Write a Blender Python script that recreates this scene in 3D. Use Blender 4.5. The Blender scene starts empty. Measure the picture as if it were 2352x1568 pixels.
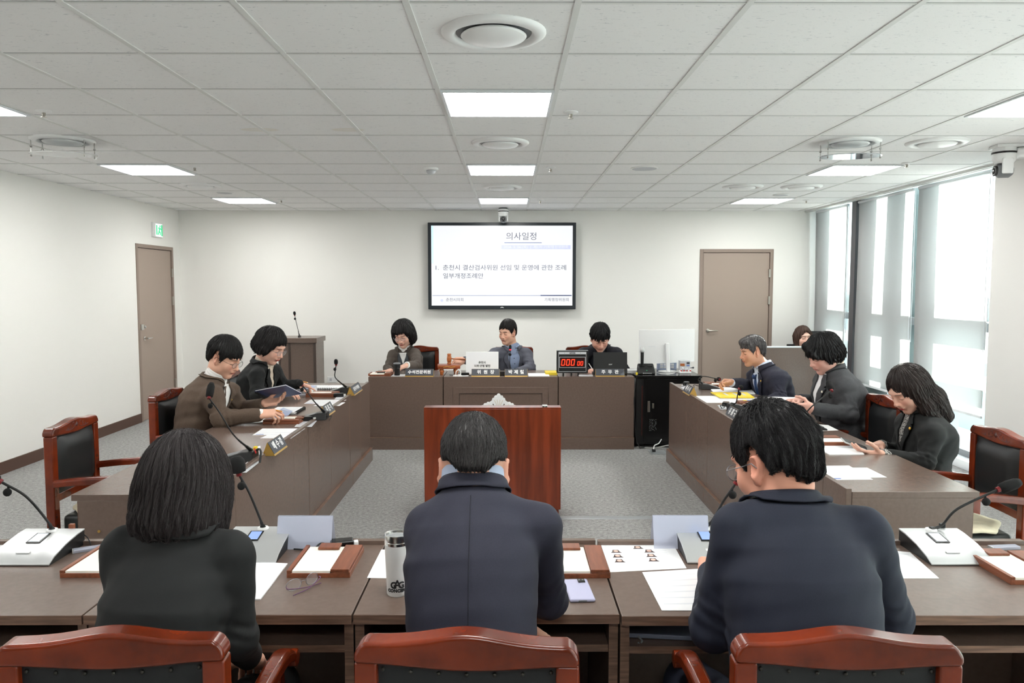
import bpy, bmesh, math, random
import numpy as np
from mathutils import Vector, Matrix, Euler
random.seed(7)
RS = np.random.RandomState(11)
PI = math.pi
scene = bpy.context.scene
COL = scene.collection

# ------------------------------------------------------------------ camera
FPX = 1775.0                       # focal length in pixels of the 2352 x 1568 frame
EYE = 1.62
PITCH = math.atan(129 / FPX)
YAW = math.atan(8 / FPX)
cam_d = bpy.data.cameras.new('camera')
cam_d.sensor_width = 36.0
cam_d.lens = FPX / 2352 * 36.0
cam_d.clip_start = 0.05
cam = bpy.data.objects.new('camera', cam_d)
COL.objects.link(cam)
cam.location = (0, 0, EYE)
cam.rotation_euler = (PI / 2 - PITCH, 0, -YAW)
scene.camera = cam

# ------------------------------------------------------------------ world, sun, exposure
w = bpy.data.worlds.new('sky'); scene.world = w
w.use_nodes = True
nt = w.node_tree
bg = nt.nodes['Background']
bg.inputs[0].default_value = (0.93, 0.97, 1.0, 1)
bg.inputs[1].default_value = 5.0
sun_d = bpy.data.lights.new('sun', 'SUN')
sun_d.energy = 34.0
sun_d.angle = 0.006
sun_d.color = (1.0, 0.95, 0.87)
sun = bpy.data.objects.new('sun', sun_d)
COL.objects.link(sun)
sun.location = (12, 6, 9)
sun.rotation_euler = Vector((-1.0, -0.05, -0.62)).to_track_quat('-Z', 'Y').to_euler()
PANEL_STRENGTH = 17.0
scene.view_settings.view_transform = 'Standard'
scene.view_settings.look = 'None'
scene.view_settings.gamma = 1.0
scene.view_settings.use_curve_mapping = False
scene.view_settings.exposure = 0.66

# ------------------------------------------------------------------ pixel helpers (photo pixel -> place)
def _ray(px, py):
    x = (px - 1176.0) / FPX; y = 1.0; z = -(py - 784.0) / FPX
    c, s = math.cos(PITCH), math.sin(PITCH)
    y, z = y * c + z * s, -y * s + z * c
    c, s = math.cos(YAW), math.sin(YAW)
    return x * c + y * s, -x * s + y * c, z
def at(px, py, d):
    """point on the photo pixel's sight line at depth y = d"""
    x, y, z = _ray(px, py); t = d / y
    return Vector((x * t, d, EYE + z * t))
def on(px, py, h):
    """point where the sight line meets the level z = h"""
    x, y, z = _ray(px, py); t = (h - EYE) / z
    return Vector((x * t, y * t, h))

# ------------------------------------------------------------------ materials
def lin(c):
    return tuple(((v / 255.0) / 12.92 if v <= 10.3 else ((v / 255.0 + 0.055) / 1.055) ** 2.4) for v in c)
M = {}
def mat(name, rgb, rough=0.5, metal=0.0, var=0.0, scale=30.0, bump=0.0, bscale=None, stretch=None, spec=0.5,
        sheen=0.0, emit=None, estr=0.0, alpha=1.0, trans=0.0, ior=1.45, rgb2=None, attr=False, coat=0.0, ramp=(0.35, 0.65), detail=4.0):
    m = bpy.data.materials.new(name); m.use_nodes = True
    t = m.node_tree; b = t.nodes['Principled BSDF']
    c = lin(rgb) + (1,)
    b.inputs['Base Color'].default_value = c
    b.inputs['Roughness'].default_value = rough
    b.inputs['Metallic'].default_value = metal
    b.inputs['Specular IOR Level'].default_value = spec
    b.inputs['IOR'].default_value = ior
    if coat: b.inputs['Coat Weight'].default_value = coat; b.inputs['Coat Roughness'].default_value = 0.08
    if sheen: b.inputs['Sheen Weight'].default_value = sheen
    if trans: b.inputs['Transmission Weight'].default_value = trans
    if alpha < 1: b.inputs['Alpha'].default_value = alpha
    if emit is not None:
        b.inputs['Emission Color'].default_value = lin(emit) + (1,)
        b.inputs['Emission Strength'].default_value = estr
    tc = None
    def coords():
        nonlocal tc
        if tc is None:
            n = t.nodes.new('ShaderNodeTexCoord')
            mp = t.nodes.new('ShaderNodeMapping')
            if stretch: mp.inputs['Scale'].default_value = stretch
            t.links.new(n.outputs['Object'], mp.inputs[0]); tc = mp.outputs[0]
        return tc
    src = None
    if attr:
        a = t.nodes.new('ShaderNodeAttribute'); a.attribute_name = 'Col'
        src = a.outputs['Color']
        t.links.new(src, b.inputs['Base Color'])
    if var or rgb2:
        n = t.nodes.new('ShaderNodeTexNoise'); n.inputs['Scale'].default_value = scale; n.inputs['Detail'].default_value = detail
        t.links.new(coords(), n.inputs['Vector'])
        r = t.nodes.new('ShaderNodeValToRGB')
        r.color_ramp.elements[0].position = ramp[0]; r.color_ramp.elements[1].position = ramp[1]
        if rgb2: c0 = c; c1 = lin(rgb2) + (1,)
        else:
            c0 = tuple(v * (1 - var) for v in c[:3]) + (1,); c1 = tuple(min(1, v * (1 + var)) for v in c[:3]) + (1,)
        if attr:
            r.color_ramp.elements[0].color = (1 - var,) * 3 + (1,); r.color_ramp.elements[1].color = (1 + var,) * 3 + (1,)
            mx = t.nodes.new('ShaderNodeMix'); mx.data_type = 'RGBA'; mx.blend_type = 'MULTIPLY'; mx.inputs[0].default_value = 1.0
            t.links.new(src, mx.inputs[6]); t.links.new(r.outputs[0], mx.inputs[7])
            t.links.new(n.outputs['Fac'], r.inputs[0]); t.links.new(mx.outputs[2], b.inputs['Base Color'])
        else:
            r.color_ramp.elements[0].color = c0; r.color_ramp.elements[1].color = c1
            t.links.new(n.outputs['Fac'], r.inputs[0]); t.links.new(r.outputs[0], b.inputs['Base Color'])
    if bump:
        n2 = t.nodes.new('ShaderNodeTexNoise'); n2.inputs['Scale'].default_value = bscale or scale * 3; n2.inputs['Detail'].default_value = 3
        t.links.new(coords(), n2.inputs['Vector'])
        bp = t.nodes.new('ShaderNodeBump'); bp.inputs['Strength'].default_value = bump; bp.inputs['Distance'].default_value = 0.002
        t.links.new(n2.outputs['Fac'], bp.inputs['Height']); t.links.new(bp.outputs[0], b.inputs['Normal'])
    M[name] = m
    return m

mat('front_paint', (120, 108, 98), 0.7)
mat('wall_paint', (240, 239, 235), 0.75, bump=0.15, bscale=400)
mat('pillar_paint', (234, 233, 230), 0.75, bump=0.15, bscale=400)
mat('bar_white', (222, 223, 221), 0.5)
mat('groove', (170, 172, 172), 0.8)
mat('desk', (105, 88, 79), 0.27, var=0.05, scale=55, stretch=(1, 1, 1), bump=0.05, bscale=700, spec=0.62)
mat('desk_edge', (120, 92, 76), 0.4, var=0.28, scale=14, stretch=(0.6, 0.6, 9))
mat('desk_dark', (70, 57, 51), 0.5)
mat('podium', (114, 47, 24), 0.28, var=0.32, scale=7, stretch=(3.2, 1, 0.28), coat=0.25, detail=6)
mat('chair_wood', (110, 38, 12), 0.27, var=0.35, scale=8, stretch=(1, 1, 1), coat=0.3, detail=5)
mat('chair_carving', (78, 24, 18), 0.3, coat=0.4)
mat('leather', (27, 29, 31), 0.42, bump=0.12, bscale=420, spec=0.5)
mat('seat_leather', (34, 38, 38), 0.45, bump=0.12, bscale=420)
mat('stud', (52, 50, 46), 0.35, metal=0.6)
mat('door_paint', (163, 147, 136), 0.5, bump=0.08, bscale=600)
mat('door_frame', (146, 130, 120), 0.5)
mat('chrome', (205, 205, 203), 0.22, metal=1.0)
mat('nickel', (176, 172, 164), 0.3, metal=1.0)
mat('baseboard', (88, 64, 54), 0.45)
mat('black_plastic', (22, 23, 24), 0.42)
mat('black_gloss', (14, 15, 16), 0.22)
mat('foam_black', (20, 20, 21), 0.95, bump=0.4, bscale=900)
mat('mic_red', (120, 24, 30), 0.4)
mat('mic_red_lit', (230, 30, 40), 0.4, emit=(255, 40, 50), estr=1.6)
mat('silver', (196, 198, 199), 0.36, metal=0.55)
mat('white_plastic', (238, 239, 239), 0.35)
mat('gray_plastic', (120, 123, 126), 0.4)
mat('screen_blue', (120, 140, 180), 0.2, emit=(120, 145, 200), estr=0.55)
mat('screen_pale', (190, 205, 220), 0.15, emit=(190, 205, 220), estr=0.5)
mat('paper', (236, 236, 238), 0.8)
mat('paper_cream', (242, 238, 228), 0.8)
mat('paper_gray', (200, 202, 206), 0.8)
mat('print_gray', (218, 220, 225), 0.8)
mat('print_dark', (70, 70, 78), 0.8)
mat('print_blue', (80, 110, 180), 0.8)
mat('tray_wood', (126, 72, 48), 0.4, var=0.22, scale=10, stretch=(6, 0.8, 6))
mat('gold', (190, 152, 78), 0.4, metal=0.35)
mat('plate_gray', (66, 69, 76), 0.5)
mat('plate_text', (240, 240, 240), 0.6)
mat('clear_acrylic', (214, 220, 240), 0.12, alpha=0.42, spec=0.5)
mat('glass_clear', (240, 245, 248), 0.05, alpha=0.22)
mat('ink', (26, 27, 30), 0.6)
mat('yellow', (236, 208, 52), 0.6)
mat('orange', (226, 150, 50), 0.5)
mat('red_paint', (190, 40, 36), 0.5)
mat('navy_cover', (52, 66, 104), 0.4)
mat('blue_sheet', (170, 184, 214), 0.6)
mat('folder_gray', (112, 120, 138), 0.5)
mat('gavel_wood', (172, 98, 50), 0.35, var=0.2, scale=12, stretch=(1, 1, 4))
mat('gavel_stand', (140, 68, 36), 0.35, var=0.25, scale=9, stretch=(1, 4, 4))
mat('lavender', (176, 176, 204), 0.35)
mat('cushion', (226, 216, 190), 0.9, var=0.08, scale=20, bump=0.3, bscale=60)
mat('exit_green', (40, 170, 110), 0.5, emit=(40, 180, 120), estr=0.7)
mat('exit_white', (235, 245, 238), 0.5, emit=(235, 250, 240), estr=0.9)
mat('led_red', (255, 40, 20), 0.4, emit=(255, 45, 22), estr=2.2)
mat('led_back', (38, 6, 8), 0.3)
mat('tv_bezel', (40, 46, 52), 0.3)
mat('tv_screen', (120, 122, 125), 0.3, emit=(250, 252, 255), estr=0.55)
mat('tv_text', (104, 106, 128), 0.6)
mat('tv_text_pale', (160, 160, 180), 0.6, )
mat('tv_band', (150, 154, 190), 0.6, emit=(215, 220, 250), estr=0.42)
mat('tv_line', (110, 124, 180), 0.6, )
mat('blue_strip', (176, 226, 244), 0.6, emit=(176, 226, 244), estr=0.6)
mat('metal_strip', (164, 168, 170), 0.4, metal=0.4)
mat('mullion', (74, 74, 78), 0.4)
mat('mullion_gray', (128, 132, 136), 0.4)
mat('frame_white', (226, 230, 234), 0.4)
mat('cable_black', (24, 24, 25), 0.5)
mat('cable_gray', (170, 170, 166), 0.5)
mat('lips_red', (170, 52, 56), 0.5)
mat('eye_metal', (150, 150, 156), 0.3, metal=0.8)
mat('lens', (235, 240, 245), 0.05, alpha=0.16)
mat('purple', (96, 52, 92), 0.35)
mat('badge_gold', (214, 170, 70), 0.35, metal=0.6)
mat('badge_white', (238, 232, 214), 0.5)
mat('outside_ground', (206, 214, 216), 0.9)
mat('outside_pale', (226, 232, 234), 0.9)
mat('outside_green', (120, 152, 148), 0.9)

def carpet():
    m = mat('carpet', (134, 133, 132), 0.95)
    t = m.node_tree; b = t.nodes['Principled BSDF']
    n = t.nodes.new('ShaderNodeTexCoord')
    a = t.nodes.new('ShaderNodeTexNoise'); a.inputs['Scale'].default_value = 210; a.inputs['Detail'].default_value = 2
    v = t.nodes.new('ShaderNodeTexNoise'); v.inputs['Scale'].default_value = 42; v.inputs['Detail'].default_value = 3
    r = t.nodes.new('ShaderNodeValToRGB')
    r.color_ramp.elements[0].position = 0.36; r.color_ramp.elements[1].position = 0.66
    r.color_ramp.elements[0].color = lin((104, 104, 104)) + (1,); r.color_ramp.elements[1].color = lin((184, 183, 181)) + (1,)
    mx = t.nodes.new('ShaderNodeMath'); mx.operation = 'MULTIPLY_ADD'; mx.inputs[1].default_value = 0.35
    t.links.new(n.outputs['Object'], a.inputs['Vector']); t.links.new(n.outputs['Object'], v.inputs['Vector'])
    sc = t.nodes.new('ShaderNodeMath'); sc.operation = 'MULTIPLY'; sc.inputs[1].default_value = 0.65
    t.links.new(a.outputs['Fac'], sc.inputs[0])
    t.links.new(v.outputs['Fac'], mx.inputs[0]); t.links.new(sc.outputs[0], mx.inputs[2])
    t.links.new(mx.outputs[0], r.inputs[0]); t.links.new(r.outputs[0], b.inputs['Base Color'])
    bp = t.nodes.new('ShaderNodeBump'); bp.inputs['Strength'].default_value = 0.5; bp.inputs['Distance'].default_value = 0.004
    t.links.new(a.outputs['Fac'], bp.inputs['Height']); t.links.new(bp.outputs[0], b.inputs['Normal'])
carpet()

def ceiling_tile():
    m = mat('ceiling_tile', (206, 207, 207), 0.9)
    t = m.node_tree; b = t.nodes['Principled BSDF']
    n = t.nodes.new('ShaderNodeTexCoord')
    mp = t.nodes.new('ShaderNodeMapping'); mp.inputs['Scale'].default_value = (34, 120, 1)
    t.links.new(n.outputs['Object'], mp.inputs[0])
    v = t.nodes.new('ShaderNodeTexNoise'); v.inputs['Scale'].default_value = 1.0; v.inputs['Detail'].default_value = 5.0
    v.inputs['Distortion'].default_value = 1.2
    t.links.new(mp.outputs[0], v.inputs['Vector'])
    r = t.nodes.new('ShaderNodeValToRGB')
    r.color_ramp.elements[0].position = 0.30; r.color_ramp.elements[1].position = 0.37
    r.color_ramp.elements[0].color = lin((198, 200, 204)) + (1,); r.color_ramp.elements[1].color = lin((240, 240, 240)) + (1,)
    t.links.new(v.outputs['Fac'], r.inputs[0])
    # two old water stains
    last = r.outputs[0]
    for (cx, cy, rx, ry) in ((-1.58, 5.0, .13, .06), (-1.02, 5.0, .11, .06)):
        sx = t.nodes.new('ShaderNodeVectorMath'); sx.operation = 'SUBTRACT'; sx.inputs[1].default_value = (cx, cy, 0)
        t.links.new(n.outputs['Object'], sx.inputs[0])
        ml = t.nodes.new('ShaderNodeVectorMath'); ml.operation = 'MULTIPLY'; ml.inputs[1].default_value = (1 / rx, 1 / ry, 0)
        t.links.new(sx.outputs[0], ml.inputs[0])
        ln = t.nodes.new('ShaderNodeVectorMath'); ln.operation = 'LENGTH'; t.links.new(ml.outputs[0], ln.inputs[0])
        rr = t.nodes.new('ShaderNodeValToRGB')
        for e, (p, c) in zip(rr.color_ramp.elements, ((0.0, .25), (0.85, .55))): e.position = p; e.color = (c, c, c, 1)
        e = rr.color_ramp.elements.new(1.0); e.color = (0, 0, 0, 1)
        t.links.new(ln.outputs['Value'], rr.inputs[0])
        mx = t.nodes.new('ShaderNodeMix'); mx.data_type = 'RGBA'
        t.links.new(rr.outputs[0], mx.inputs[0]); t.links.new(last, mx.inputs[6]); mx.inputs[7].default_value = lin((224, 218, 204)) + (1,)
        last = mx.outputs[2]
    t.links.new(last, b.inputs['Base Color'])
ceiling_tile()

def emitter(name, rgb, s):
    m = bpy.data.materials.new(name); m.use_nodes = True; t = m.node_tree
    t.nodes.remove(t.nodes['Principled BSDF'])
    e = t.nodes.new('ShaderNodeEmission'); e.inputs[0].default_value = lin(rgb) + (1,); e.inputs[1].default_value = s
    t.links.new(e.outputs[0], t.nodes['Material Output'].inputs[0]); M[name] = m
emitter('light_panel', (255, 254, 250), PANEL_STRENGTH)

def blind_cloth():
    m = bpy.data.materials.new('blind_cloth'); m.use_nodes = True; t = m.node_tree
    t.nodes.remove(t.nodes['Principled BSDF'])
    d = t.nodes.new('ShaderNodeBsdfDiffuse'); d.inputs[0].default_value = lin((205, 206, 207)) + (1,)
    tr = t.nodes.new('ShaderNodeBsdfTranslucent'); tr.inputs[0].default_value = (0.78, 0.78, 0.77, 1)
    mx = t.nodes.new('ShaderNodeMixShader'); mx.inputs[0].default_value = 0.5
    t.links.new(d.outputs[0], mx.inputs[1]); t.links.new(tr.outputs[0], mx.inputs[2])
    t.links.new(mx.outputs[0], t.nodes['Material Output'].inputs[0]); M['blind_cloth'] = m
blind_cloth()
def window_glass():
    m = bpy.data.materials.new('window_glass'); m.use_nodes = True; t = m.node_tree
    t.nodes.remove(t.nodes['Principled BSDF'])
    a = t.nodes.new('ShaderNodeBsdfTransparent'); a.inputs[0].default_value = (0.90, 0.955, 0.955, 1)
    g = t.nodes.new('ShaderNodeBsdfGlossy'); g.inputs[1].default_value = 0.02
    mx = t.nodes.new('ShaderNodeMixShader'); mx.inputs[0].default_value = 0.06
    t.links.new(a.outputs[0], mx.inputs[1]); t.links.new(g.outputs[0], mx.inputs[2])
    t.links.new(mx.outputs[0], t.nodes['Material Output'].inputs[0]); M['window_glass'] = m
window_glass()

# ------------------------------------------------------------------ object helpers
def tag(o, label=None, cat=None, group=None, kind=None):
    if label: o['label'] = label
    if cat: o['category'] = cat
    if group: o['group'] = group
    if kind: o['kind'] = kind
    return o
def thing(name, label, cat, loc=(0, 0, 0), rz=0.0, group=None):
    o = bpy.data.objects.new(name, None); COL.objects.link(o)
    o.empty_display_size = 0.05
    o.location = loc; o.rotation_euler = (0, 0, rz)
    return tag(o, label, cat, group)
def link_mesh(name, me, m, parent=None, bevel=0.0, smooth=False, seg=2):
    o = bpy.data.objects.new(name, me); COL.objects.link(o)
    if m is not None: me.materials.append(M[m] if isinstance(m, str) else m)
    if parent is not None: o.parent = parent
    if smooth: me.polygons.foreach_set('use_smooth', [True] * len(me.polygons))
    if bevel:
        b = o.modifiers.new('bevel', 'BEVEL'); b.width = bevel; b.segments = seg; b.limit_method = 'ANGLE'; b.angle_limit = 0.5
        me.polygons.foreach_set('use_smooth', [True] * len(me.polygons)); b.harden_normals = True
    return o
class MB:
    """collects shapes for ONE mesh"""
    def __init__(s): s.v = []; s.f = []
    def add(s, vs, fs, mtx=None):
        n = len(s.v)
        s.v += [tuple(mtx @ Vector(p)) if mtx else tuple(p) for p in vs]
        s.f += [tuple(i + n for i in f) for f in fs]; return s
    def box(s, x0, x1, y0, y1, z0, z1, mtx=None):
        vs = [(x0, y0, z0), (x1, y0, z0), (x1, y1, z0), (x0, y1, z0), (x0, y0, z1), (x1, y0, z1), (x1, y1, z1), (x0, y1, z1)]
        return s.add(vs, [(0, 3, 2, 1), (4, 5, 6, 7), (0, 1, 5, 4), (1, 2, 6, 5), (2, 3, 7, 6), (3, 0, 4, 7)], mtx)
    def prism(s, poly, z0, z1, mtx=None):
        n = len(poly)
        vs = [(p[0], p[1], z0) for p in poly] + [(p[0], p[1], z1) for p in poly]
        fs = [tuple(range(n - 1, -1, -1)), tuple(range(n, 2 * n))] + [(i, (i + 1) % n, n + (i + 1) % n, n + i) for i in range(n)]
        return s.add(vs, fs, mtx)
    def lathe(s, prof, n=20, mtx=None, caps=True):
        vs = []; fs = []
        for r, z in prof:
            for k in range(n):
                a = 2 * PI * k / n; vs.append((r * math.cos(a), r * math.sin(a), z))
        for i in range(len(prof) - 1):
            for k in range(n):
                k2 = (k + 1) % n
                fs.append((i * n + k, i * n + k2, (i + 1) * n + k2, (i + 1) * n + k))
        if caps:
            fs.append(tuple(range(n - 1, -1, -1))); m = (len(prof) - 1) * n; fs.append(tuple(range(m, m + n)))
        return s.add(vs, fs, mtx)
    def tube(s, pts, r, n=8, caps=True):
        pts = [Vector(p) for p in pts]; k = len(pts)
        rs = r if isinstance(r, (list, tuple)) else [r] * k
        vs = []; fs = []; up = None
        for i, p in enumerate(pts):
            t = (pts[min(i + 1, k - 1)] - pts[max(i - 1, 0)]).normalized()
            if up is None: up = Vector((0, 0, 1)) if abs(t.z) < 0.9 else Vector((1, 0, 0))
            a = t.cross(up).normalized(); up = a.cross(t).normalized()
            for j in range(n):
                q = 2 * PI * j / n; vs.append(p + (a * math.cos(q) + up * math.sin(q)) * rs[i])
        for i in range(k - 1):
            for j in range(n):
                j2 = (j + 1) % n; fs.append((i * n + j, i * n + j2, (i + 1) * n + j2, (i + 1) * n + j))
        if caps: fs.append(tuple(range(n - 1, -1, -1))); fs.append(tuple(range((k - 1) * n, k * n)))
        return s.add(vs, fs)
    def ball(s, c, r, n=12, m=8, mtx=None):
        rr = r if isinstance(r, (list, tuple)) else (r, r, r)
        vs = [(c[0], c[1], c[2] - rr[2])]; fs = []
        for i in range(1, m):
            a = -PI / 2 + PI * i / m
            for j in range(n):
                b = 2 * PI * j / n
                vs.append((c[0] + rr[0] * math.cos(a) * math.cos(b), c[1] + rr[1] * math.cos(a) * math.sin(b), c[2] + rr[2] * math.sin(a)))
        vs.append((c[0], c[1], c[2] + rr[2])); L = len(vs) - 1
        for j in range(n):
            j2 = (j + 1) % n
            fs.append((0, 1 + j2, 1 + j)); fs.append((L, L - n + j, L - n + j2))
        for i in range(m - 2):
            for j in range(n):
                j2 = (j + 1) % n; fs.append((1 + i * n + j, 1 + i * n + j2, 1 + (i + 1) * n + j2, 1 + (i + 1) * n + j))
        return s.add(vs, fs, mtx)
    def build(s, name, m, parent=None, bevel=0.0, smooth=False, seg=2, auto=None):
        me = bpy.data.meshes.new(name)
        me.from_pydata([tuple(v) for v in s.v], [], s.f); me.update()
        o = link_mesh(name, me, m, parent, bevel, smooth, seg)
        if auto is not None:
            me.polygons.foreach_set('use_smooth', [True] * len(me.polygons))
            me.set_sharp_from_angle(angle=auto)
        return o
def struct(name, mb, m, bevel=0.0, parent=None, **k):
    o = mb.build(name, m, parent, bevel, **k)
    if parent is None: o['kind'] = 'structure'
    return o
def copy_tree(o, parent=None):
    c = o.copy(); COL.objects.link(c)
    if parent is not None: c.parent = parent
    for ch in list(o.children): copy_tree(ch, c)
    return c
def rz_m(a, loc=(0, 0, 0)): return Matrix.Translation(loc) @ Matrix.Rotation(a, 4, 'Z')
def smoothpath(pts, n=10):
    """Catmull-Rom through pts"""
    P = [Vector(p) for p in pts]; P = [P[0] * 2 - P[1]] + P + [P[-1] * 2 - P[-2]]
    out = []
    for i in range(1, len(P) - 2):
        a, b, c, d = P[i - 1:i + 3]
        for k in range(n):
            t = k / n
            out.append(0.5 * ((2 * b) + (c - a) * t + (2 * a - 5 * b + 4 * c - d) * t * t + (3 * b - a - 3 * c + d) * t ** 3))
    out.append(P[-2]); return out
def text(name, body, size, m, parent, loc, rot=(PI / 2, 0, 0), align='CENTER', depth=0.0006, bold=0.0, spacing=1.0, sx=1.0, valign='CENTER', shear=0.0, word=1.0):
    """lettering turned into a mesh of its own"""
    cu = bpy.data.curves.new(name, 'FONT'); cu.body = body; cu.size = size; cu.extrude = depth; cu.offset = bold
    cu.align_x = align; cu.align_y = valign; cu.space_character = spacing; cu.space_word = word; cu.resolution_u = 3; cu.shear = shear
    tmp = bpy.data.objects.new(name + '_tmp', cu); COL.objects.link(tmp)
    bpy.context.view_layer.update()
    dg = bpy.context.evaluated_depsgraph_get()
    me = bpy.data.meshes.new_from_object(tmp.evaluated_get(dg))
    bpy.data.objects.remove(tmp); bpy.data.curves.remove(cu)
    me.materials.clear(); me.name = name
    o = link_mesh(name, me, m, parent)
    o.location = loc; o.rotation_euler = rot; o.scale = (sx, 1, 1)
    return o
# ================================================================== the room
CEIL = 2.605; XL = -4.36; XR = 4.09; YB = 10.32; YF = -3.0; XP = 3.68; YP = 5.9
b = MB(); b.box(XL - .3, 4.5, YF - .3, YB + .3, -.2, 0); struct('floor', b, 'carpet')
b = MB(); b.box(XL - .3, XR + .03, YF - .3, YB + .3, CEIL, CEIL + .15); ceil = struct('ceiling', b, 'ceiling_tile')
TX = [-.357 + .6 * k for k in range(-7, 8)]
TY = [3.98 + .6 * k for k in range(-12, 12)]
b = MB()
for x in TX:
    if XL < x < XR - .1: b.box(x - .012, x + .012, YF, YB, CEIL - .004, CEIL + .01)
tb = b.build('ceiling_tee_bar', 'bar_white', ceil)
b = MB(); g = MB()
for y in TY:
    if YF < y < YB: b.box(XL, XR - .1, y - .007, y + .007, CEIL - .0025, CEIL + .01); g.box(XL, XR - .1, y - .010, y - .007, CEIL - .0012, CEIL + .01)
b.build('ceiling_cross_bar', 'bar_white', ceil); g.build('ceiling_tile_joint', 'groove', ceil)

# back wall with an opening for the right door
D2 = (2.545, 3.525, 2.10)
b = MB()
b.box(XL - .3, D2[0], YB, YB + .25, 0, CEIL + .1); b.box(D2[1], 4.6, YB, YB + .25, 0, CEIL + .1); b.box(D2[0], D2[1], YB, YB + .25, D2[2], CEIL + .1)
b.box(D2[0] - .02, D2[1] + .02, YB + .2, YB + .25, 0, D2[2])
struct('wall_back', b, 'wall_paint')
D1 = (9.10, 10.10, 2.11)
b = MB()
b.box(XL - .25, XL, YF - .3, D1[0], 0, CEIL + .1); b.box(XL - .25, XL, D1[1], YB + .3, 0, CEIL + .1); b.box(XL - .25, XL, D1[0], D1[1], D1[2], CEIL + .1)
b.box(XL - .25, XL - .2, D1[0] - .02, D1[1] + .02, 0, D1[2])
struct('wall_left', b, 'wall_paint')
b = MB(); b.box(XL - .3, 4.6, YF - .25, YF, 0, CEIL + .1); struct('wall_front', b, 'front_paint')
b = MB(); b.box(XP, 4.5, 4.6, YP, 0, CEIL + .1); b.box(XP, 4.5, YF - .2, -2.2, 0, CEIL + .1); b.box(XR, 4.4, -2.2, 4.6, 3.0, 3.2)
b.box(XR, 4.4, YP, YB, 3.0, 3.2)
struct('wall_right', b, 'pillar_paint')
b = MB(); b.box(XL, XL + .014, YF, D1[0] - .001, 0, .105); b.box(XL, XL + .014, D1[1] + .001, YB, 0, .105); struct('baseboard_left', b, 'baseboard')
b = MB(); b.box(XL + .014, D2[0] - .001, YB - .014, YB, 0, .105); b.box(D2[1] + .001, XR, YB - .014, YB, 0, .105); struct('baseboard_back', b, 'baseboard')
b = MB(); b.box(XP - .014, XP, 4.6, YP, 0, .105); b.box(XP - .014, XP + .3, YP, YP + .014, 0, .105); struct('baseboard_right', b, 'baseboard')
# curtain slot along the glazing
b = MB(); b.box(XR - .16, XR - .135, YP, YB, CEIL - .022, CEIL); b.box(XR - .10, XR - .085, YP, YB, CEIL - .018, CEIL); struct('trim_1', b, 'bar_white')

def lever(parent, mtx, m, s=1):
    b = MB(); b.lathe([(0.026, 0), (0.026, .008), (.012, .012), (.012, .045)], 16, mtx @ Matrix.Rotation(-PI / 2, 4, 'X') if False else mtx)
    o = b.build('handle_rose', m, parent, smooth=False, auto=.6)
    b = MB(); b.tube([mtx @ Vector(p) for p in ((0, 0, .042), (s * .02, 0, .046), (s * .07, 0, .044), (s * .125, 0, .040))], [.010, .010, .009, .007], 10)
    return b.build('handle', m, parent, auto=.8)

# door 2 (back wall) faces -y
d = struct('door_2', MB().box(D2[0] + .05, D2[1] - .05, YB + .005, YB + .05, .005, D2[2] - .05), 'door_paint', .003)
b = MB(); b.box(D2[0], D2[0] + .045, YB - .012, YB + .12, 0, D2[2]); b.box(D2[1] - .045, D2[1], YB - .012, YB + .12, 0, D2[2]); b.box(D2[0] + .045, D2[1] - .045, YB - .012, YB + .12, D2[2] - .045, D2[2])
b.build('door_frame', 'door_frame', d, .003)
for z in (1.78, 1.42, .35):
    b = MB(); b.box(D2[1] - .062, D2[1] - .036, YB - .02, YB + .01, z - .055, z + .055); b.build('hinge', 'nickel', d, .003)
lever(d, Matrix.Translation((D2[0] + .125, YB + .005, 1.015)) @ Matrix.Rotation(PI / 2, 4, 'X'), 'nickel', 1)
# door 1 (left wall) faces +x
d = struct('door_1', MB().box(XL - .05, XL - .005, D1[0] + .05, D1[1] - .05, .005, D1[2] - .05), 'door_paint', .003)
b = MB(); b.box(XL - .12, XL + .012, D1[0], D1[0] + .045, 0, D1[2]); b.box(XL - .12, XL + .012, D1[1] - .045, D1[1], 0, D1[2]); b.box(XL - .12, XL + .012, D1[0] + .045, D1[1] - .045, D1[2] - .045, D1[2])
b.build('door_frame', 'door_frame', d, .003)
for z in (1.78, 1.42, .35):
    b = MB(); b.box(XL - .01, XL + .02, D1[1] - .062, D1[1] - .036, z - .055, z + .055); b.build('hinge', 'nickel', d, .003)
lever(d, Matrix.Translation((XL - .005, D1[0] + .16, .985)) @ Matrix.Rotation(PI / 2, 4, 'Z') @ Matrix.Rotation(PI / 2, 4, 'X'), 'chrome', 1)
b = MB(); b.box(XL - .005, XL + .03, D1[0] + .035, D1[0] + .10, 1.09, 1.16); b.build('bolt_lock', 'chrome', d, .006)
b = MB(); b.lathe([(.018, 0), (.018, .03), (.012, .036)], 14, Matrix.Translation((XL - .005, D1[0] + .135, 1.125)) @ Matrix.Rotation(PI / 2, 4, 'Y')); b.build('lock_knob', 'chrome', d)

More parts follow.
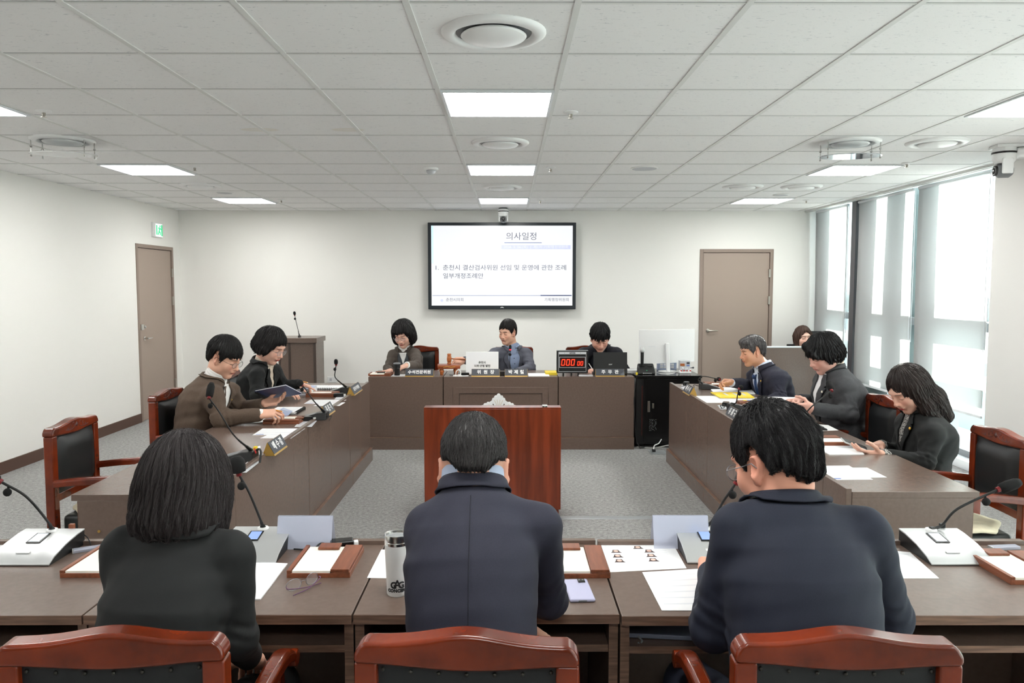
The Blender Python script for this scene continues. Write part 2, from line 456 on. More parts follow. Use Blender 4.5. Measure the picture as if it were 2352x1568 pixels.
# glazing along the right side
WX = XR + .02
def window(n, y0, y1, mull=None):
    b = MB()
    for (a, c) in ((y0, y0 + .05), (y1 - .05, y1)): b.box(WX, WX + .07, a, c, .08, 3.0)
    b.box(WX, WX + .07, y0 + .05, y1 - .05, .08, .14); b.box(WX, WX + .07, y0 + .05, y1 - .05, 2.95, 3.0)
    b.box(WX + .001, WX + .069, y0 + .05, y1 - .05, 1.215, 1.295)
    o = struct('window_%d' % n, b, 'mullion_gray', .004)
    g = MB(); g.box(WX + .03, WX + .036, y0 + .05, y1 - .05, .14, 1.215); g.box(WX + .03, WX + .036, y0 + .05, y1 - .05, 1.295, 2.95)
    g.build('pane', 'window_glass', o)
window(1, 9.14, YB, 0); window(2, 7.70, 9.02); window(3, 5.98, 7.70); window(4, -2.2, .1); window(5, .1, 2.4); window(6, 2.4, 4.6)  # last three windows are added out of view to bring in more daylight
b = MB(); b.box(XR - .06, WX + .09, 9.02, 9.14, .08, 2.602); struct('trim_2', b, 'mullion', .004)
b = MB(); b.box(WX - .012, WX + .05, 6.44, 6.52, .08, 2.602); struct('trim_3', b, 'frame_white', .004)
b = MB(); b.box(XR - .08, WX + .12, YP, YB, 0, .08); b.box(XR - .08, WX + .12, -2.2, 4.6, 0, .08); struct('trim_4', b, 'frame_white', .004)
# added, unseen bars outside, sized to cast the shade pattern on the blinds
b = MB()
for (y0, y1) in ((9.82, 10.3), (8.59, 9.32), (7.95, 8.34), (7.34, 7.71), (5.4, 6.53)): b.box(WX + .14, WX + .22, y0, y1, -.5, 3.4)
b.box(WX + .24, WX + .30, 5.5, 11, 1.29, 1.50); b.box(WX + .24, WX + .30, 5.5, 11, .79, .91)
struct('sun_baffle', b, 'mullion_gray')
# roller blinds
def blind(label, y0, y1, zb):
    me = bpy.data.meshes.new('roller_blind'); vs = []; fs = []; ny, nz = 12, 40; x0 = XR - .045
    for i in range(nz + 1):
        z = zb + (2.585 - zb) * i / nz
        for j in range(ny + 1):
            y = y0 + (y1 - y0) * j / ny
            vs.append((x0 + .006 * math.sin(z * 2.3 + y * 1.7) + .004 * math.sin(y * 5 + z), y, z))
    for i in range(nz):
        for j in range(ny): a = i * (ny + 1) + j; fs.append((a, a + 1, a + ny + 2, a + ny + 1))
    root = thing('roller_blind', label, 'blind', (0, 0, 0), 0, 'roller blinds over the glazing')
    me.from_pydata(vs, [], fs); o = link_mesh('blind_cloth', me, 'blind_cloth', root, smooth=True)
    s = o.modifiers.new('thick', 'SOLIDIFY'); s.thickness = .0012
    b = MB(); b.box(x0 - .008, x0 + .012, y0, y1, zb - .02, zb + .004); b.build('bottom_rail', 'frame_white', root, .003)
    b = MB(); b.tube([(x0, y0, 2.575), (x0, y1, 2.575)], .016, 12); b.build('roller', 'frame_white', root)
    b = MB(); b.tube([(x0 - .02, y0 - .012, 2.57), (x0 - .02, y0 - .012, 1.05)], .0025, 6); b.tube([(x0 + .0, y0 - .02, 2.57), (x0 + .0, y0 - .02, 1.05)], .0025, 6); b.build('pull_chain', 'frame_white', root)
blind('narrow sunlit roller blind in the far corner, left of the dark mullion', 9.27, 10.22, .52)
blind('roller blind with two thin sunlit stripes, just right of the dark mullion', 7.76, 8.99, .50)
blind('roller blind with the widest sunlit patch, beside the white pillar', 6.53, 7.68, .50)
for y0 in (-2.2, .067, 2.334): blind('roller blind of an added daylight window nearer than the pillar, out of view on the right', y0, y0 + 2.266, .5)  # unseen blinds that cover the added daylight windows
b = MB(); b.box(4.9, 60, -30, 60, -1.3, -1.2); struct('ground', b, 'outside_ground')
b = MB(); b.box(26, 34, -10, 14, -1.2, 1.0); b.box(30, 40, 16, 34, -1.2, 5.5); struct('building', b, 'outside_pale')
b = MB(); b.box(9, 11, -5, 40, -1.2, -.4); tag(b.build('hedge', 'outside_green'), 'grey green hedge outside seen below the blinds', 'hedge', kind='structure')

# ------------------------------------------------------------------ ceiling lights and fittings
def ceiling_light(k, label, x0, y0):
    r = thing('ceiling_light', label, 'ceiling light', (x0 + .3, y0 + .3, CEIL), 0, 'square ceiling light panels')
    b = MB()
    for (a, c, e, f) in ((-.29, -.275, -.29, .29), (.275, .29, -.29, .29), (-.275, .275, -.29, -.275), (-.275, .275, .275, .29)): b.box(a, c, e, f, -.012, .004)
    b.build('frame', 'frame_white', r)
    b = MB(); b.box(-.275, .275, -.275, .275, -.008, -.004); b.build('diffuser', 'light_panel', r)
CX0 = -.357
names = {(0, 0): 'large lit ceiling panel nearest in the centre row, in front of the round diffuser', (0, 1): 'lit ceiling panel, middle one of the centre row',
         (0, 2): 'smallest lit ceiling panel of the centre row, just before the screen wall', (-1, 0): 'lit ceiling panel cut off by the left edge of the photo',
         (-1, 1): 'lit ceiling panel in the left row, beside the hanging deflector disc', (-1, 2): 'far lit ceiling panel of the left row, near the left door',
         (1, 0): 'lit ceiling panel cut off by the right edge of the photo', (1, 1): 'lit ceiling panel in the right row, below the mirrored deflector disc',
         (1, 2): 'far lit ceiling panel of the right row, near the windows'}
for c in (-1, 0, 1):
    for k in (-2, -1, 0, 1, 2):
        x0 = CX0 + 3.0 * c
        ceiling_light(0, names.get((c, k), 'lit ceiling panel overhead, behind the photographer'), x0, 3.98 + 2.4 * k)
def diffuser(label, x, y, r=.2, deflect=None):
    t = thing('air_diffuser', label, 'air vent', (x, y, CEIL), 0, 'round ceiling air diffusers')
    s = r / .2
    b = MB(); b.lathe([(.200 * s, .0), (.200 * s, -.006), (.185 * s, -.016), (.160 * s, -.020), (.150 * s, -.012), (.142 * s, .0)], 40, caps=False)
    b.build('outer_ring', 'white_plastic', t, smooth=True)
    b = MB(); b.lathe([(.146 * s, -.004), (.146 * s, -.0035)], 40); b.build('throat', 'gray_plastic', t)
    b = MB(); b.lathe([(.118 * s, -.010), (.126 * s, -.016), (.118 * s, -.024), (.06 * s, -.033), (.004, -.036)], 40); b.build('core_disc', 'white_plastic', t, smooth=True)
    if deflect:
        b = MB(); b.lathe([(.205, -.100), (.207, -.098), (.205, -.095)], 48, Matrix.Rotation(.06, 4, 'X')); b.build('deflector_disc', deflect, t)
        for a in (.35, PI - .35, PI + .35, -.35):
            b = MB(); p = Vector((.19 * math.cos(a), .19 * math.sin(a), 0)); b.tube([p + Vector((0, 0, -.005)), p + Vector((0, 0, -.11))], .004, 8); b.ball(tuple(p + Vector((0, 0, -.055))), .009, 8, 6); b.ball(tuple(p + Vector((0, 0, -.115))), .007, 8, 6)
            b.build('hanger', 'chrome', t)
def P2(px, py): v = on(px, py, CEIL); return v.x, v.y
mat('mirror_disc', (225, 230, 235), 0.08, metal=0.85)
mat('white_disc', (222, 224, 226), 0.25, spec=0.6)
diffuser('big round air diffuser nearest the camera at the top centre', *P2(1134, 74), r=.205)
diffuser('round air diffuser between the first and second centre lights', *P2(1149, 327))
diffuser('small round air diffuser above the screen in the centre row', *P2(1153, 429))
diffuser('round air diffuser with a white deflector disc hung under it on the left', *P2(144, 321), deflect='white_disc')
diffuser('round air diffuser with a mirrored deflector disc hung under it on the right', *P2(1953, 326), deflect='mirror_disc')
diffuser('round air diffuser just left of the white ceiling camera', *P2(2152, 326))
diffuser('far round air diffuser in the left row by the far left light', *P2(460, 425))
diffuser('left of the two far round diffusers near the windows', *P2(1706, 428))
diffuser('right of the two far round diffusers near the windows', *P2(1841, 428))
def sprinkler(label, px, py):
    x, y = P2(px, py); t = thing('sprinkler', label, 'sprinkler', (x, y, CEIL), 0, 'small ceiling sprinklers')
    b = MB(); b.lathe([(.042, 0), (.042, -.004), (.018, -.012)], 18); b.build('cover_plate', 'white_plastic', t)
    b = MB(); b.lathe([(.010, -.012), (.010, -.026), (.004, -.034), (.016, -.036), (.016, -.038)], 12); b.build('head', 'nickel', t)
for l, px, py in (('sprinkler at the far left by the cut off light', 100, 254), ('sprinkler right of the nearest centre light', 1311, 257), ('sprinkler beside the middle light of the left row', 447, 382),
                  ('sprinkler beside the far light of the left row', 646, 458), ('sprinkler right of the middle centre light', 1265, 384), ('sprinkler right of the far centre light', 1241, 459),
                  ('sprinkler beside the middle light of the right row', 2083, 374), ('sprinkler beside the far light of the right row', 1852, 459)): sprinkler(l, px, py)
x, y = P2(990, 386); t = thing('smoke_detector', 'white dome smoke detector on the ceiling left of the middle light', 'smoke detector', (x, y, CEIL))
b = MB(); b.lathe([(.062, 0), (.062, -.012), (.05, -.018)], 24); b.build('base_plate', 'white_plastic', t); b = MB(); b.lathe([(.04, -.018), (.04, -.03), (.03, -.045), (.008, -.052)], 24); b.build('sensor_dome', 'paper_gray', t, smooth=True)
for l, px, py, r in (('flat round ceiling speaker right of the middle centre light', 1480, 386, .115), ('faint flat round ceiling speaker between left row lights', 516, 442, .085), ('faint flat round ceiling speaker by the right far light', 1793, 447, .085)):
    x, y = P2(px, py); t = thing('ceiling_speaker', l, 'speaker', (x, y, CEIL), 0, 'flush ceiling speakers')
    b = MB(); b.lathe([(r, 0), (r, -.005), (r * .93, -.007)], 32); b.build('rim', 'white_plastic', t); b = MB(); b.lathe([(r * .9, -.004), (r * .9, -.008)], 32); b.build('grille', 'paper_gray', t)
def ptz(label, loc, rz, s=1.0, arm=False):
    t = thing('dome_camera', label, 'camera', loc, rz); t.scale = (s, s, s)
    if arm:
        b = MB(); b.box(-.07, .07, -.07, .14, -.02, 0); b.build('mount', 'white_plastic', t, .004)
        b = MB(); b.box(-.06, .06, .05, .17, -.09, -.02); b.build('cable_box', 'white_plastic', t, .025)
        b = MB(); b.tube(smoothpath([(.03, .16, -.02), (.05, .22, -.03), (.05, .28, -.02), (.06, .36, -.01)]), .006); b.build('cable', 'cable_black', t)
    else:
        b = MB(); b.lathe([(.06, 0), (.06, -.012), (.075, -.016)], 24); b.build('mount', 'gray_plastic', t)
    b = MB(); b.lathe([(.068, -.02), (.074, -.05), (.070, -.075), (.068, -.10), (.05, -.12)], 28); b.build('body', 'white_plastic', t, auto=.7)
    b = MB(); b.lathe([(.0745, -.046), (.0755, -.05), (.074, -.058)], 28, caps=False); b.build('dark_band', 'black_gloss', t)
    for sx in (-1, 1):
        b = MB(); b.box(sx * .050, sx * .068, -.035, .035, -.19, -.09) if sx > 0 else b.box(-.068, -.050, -.035, .035, -.19, -.09); b.build('yoke_arm', 'white_plastic', t, .012)
    b = MB(); b.lathe([(.030, -.05), (.046, -.03), (.046, .03), (.03, .05)], 24, Matrix.Translation((0, 0, -.165)) @ Matrix.Rotation(PI / 2, 4, 'X')); b.build('camera_head', 'gray_plastic', t, auto=.8)
    b = MB(); b.lathe([(.034, .045), (.034, .058), (.028, .060)], 24, Matrix.Translation((0, 0, -.165)) @ Matrix.Rotation(PI / 2, 4, 'X')); b.build('lens_hood', 'black_plastic', t)
    b = MB(); b.lathe([(.022, .059), (.019, .0625), (.006, .064)], 24, Matrix.Translation((0, 0, -.165)) @ Matrix.Rotation(PI / 2, 4, 'X')); b.build('lens', 'black_gloss', t, smooth=True)
x = at(1156, 480, 10.0).x
ptz('white dome camera hanging from the ceiling above the screen', (x, 9.95, CEIL), 0, .9)
ptz('white pan tilt camera on the ceiling beside the white pillar', (3.50, 5.52, CEIL), -1.75, 1.08, True)
# exit sign on the left wall above the door
t = thing('exit_sign', 'small green exit sign with a running figure above the left door', 'exit sign', (XL, 9.66, 2.30))
b = MB(); b.box(0, .03, -.14, .11, -.09, .09); b.build('case', 'white_plastic', t, .004)
b = MB(); b.box(.03, .033, -.08, .10, -.075, .075); b.build('light_face', 'exit_white', t)
b = MB(); b.box(.033, .035, -.075, -.045, -.06, .06); b.box(.033, .035, .06, .095, -.07, .07); b.build('green_frame', 'exit_green', t)
b = MB(); b.ball((.034, .03, .05), (.004, .014, .014)); b.tube([(.034, .025, .03), (.034, .0, -.01)], .009); b.tube([(.034, .0, -.01), (.034, .03, -.03), (.034, .03, -.06)], .008); b.tube([(.034, 0, -.01), (.034, -.015, -.04), (.034, -.03, -.055)], .008); b.tube([(.034, .025, .028), (.034, .05, .01)], .006); b.tube([(.034, .025, .028), (.034, -.01, .03), (.034, -.022, .012)], .006)
b.build('running_figure', 'exit_green', t)
# wall outlet, left of the head table
t = thing('wall_outlet', 'white wall outlet low on the back wall left of the head table', 'outlet', (at(763, 878, YB).x, YB - .008, .36))
b = MB(); b.box(-.06, .06, -.006, .006, -.04, .04); b.build('plate', 'white_plastic', t, .003); b = MB(); b.box(-.03, .0, -.009, -.005, -.018, .018); b.build('socket', 'paper_gray', t)

# ------------------------------------------------------------------ the wall screen
t = thing('wall_screen', 'large flat screen with a white agenda slide on the back wall', 'screen', (at(1153, 610, 10.2).x, 10.2, 1.872))
W, Hh = 1.945, 1.135
b = MB(); b.box(-W / 2, W / 2, 0, .07, -Hh / 2, Hh / 2); b.build('case', 'tv_bezel', t, .006)
b = MB(); b.box(-.4, .4, .07, .118, -.3, .3); b.build('wall_bracket', 'black_plastic', t)
sw, sh = 1.855, 1.045; zc = .004
b = MB(); b.box(-sw / 2, sw / 2, -.002, .0, -sh / 2 + zc, sh / 2 + zc); b.build('display', 'tv_screen', t)
def s2(px, py): return ((px - 1140) / 1920 * sw, zc - (py - 767) / 1085 * sh)     # from the close-up of the screen
def tv_text(body, px, py, hpx, m, align='LEFT', wpx=None, bold=0.0, sp=1.0):
    x, z = s2(px, py)
    o = text('slide_text', body, hpx / 1085 * sh * 1.12, m, t, (x, -.0035, z), align=align, bold=bold, spacing=sp)
    if wpx:
        d = max(v.co.x for v in o.data.vertices) - min(v.co.x for v in o.data.vertices); o.scale.x = (wpx / 1920 * sw) / d
    return o
tv_text('의사일정', 1190, 375, 100, 'tv_text', wpx=408)
tv_text('1.  춘천시 결산검사위원 선임 및 운영에 관한 조례', 222, 797, 72, 'tv_text', wpx=1772)
tv_text('일부개정조례안', 334, 910, 72, 'tv_text', wpx=545)
tv_text('춘천시의회', 374, 1232, 46, 'tv_text', wpx=236)
tv_text('기획행정위원회', 1716, 1232, 46, 'tv_text', wpx=330)
for (x0, x1, y0, y1, m, n) in ((1172, 1680, 452, 460, 'tv_line', 'slide_rule'), (1130, 2072, 488, 542, 'tv_band', 'slide_band'), (192, 2090, 1169, 1174, 'tv_line', 'slide_rule'), (1664, 2090, 1164, 1178, 'tv_line', 'slide_rule'), (184, 206, 226, 735, 'blue_strip', 'slide_strip')):
    a = s2(x0, y1); c = s2(x1, y0); MB().box(a[0], c[0], -.0032, -.0024, a[1], c[1]).build(n, m, t)
tv_text('2026. 3. 26.(목)  |  제1차 기획행정위원회', 1160, 515, 40, 'tv_screen', wpx=876)
x, z = s2(320, 1240); MB().lathe([(.018, 0), (.018, .001)], 20, Matrix.Translation((x, -.003, z)) @ Matrix.Rotation(PI / 2, 4, 'X')).build('slide_emblem', 'tv_band', t)
b = MB()
for k in range(5): b.ball(((k - 2) * .0085, -.002, -Hh / 2 + .022 + (.004 if k in (1, 2, 3) else 0)), (.0045, .002, .007), 8, 6)
b.build('maker_mark', 'white_plastic', t)

# ------------------------------------------------------------------ desks
def desk(label, group, L, loc, rz, D=.60, seams=(), emblem=False, shelf=True, top_m='desk', lip=.014):
    r = thing('desk', label, 'desk', loc, rz, group); H = .72
    b = MB(); b.box(0.001, L - .001, 0, D - .026, H - .028, H); b.build('tabletop', top_m, r, .002)
    b = MB(); b.box(0.001, L - .001, -.0012, .0, H - .027, H - .001); b.build('edge_band', 'desk_edge', r)
    for x in (0.001, L - .026):
        b = MB(); b.box(x, x + .025, .025, D - .026, 0, H - .028); b.build('side_panel', 'desk', r, .0015)
        b = MB(); b.box(x, x + .025, .0235, .025, 0, H - .029); b.build('panel_edge', 'desk_edge', r)
    if shelf:
        b = MB(); b.box(.027, L - .027, .03, D - .03, .60, .62); b.build('shelf', 'desk', r); b = MB(); b.box(.027, L - .027, .0288, .03, .60, .62); b.build('shelf_edge', 'desk_edge', r)
    b = MB(); xs = [0.001] + list(seams) + [L - .001]
    for a, c in zip(xs[:-1], xs[1:]): b.box(a + .001, c - .001, D - .025, D, .12, H + lip)
    b.build('front_panel', 'desk', r, .0018)
    b = MB(); b.box(0.003, L - .003, D - .022, D - .006, .1, H + lip - .004); b.build('panel_core', 'desk_dark', r)
    b = MB(); b.box(0.001, L - .001, D - .025, D + .022, 0, .118); b.build('plinth', 'desk', r, .002)
    b = MB(); b.box(0.001, L - .001, D - .02, D + .0215, .118, .1195); b.build('plinth_edge', 'desk_edge', r)
    if emblem:
        x0, x1 = .095, L - .095
        for (a, c, z0, z1, o) in ((x0, x1, .558, .618, .008), (x0, x1, .15, .21, .008), (x0, x0 + .06, .21, .558, .008), (x1 - .06, x1, .21, .558, .008)):
            b = MB(); b.box(a, c, D, D + o, z0, z1); b.build('frame_moulding', 'desk', r, .002)
        b = MB()
        for (a, c, z0, z1) in ((x0 + .06, x1 - .06, .553, .558), (x0 + .06, x1 - .06, .21, .215), (x0 + .06, x0 + .065, .215, .553), (x1 - .065, x1 - .06, .215, .553)): b.box(a, c, D, D + .004, z0, z1)
        b.build('inner_moulding', 'desk_dark', r)
        b = MB(); cx, cz = L / 2 + .02, .372
        def petal(a, j): rr = .166 - .050 * abs(j) / .54; return (cx + rr * math.cos(a + j), cz + rr * math.sin(a + j))
        for k in range(5):
            a = PI / 2 + k * 2 * PI / 5; js = [-.54 + 1.08 * i / 6 for i in range(7)]
            for j in js: q = petal(a, j); b.ball((q[0], D + .006, q[1]), (.0195, .0035, .0195), 14, 6)
            pts = [(cx + .02 * math.cos(a + 1.0), cz + .02 * math.sin(a + 1.0))] + [petal(a, j) for j in js[::-1]] + [(cx + .02 * math.cos(a - 1.0), cz + .02 * math.sin(a - 1.0))]
            b.prism([(p[0], -p[1]) for p in pts], D, D + .010, Matrix(((1, 0, 0, 0), (0, 0, 1, 0), (0, -1, 0, 0), (0, 0, 0, 1))))
        b.build('flower_emblem', 'white_plastic', r)
        b = MB()
        for k in range(5):
            a = PI / 2 + k * 2 * PI / 5
            for j in (-.34, -.12, .12, .34): b.tube([(cx + .06 * math.cos(a + j * .6), D + .0115, cz + .06 * math.sin(a + j * .6)), (cx + .125 * math.cos(a + j), D + .0115, cz + .125 * math.sin(a + j))], .0013, 5)
        b.ball((cx, D + .010, cz), (.014, .005, .014)); b.build('emblem_lines', 'gold', r)
    return r
fx = [-1.90, -1.165, -.427, .308, 1.045, 1.80]
for i, l in enumerate(('leftmost near desk, under the silver microphone unit cut by the left edge', 'near desk of the woman in black, with folded eyeglasses on it', 'near desk of the man in the middle, with the white tumbler', 'near desk of the man with wavy hair, with portrait sheet and papers', 'rightmost near desk, under the silver microphone unit on the right')):
    desk(l, 'near desks with their backs to the room', fx[i + 1] - fx[i] - .003, (fx[i], 2.06 - (.012 if i > 2 else 0), 0), 0)
LY = [3.28, 4.91, 6.19, 7.10]
for i, l in enumerate(('nearest desk of the left row, its end turned to the camera', 'middle desk of the left row, in front of the man in brown', 'far desk of the left row, next to the head table')):
    L = LY[i + 1] - LY[i] - .004; sm = ([.34, 1.33], [.66], [.45])[i]
    desk(l, 'desks along the left side', L, (-1.885, LY[i + 1] - .002, 0), -PI / 2, D=.60, seams=sm)
RY = [3.31, 5.66, 7.03]
for i, l in enumerate(('long near desk of the right row, its end turned to the camera', 'far desk of the right row, beside the black rack cabinet')):
    L = RY[i + 1] - RY[i] - .004; sm = ([.25, .99, 1.67], [.30, .69])[i]
    desk(l, 'desks along the right side', L, (2.06, RY[i] + .002, 0), PI / 2, D=.585, seams=sm)
HX = [-1.385, -.645, .490, 1.245]
for i, l in enumerate(('left desk of the head table, behind the black tumbler', 'middle desk of the head table with the moulded panel and flower emblem', 'right desk of the head table, under the red timer and black laptop')):
    L = HX[i + 1] - HX[i] - .004
    desk(l, 'desks of the head table', L, (HX[i + 1] - .002, 8.17, 0), PI, D=.60, emblem=(i == 1), shelf=False, lip=0.001)
# holes plugged in the desk ends
for i, (x, y, z) in enumerate(((-1.77, 3.279, .56), (1.97, 3.309, .55), (1.60, 3.309, .56))):
    b = MB(); b.lathe([(.006, 0), (.006, .002)], 10, Matrix.Translation((x, y, z)) @ Matrix.Rotation(PI / 2, 4, 'X'))
    tag(b.build('screw_cap', 'gold'), ('pale screw cap on the end of the left desk', 'brass screw cap at the right side of the right desk end', 'dark screw cap on the right desk end, hidden side')[i], 'screw cap')

# ------------------------------------------------------------------ chairs
def make_chair():
    r = thing('council_chair', '', 'chair')
    w = .223
    b = MB()
    top = []
    N = 40
    for k in range(N + 1):
        u = -1 + 2 * k / N
        z = .917 + .019 * math.exp(-(u / .42) ** 2)
        e = max(0, (abs(u) - .90) / .10); z -= .024 * e * e
        top.append((u * w, z))
    bot = [(u * (w) , .874 - .012 * math.cos(u * PI / 2) ** 2) for u in [1 - 2 * k / N for k in range(N + 1)]]
    poly = top + bot
    mt = Matrix(((1, 0, 0, 0), (0, 0, 1, 0), (0, 1, 0, 0), (0, 0, 0, 1)))
    b.prism(poly[::-1], -.036, .019, mt); b.build('top_rail', 'chair_wood', r, .010, seg=3)
    # carved scroll on the front of the rail
    b = MB()
    for s in (-1, 1):
        for (cx, cz, rr, t0) in ((.03, .907, .013, 0), (.06, .899, .010, 1.4), (.085, .894, .007, 2.2)):
            b.tube([(s * (cx + rr * (1 - q / 14) * math.cos(t0 + q * .5)), .017, cz + rr * (1 - q / 14) * math.sin(t0 + q * .5)) for q in range(13)], .003, 6)
        b.tube(smoothpath([(0, .017, .915), (s * .03, .017, .890), (s * .07, .017, .885), (s * .11, .017, .890)], 6), .003, 6)
    b.ball((0, .016, .900), (.014, .006, .012)); b.build('carving', 'chair_carving', r, smooth=True)
    for s in (-1, 1):
        b = MB(); mtx = Matrix.Identity(4)
        b.tube([(s * (w - .024), -.007 - .02, 0.0), (s * (w - .024), -.007, .42), (s * (w - .024), -.007, .87)], .0, 4)
        b.v = []; b.f = []
        x0, x1 = sorted((s * w, s * (w - .046)))
        vs = []
        for (z, dy) in ((0, -.05), (.38, 0), (.875, 0)): vs += [(x0, -.030 + dy, z), (x1, -.030 + dy, z), (x1, .016 + dy, z), (x0, .016 + dy, z)]
        fs = [(0, 3, 2, 1), (8, 9, 10, 11)] + [(i * 4 + j, i * 4 + (j + 1) % 4, (i + 1) * 4 + (j + 1) % 4, (i + 1) * 4 + j) for i in (0, 1) for j in range(4)]
        b.add(vs, fs); b.build('back_post', 'chair_wood', r, .006)
        b = MB(); x0, x1 = sorted((s * (w - .002), s * (w - .048))); b.box(x0, x1, .415, .46, 0, .62); b.build('front_leg', 'chair_wood', r, .006)
        # arm with rolled front end
        prof = []; pts = []; b = MB(); n = 12
        for k in range(n + 1):
            u = k / n; y = .012 + .50 * u; z = .642 + .020 * math.sin(u * PI * .9) - (.035 * max(0, (u - .8) / .2) ** 2)
            hw = .019 + .006 * u
            x = s * (w + .010 * u - .012)
            pts.append([(x - hw, y, z - .018), (x + hw, y, z - .018), (x + hw, y, z + .008), (x + hw * .6, y, z + .018), (x - hw * .6, y, z + .018), (x - hw, y, z + .008)])
        vs = [p for q in pts for p in q]; m6 = 6
        fs = [(i * 6 + j, i * 6 + (j + 1) % 6, (i + 1) * 6 + (j + 1) % 6, (i + 1) * 6 + j) for i in range(n) for j in range(6)] + [(5, 4, 3, 2, 1, 0), tuple(n * 6 + j for j in range(6))]
        b.add(vs, fs)
        xe = s * (w - .002)
        b.lathe([(.024, -.025), (.024, .025)], 16, Matrix.Translation((xe, .505, .616)) @ Matrix.Rotation(PI / 2, 4, 'Y'))
        b.build('armrest', 'chair_wood', r, .004)
    b = MB(); b.box(-w + .046, w - .046, -.020, .006, .540, .580); b.build('lower_rail', 'chair_wood', r, .005)
    b = MB(); b.box(-w + .047, w - .047, .40, .445, .30, .375); b.box(-w + .047, w - .047, -.02, .02, .30, .375)
    for s in (-1, 1): b.box(*sorted((s * (w - .006), s * (w - .040))), .017, .414, .30, .375)
    b.build('seat_rail', 'chair_wood', r, .004)
    # padded back: front pad and rear leather
    b = MB(); n, m_ = 10, 8; vs = []
    for i in range(m_ + 1):
        for j in range(n + 1):
            u, v = -1 + 2 * j / n, -1 + 2 * i / m_
            ed = (1 - abs(u) ** 6) * (1 - abs(v) ** 6)
            vs.append((u * (w - .047), .004 + .030 * ed ** .5, .722 + v * .142 - (.004 * math.cos(u * PI / 2) if v > .9 else 0)))
    fs = [(i * (n + 1) + j, i * (n + 1) + j + 1, (i + 1) * (n + 1) + j + 1, (i + 1) * (n + 1) + j) for i in range(m_) for j in range(n)]
    b.add(vs, [f[::-1] for f in fs]); b.build('back_cushion', 'leather', r, smooth=True)
    b = MB(); b.box(-w + .046, w - .046, .014 * -1, .004, .578, .876); b.build('back_cover', 'leather', r)
    studs = [(-.168 + .336 * k / 6, .848 + .010 * ((-.168 + .336 * k / 6) / .19) ** 2) for k in range(7)] + [(q * .168, z) for q in (-1, 1) for z in (.785, .715, .645)]
    for x, z in studs: b = MB(); b.ball((x, -.015, z), .0045, 8, 6); b.build('stud', 'stud', r, smooth=True)
    b = MB(); b.box(-w + .05, w - .05, .02, .425, .376, .47); b.build('seat', 'seat_leather', r, .022, seg=4, smooth=True)
    return r
chair0 = make_chair(); _used = [False]
def chair(label, group, x, y, rz, s=1.0):
    o = chair0 if not _used[0] else copy_tree(chair0); _used[0] = True
    o.location = (x, y, 0); o.rotation_euler = (0, 0, rz); o.scale = (s, s, s); tag(o, label, 'chair', group); return o
GC = 'red wood chairs with black leather backs'
chair('chair back in the foreground behind the woman with a bob', GC, -.790, 1.51, .05)
chair('chair back in the foreground behind the man in the middle', GC, -.083, 1.50, -.05)
chair('chair back in the foreground behind the man with wavy hair', GC, .672, 1.50, -.035)
chair('empty chair nearest on the left with a cream seat cloth', GC, -2.26, 3.98, -PI / 2 + .02)
chair('chair behind the man in the brown jacket', GC, -2.27, 5.12, -PI / 2)
chair('chair mostly hidden behind the woman in black at the left row', GC, -2.27, 6.25, -PI / 2)
chair('empty chair nearest on the right with a cream seat cloth', GC, 2.36, 3.66, PI / 2 - .03)
chair('chair to the left of the long haired woman, beside the grey suited person', GC, 2.36, 4.80, PI / 2)
chair('chair behind the grey haired man at the right row', GC, 2.50, 6.05, PI / 2 - .45)
chair('chair right of the woman at the head table', GC, at(962, 800, 8.75).x, 8.80, PI)
chair('chair behind the man with the gavel', GC, at(1180, 800, 8.75).x, 8.80, PI)
chair('chair behind the man writing at the black laptop', GC, at(1345, 800, 8.75).x, 8.80, PI)
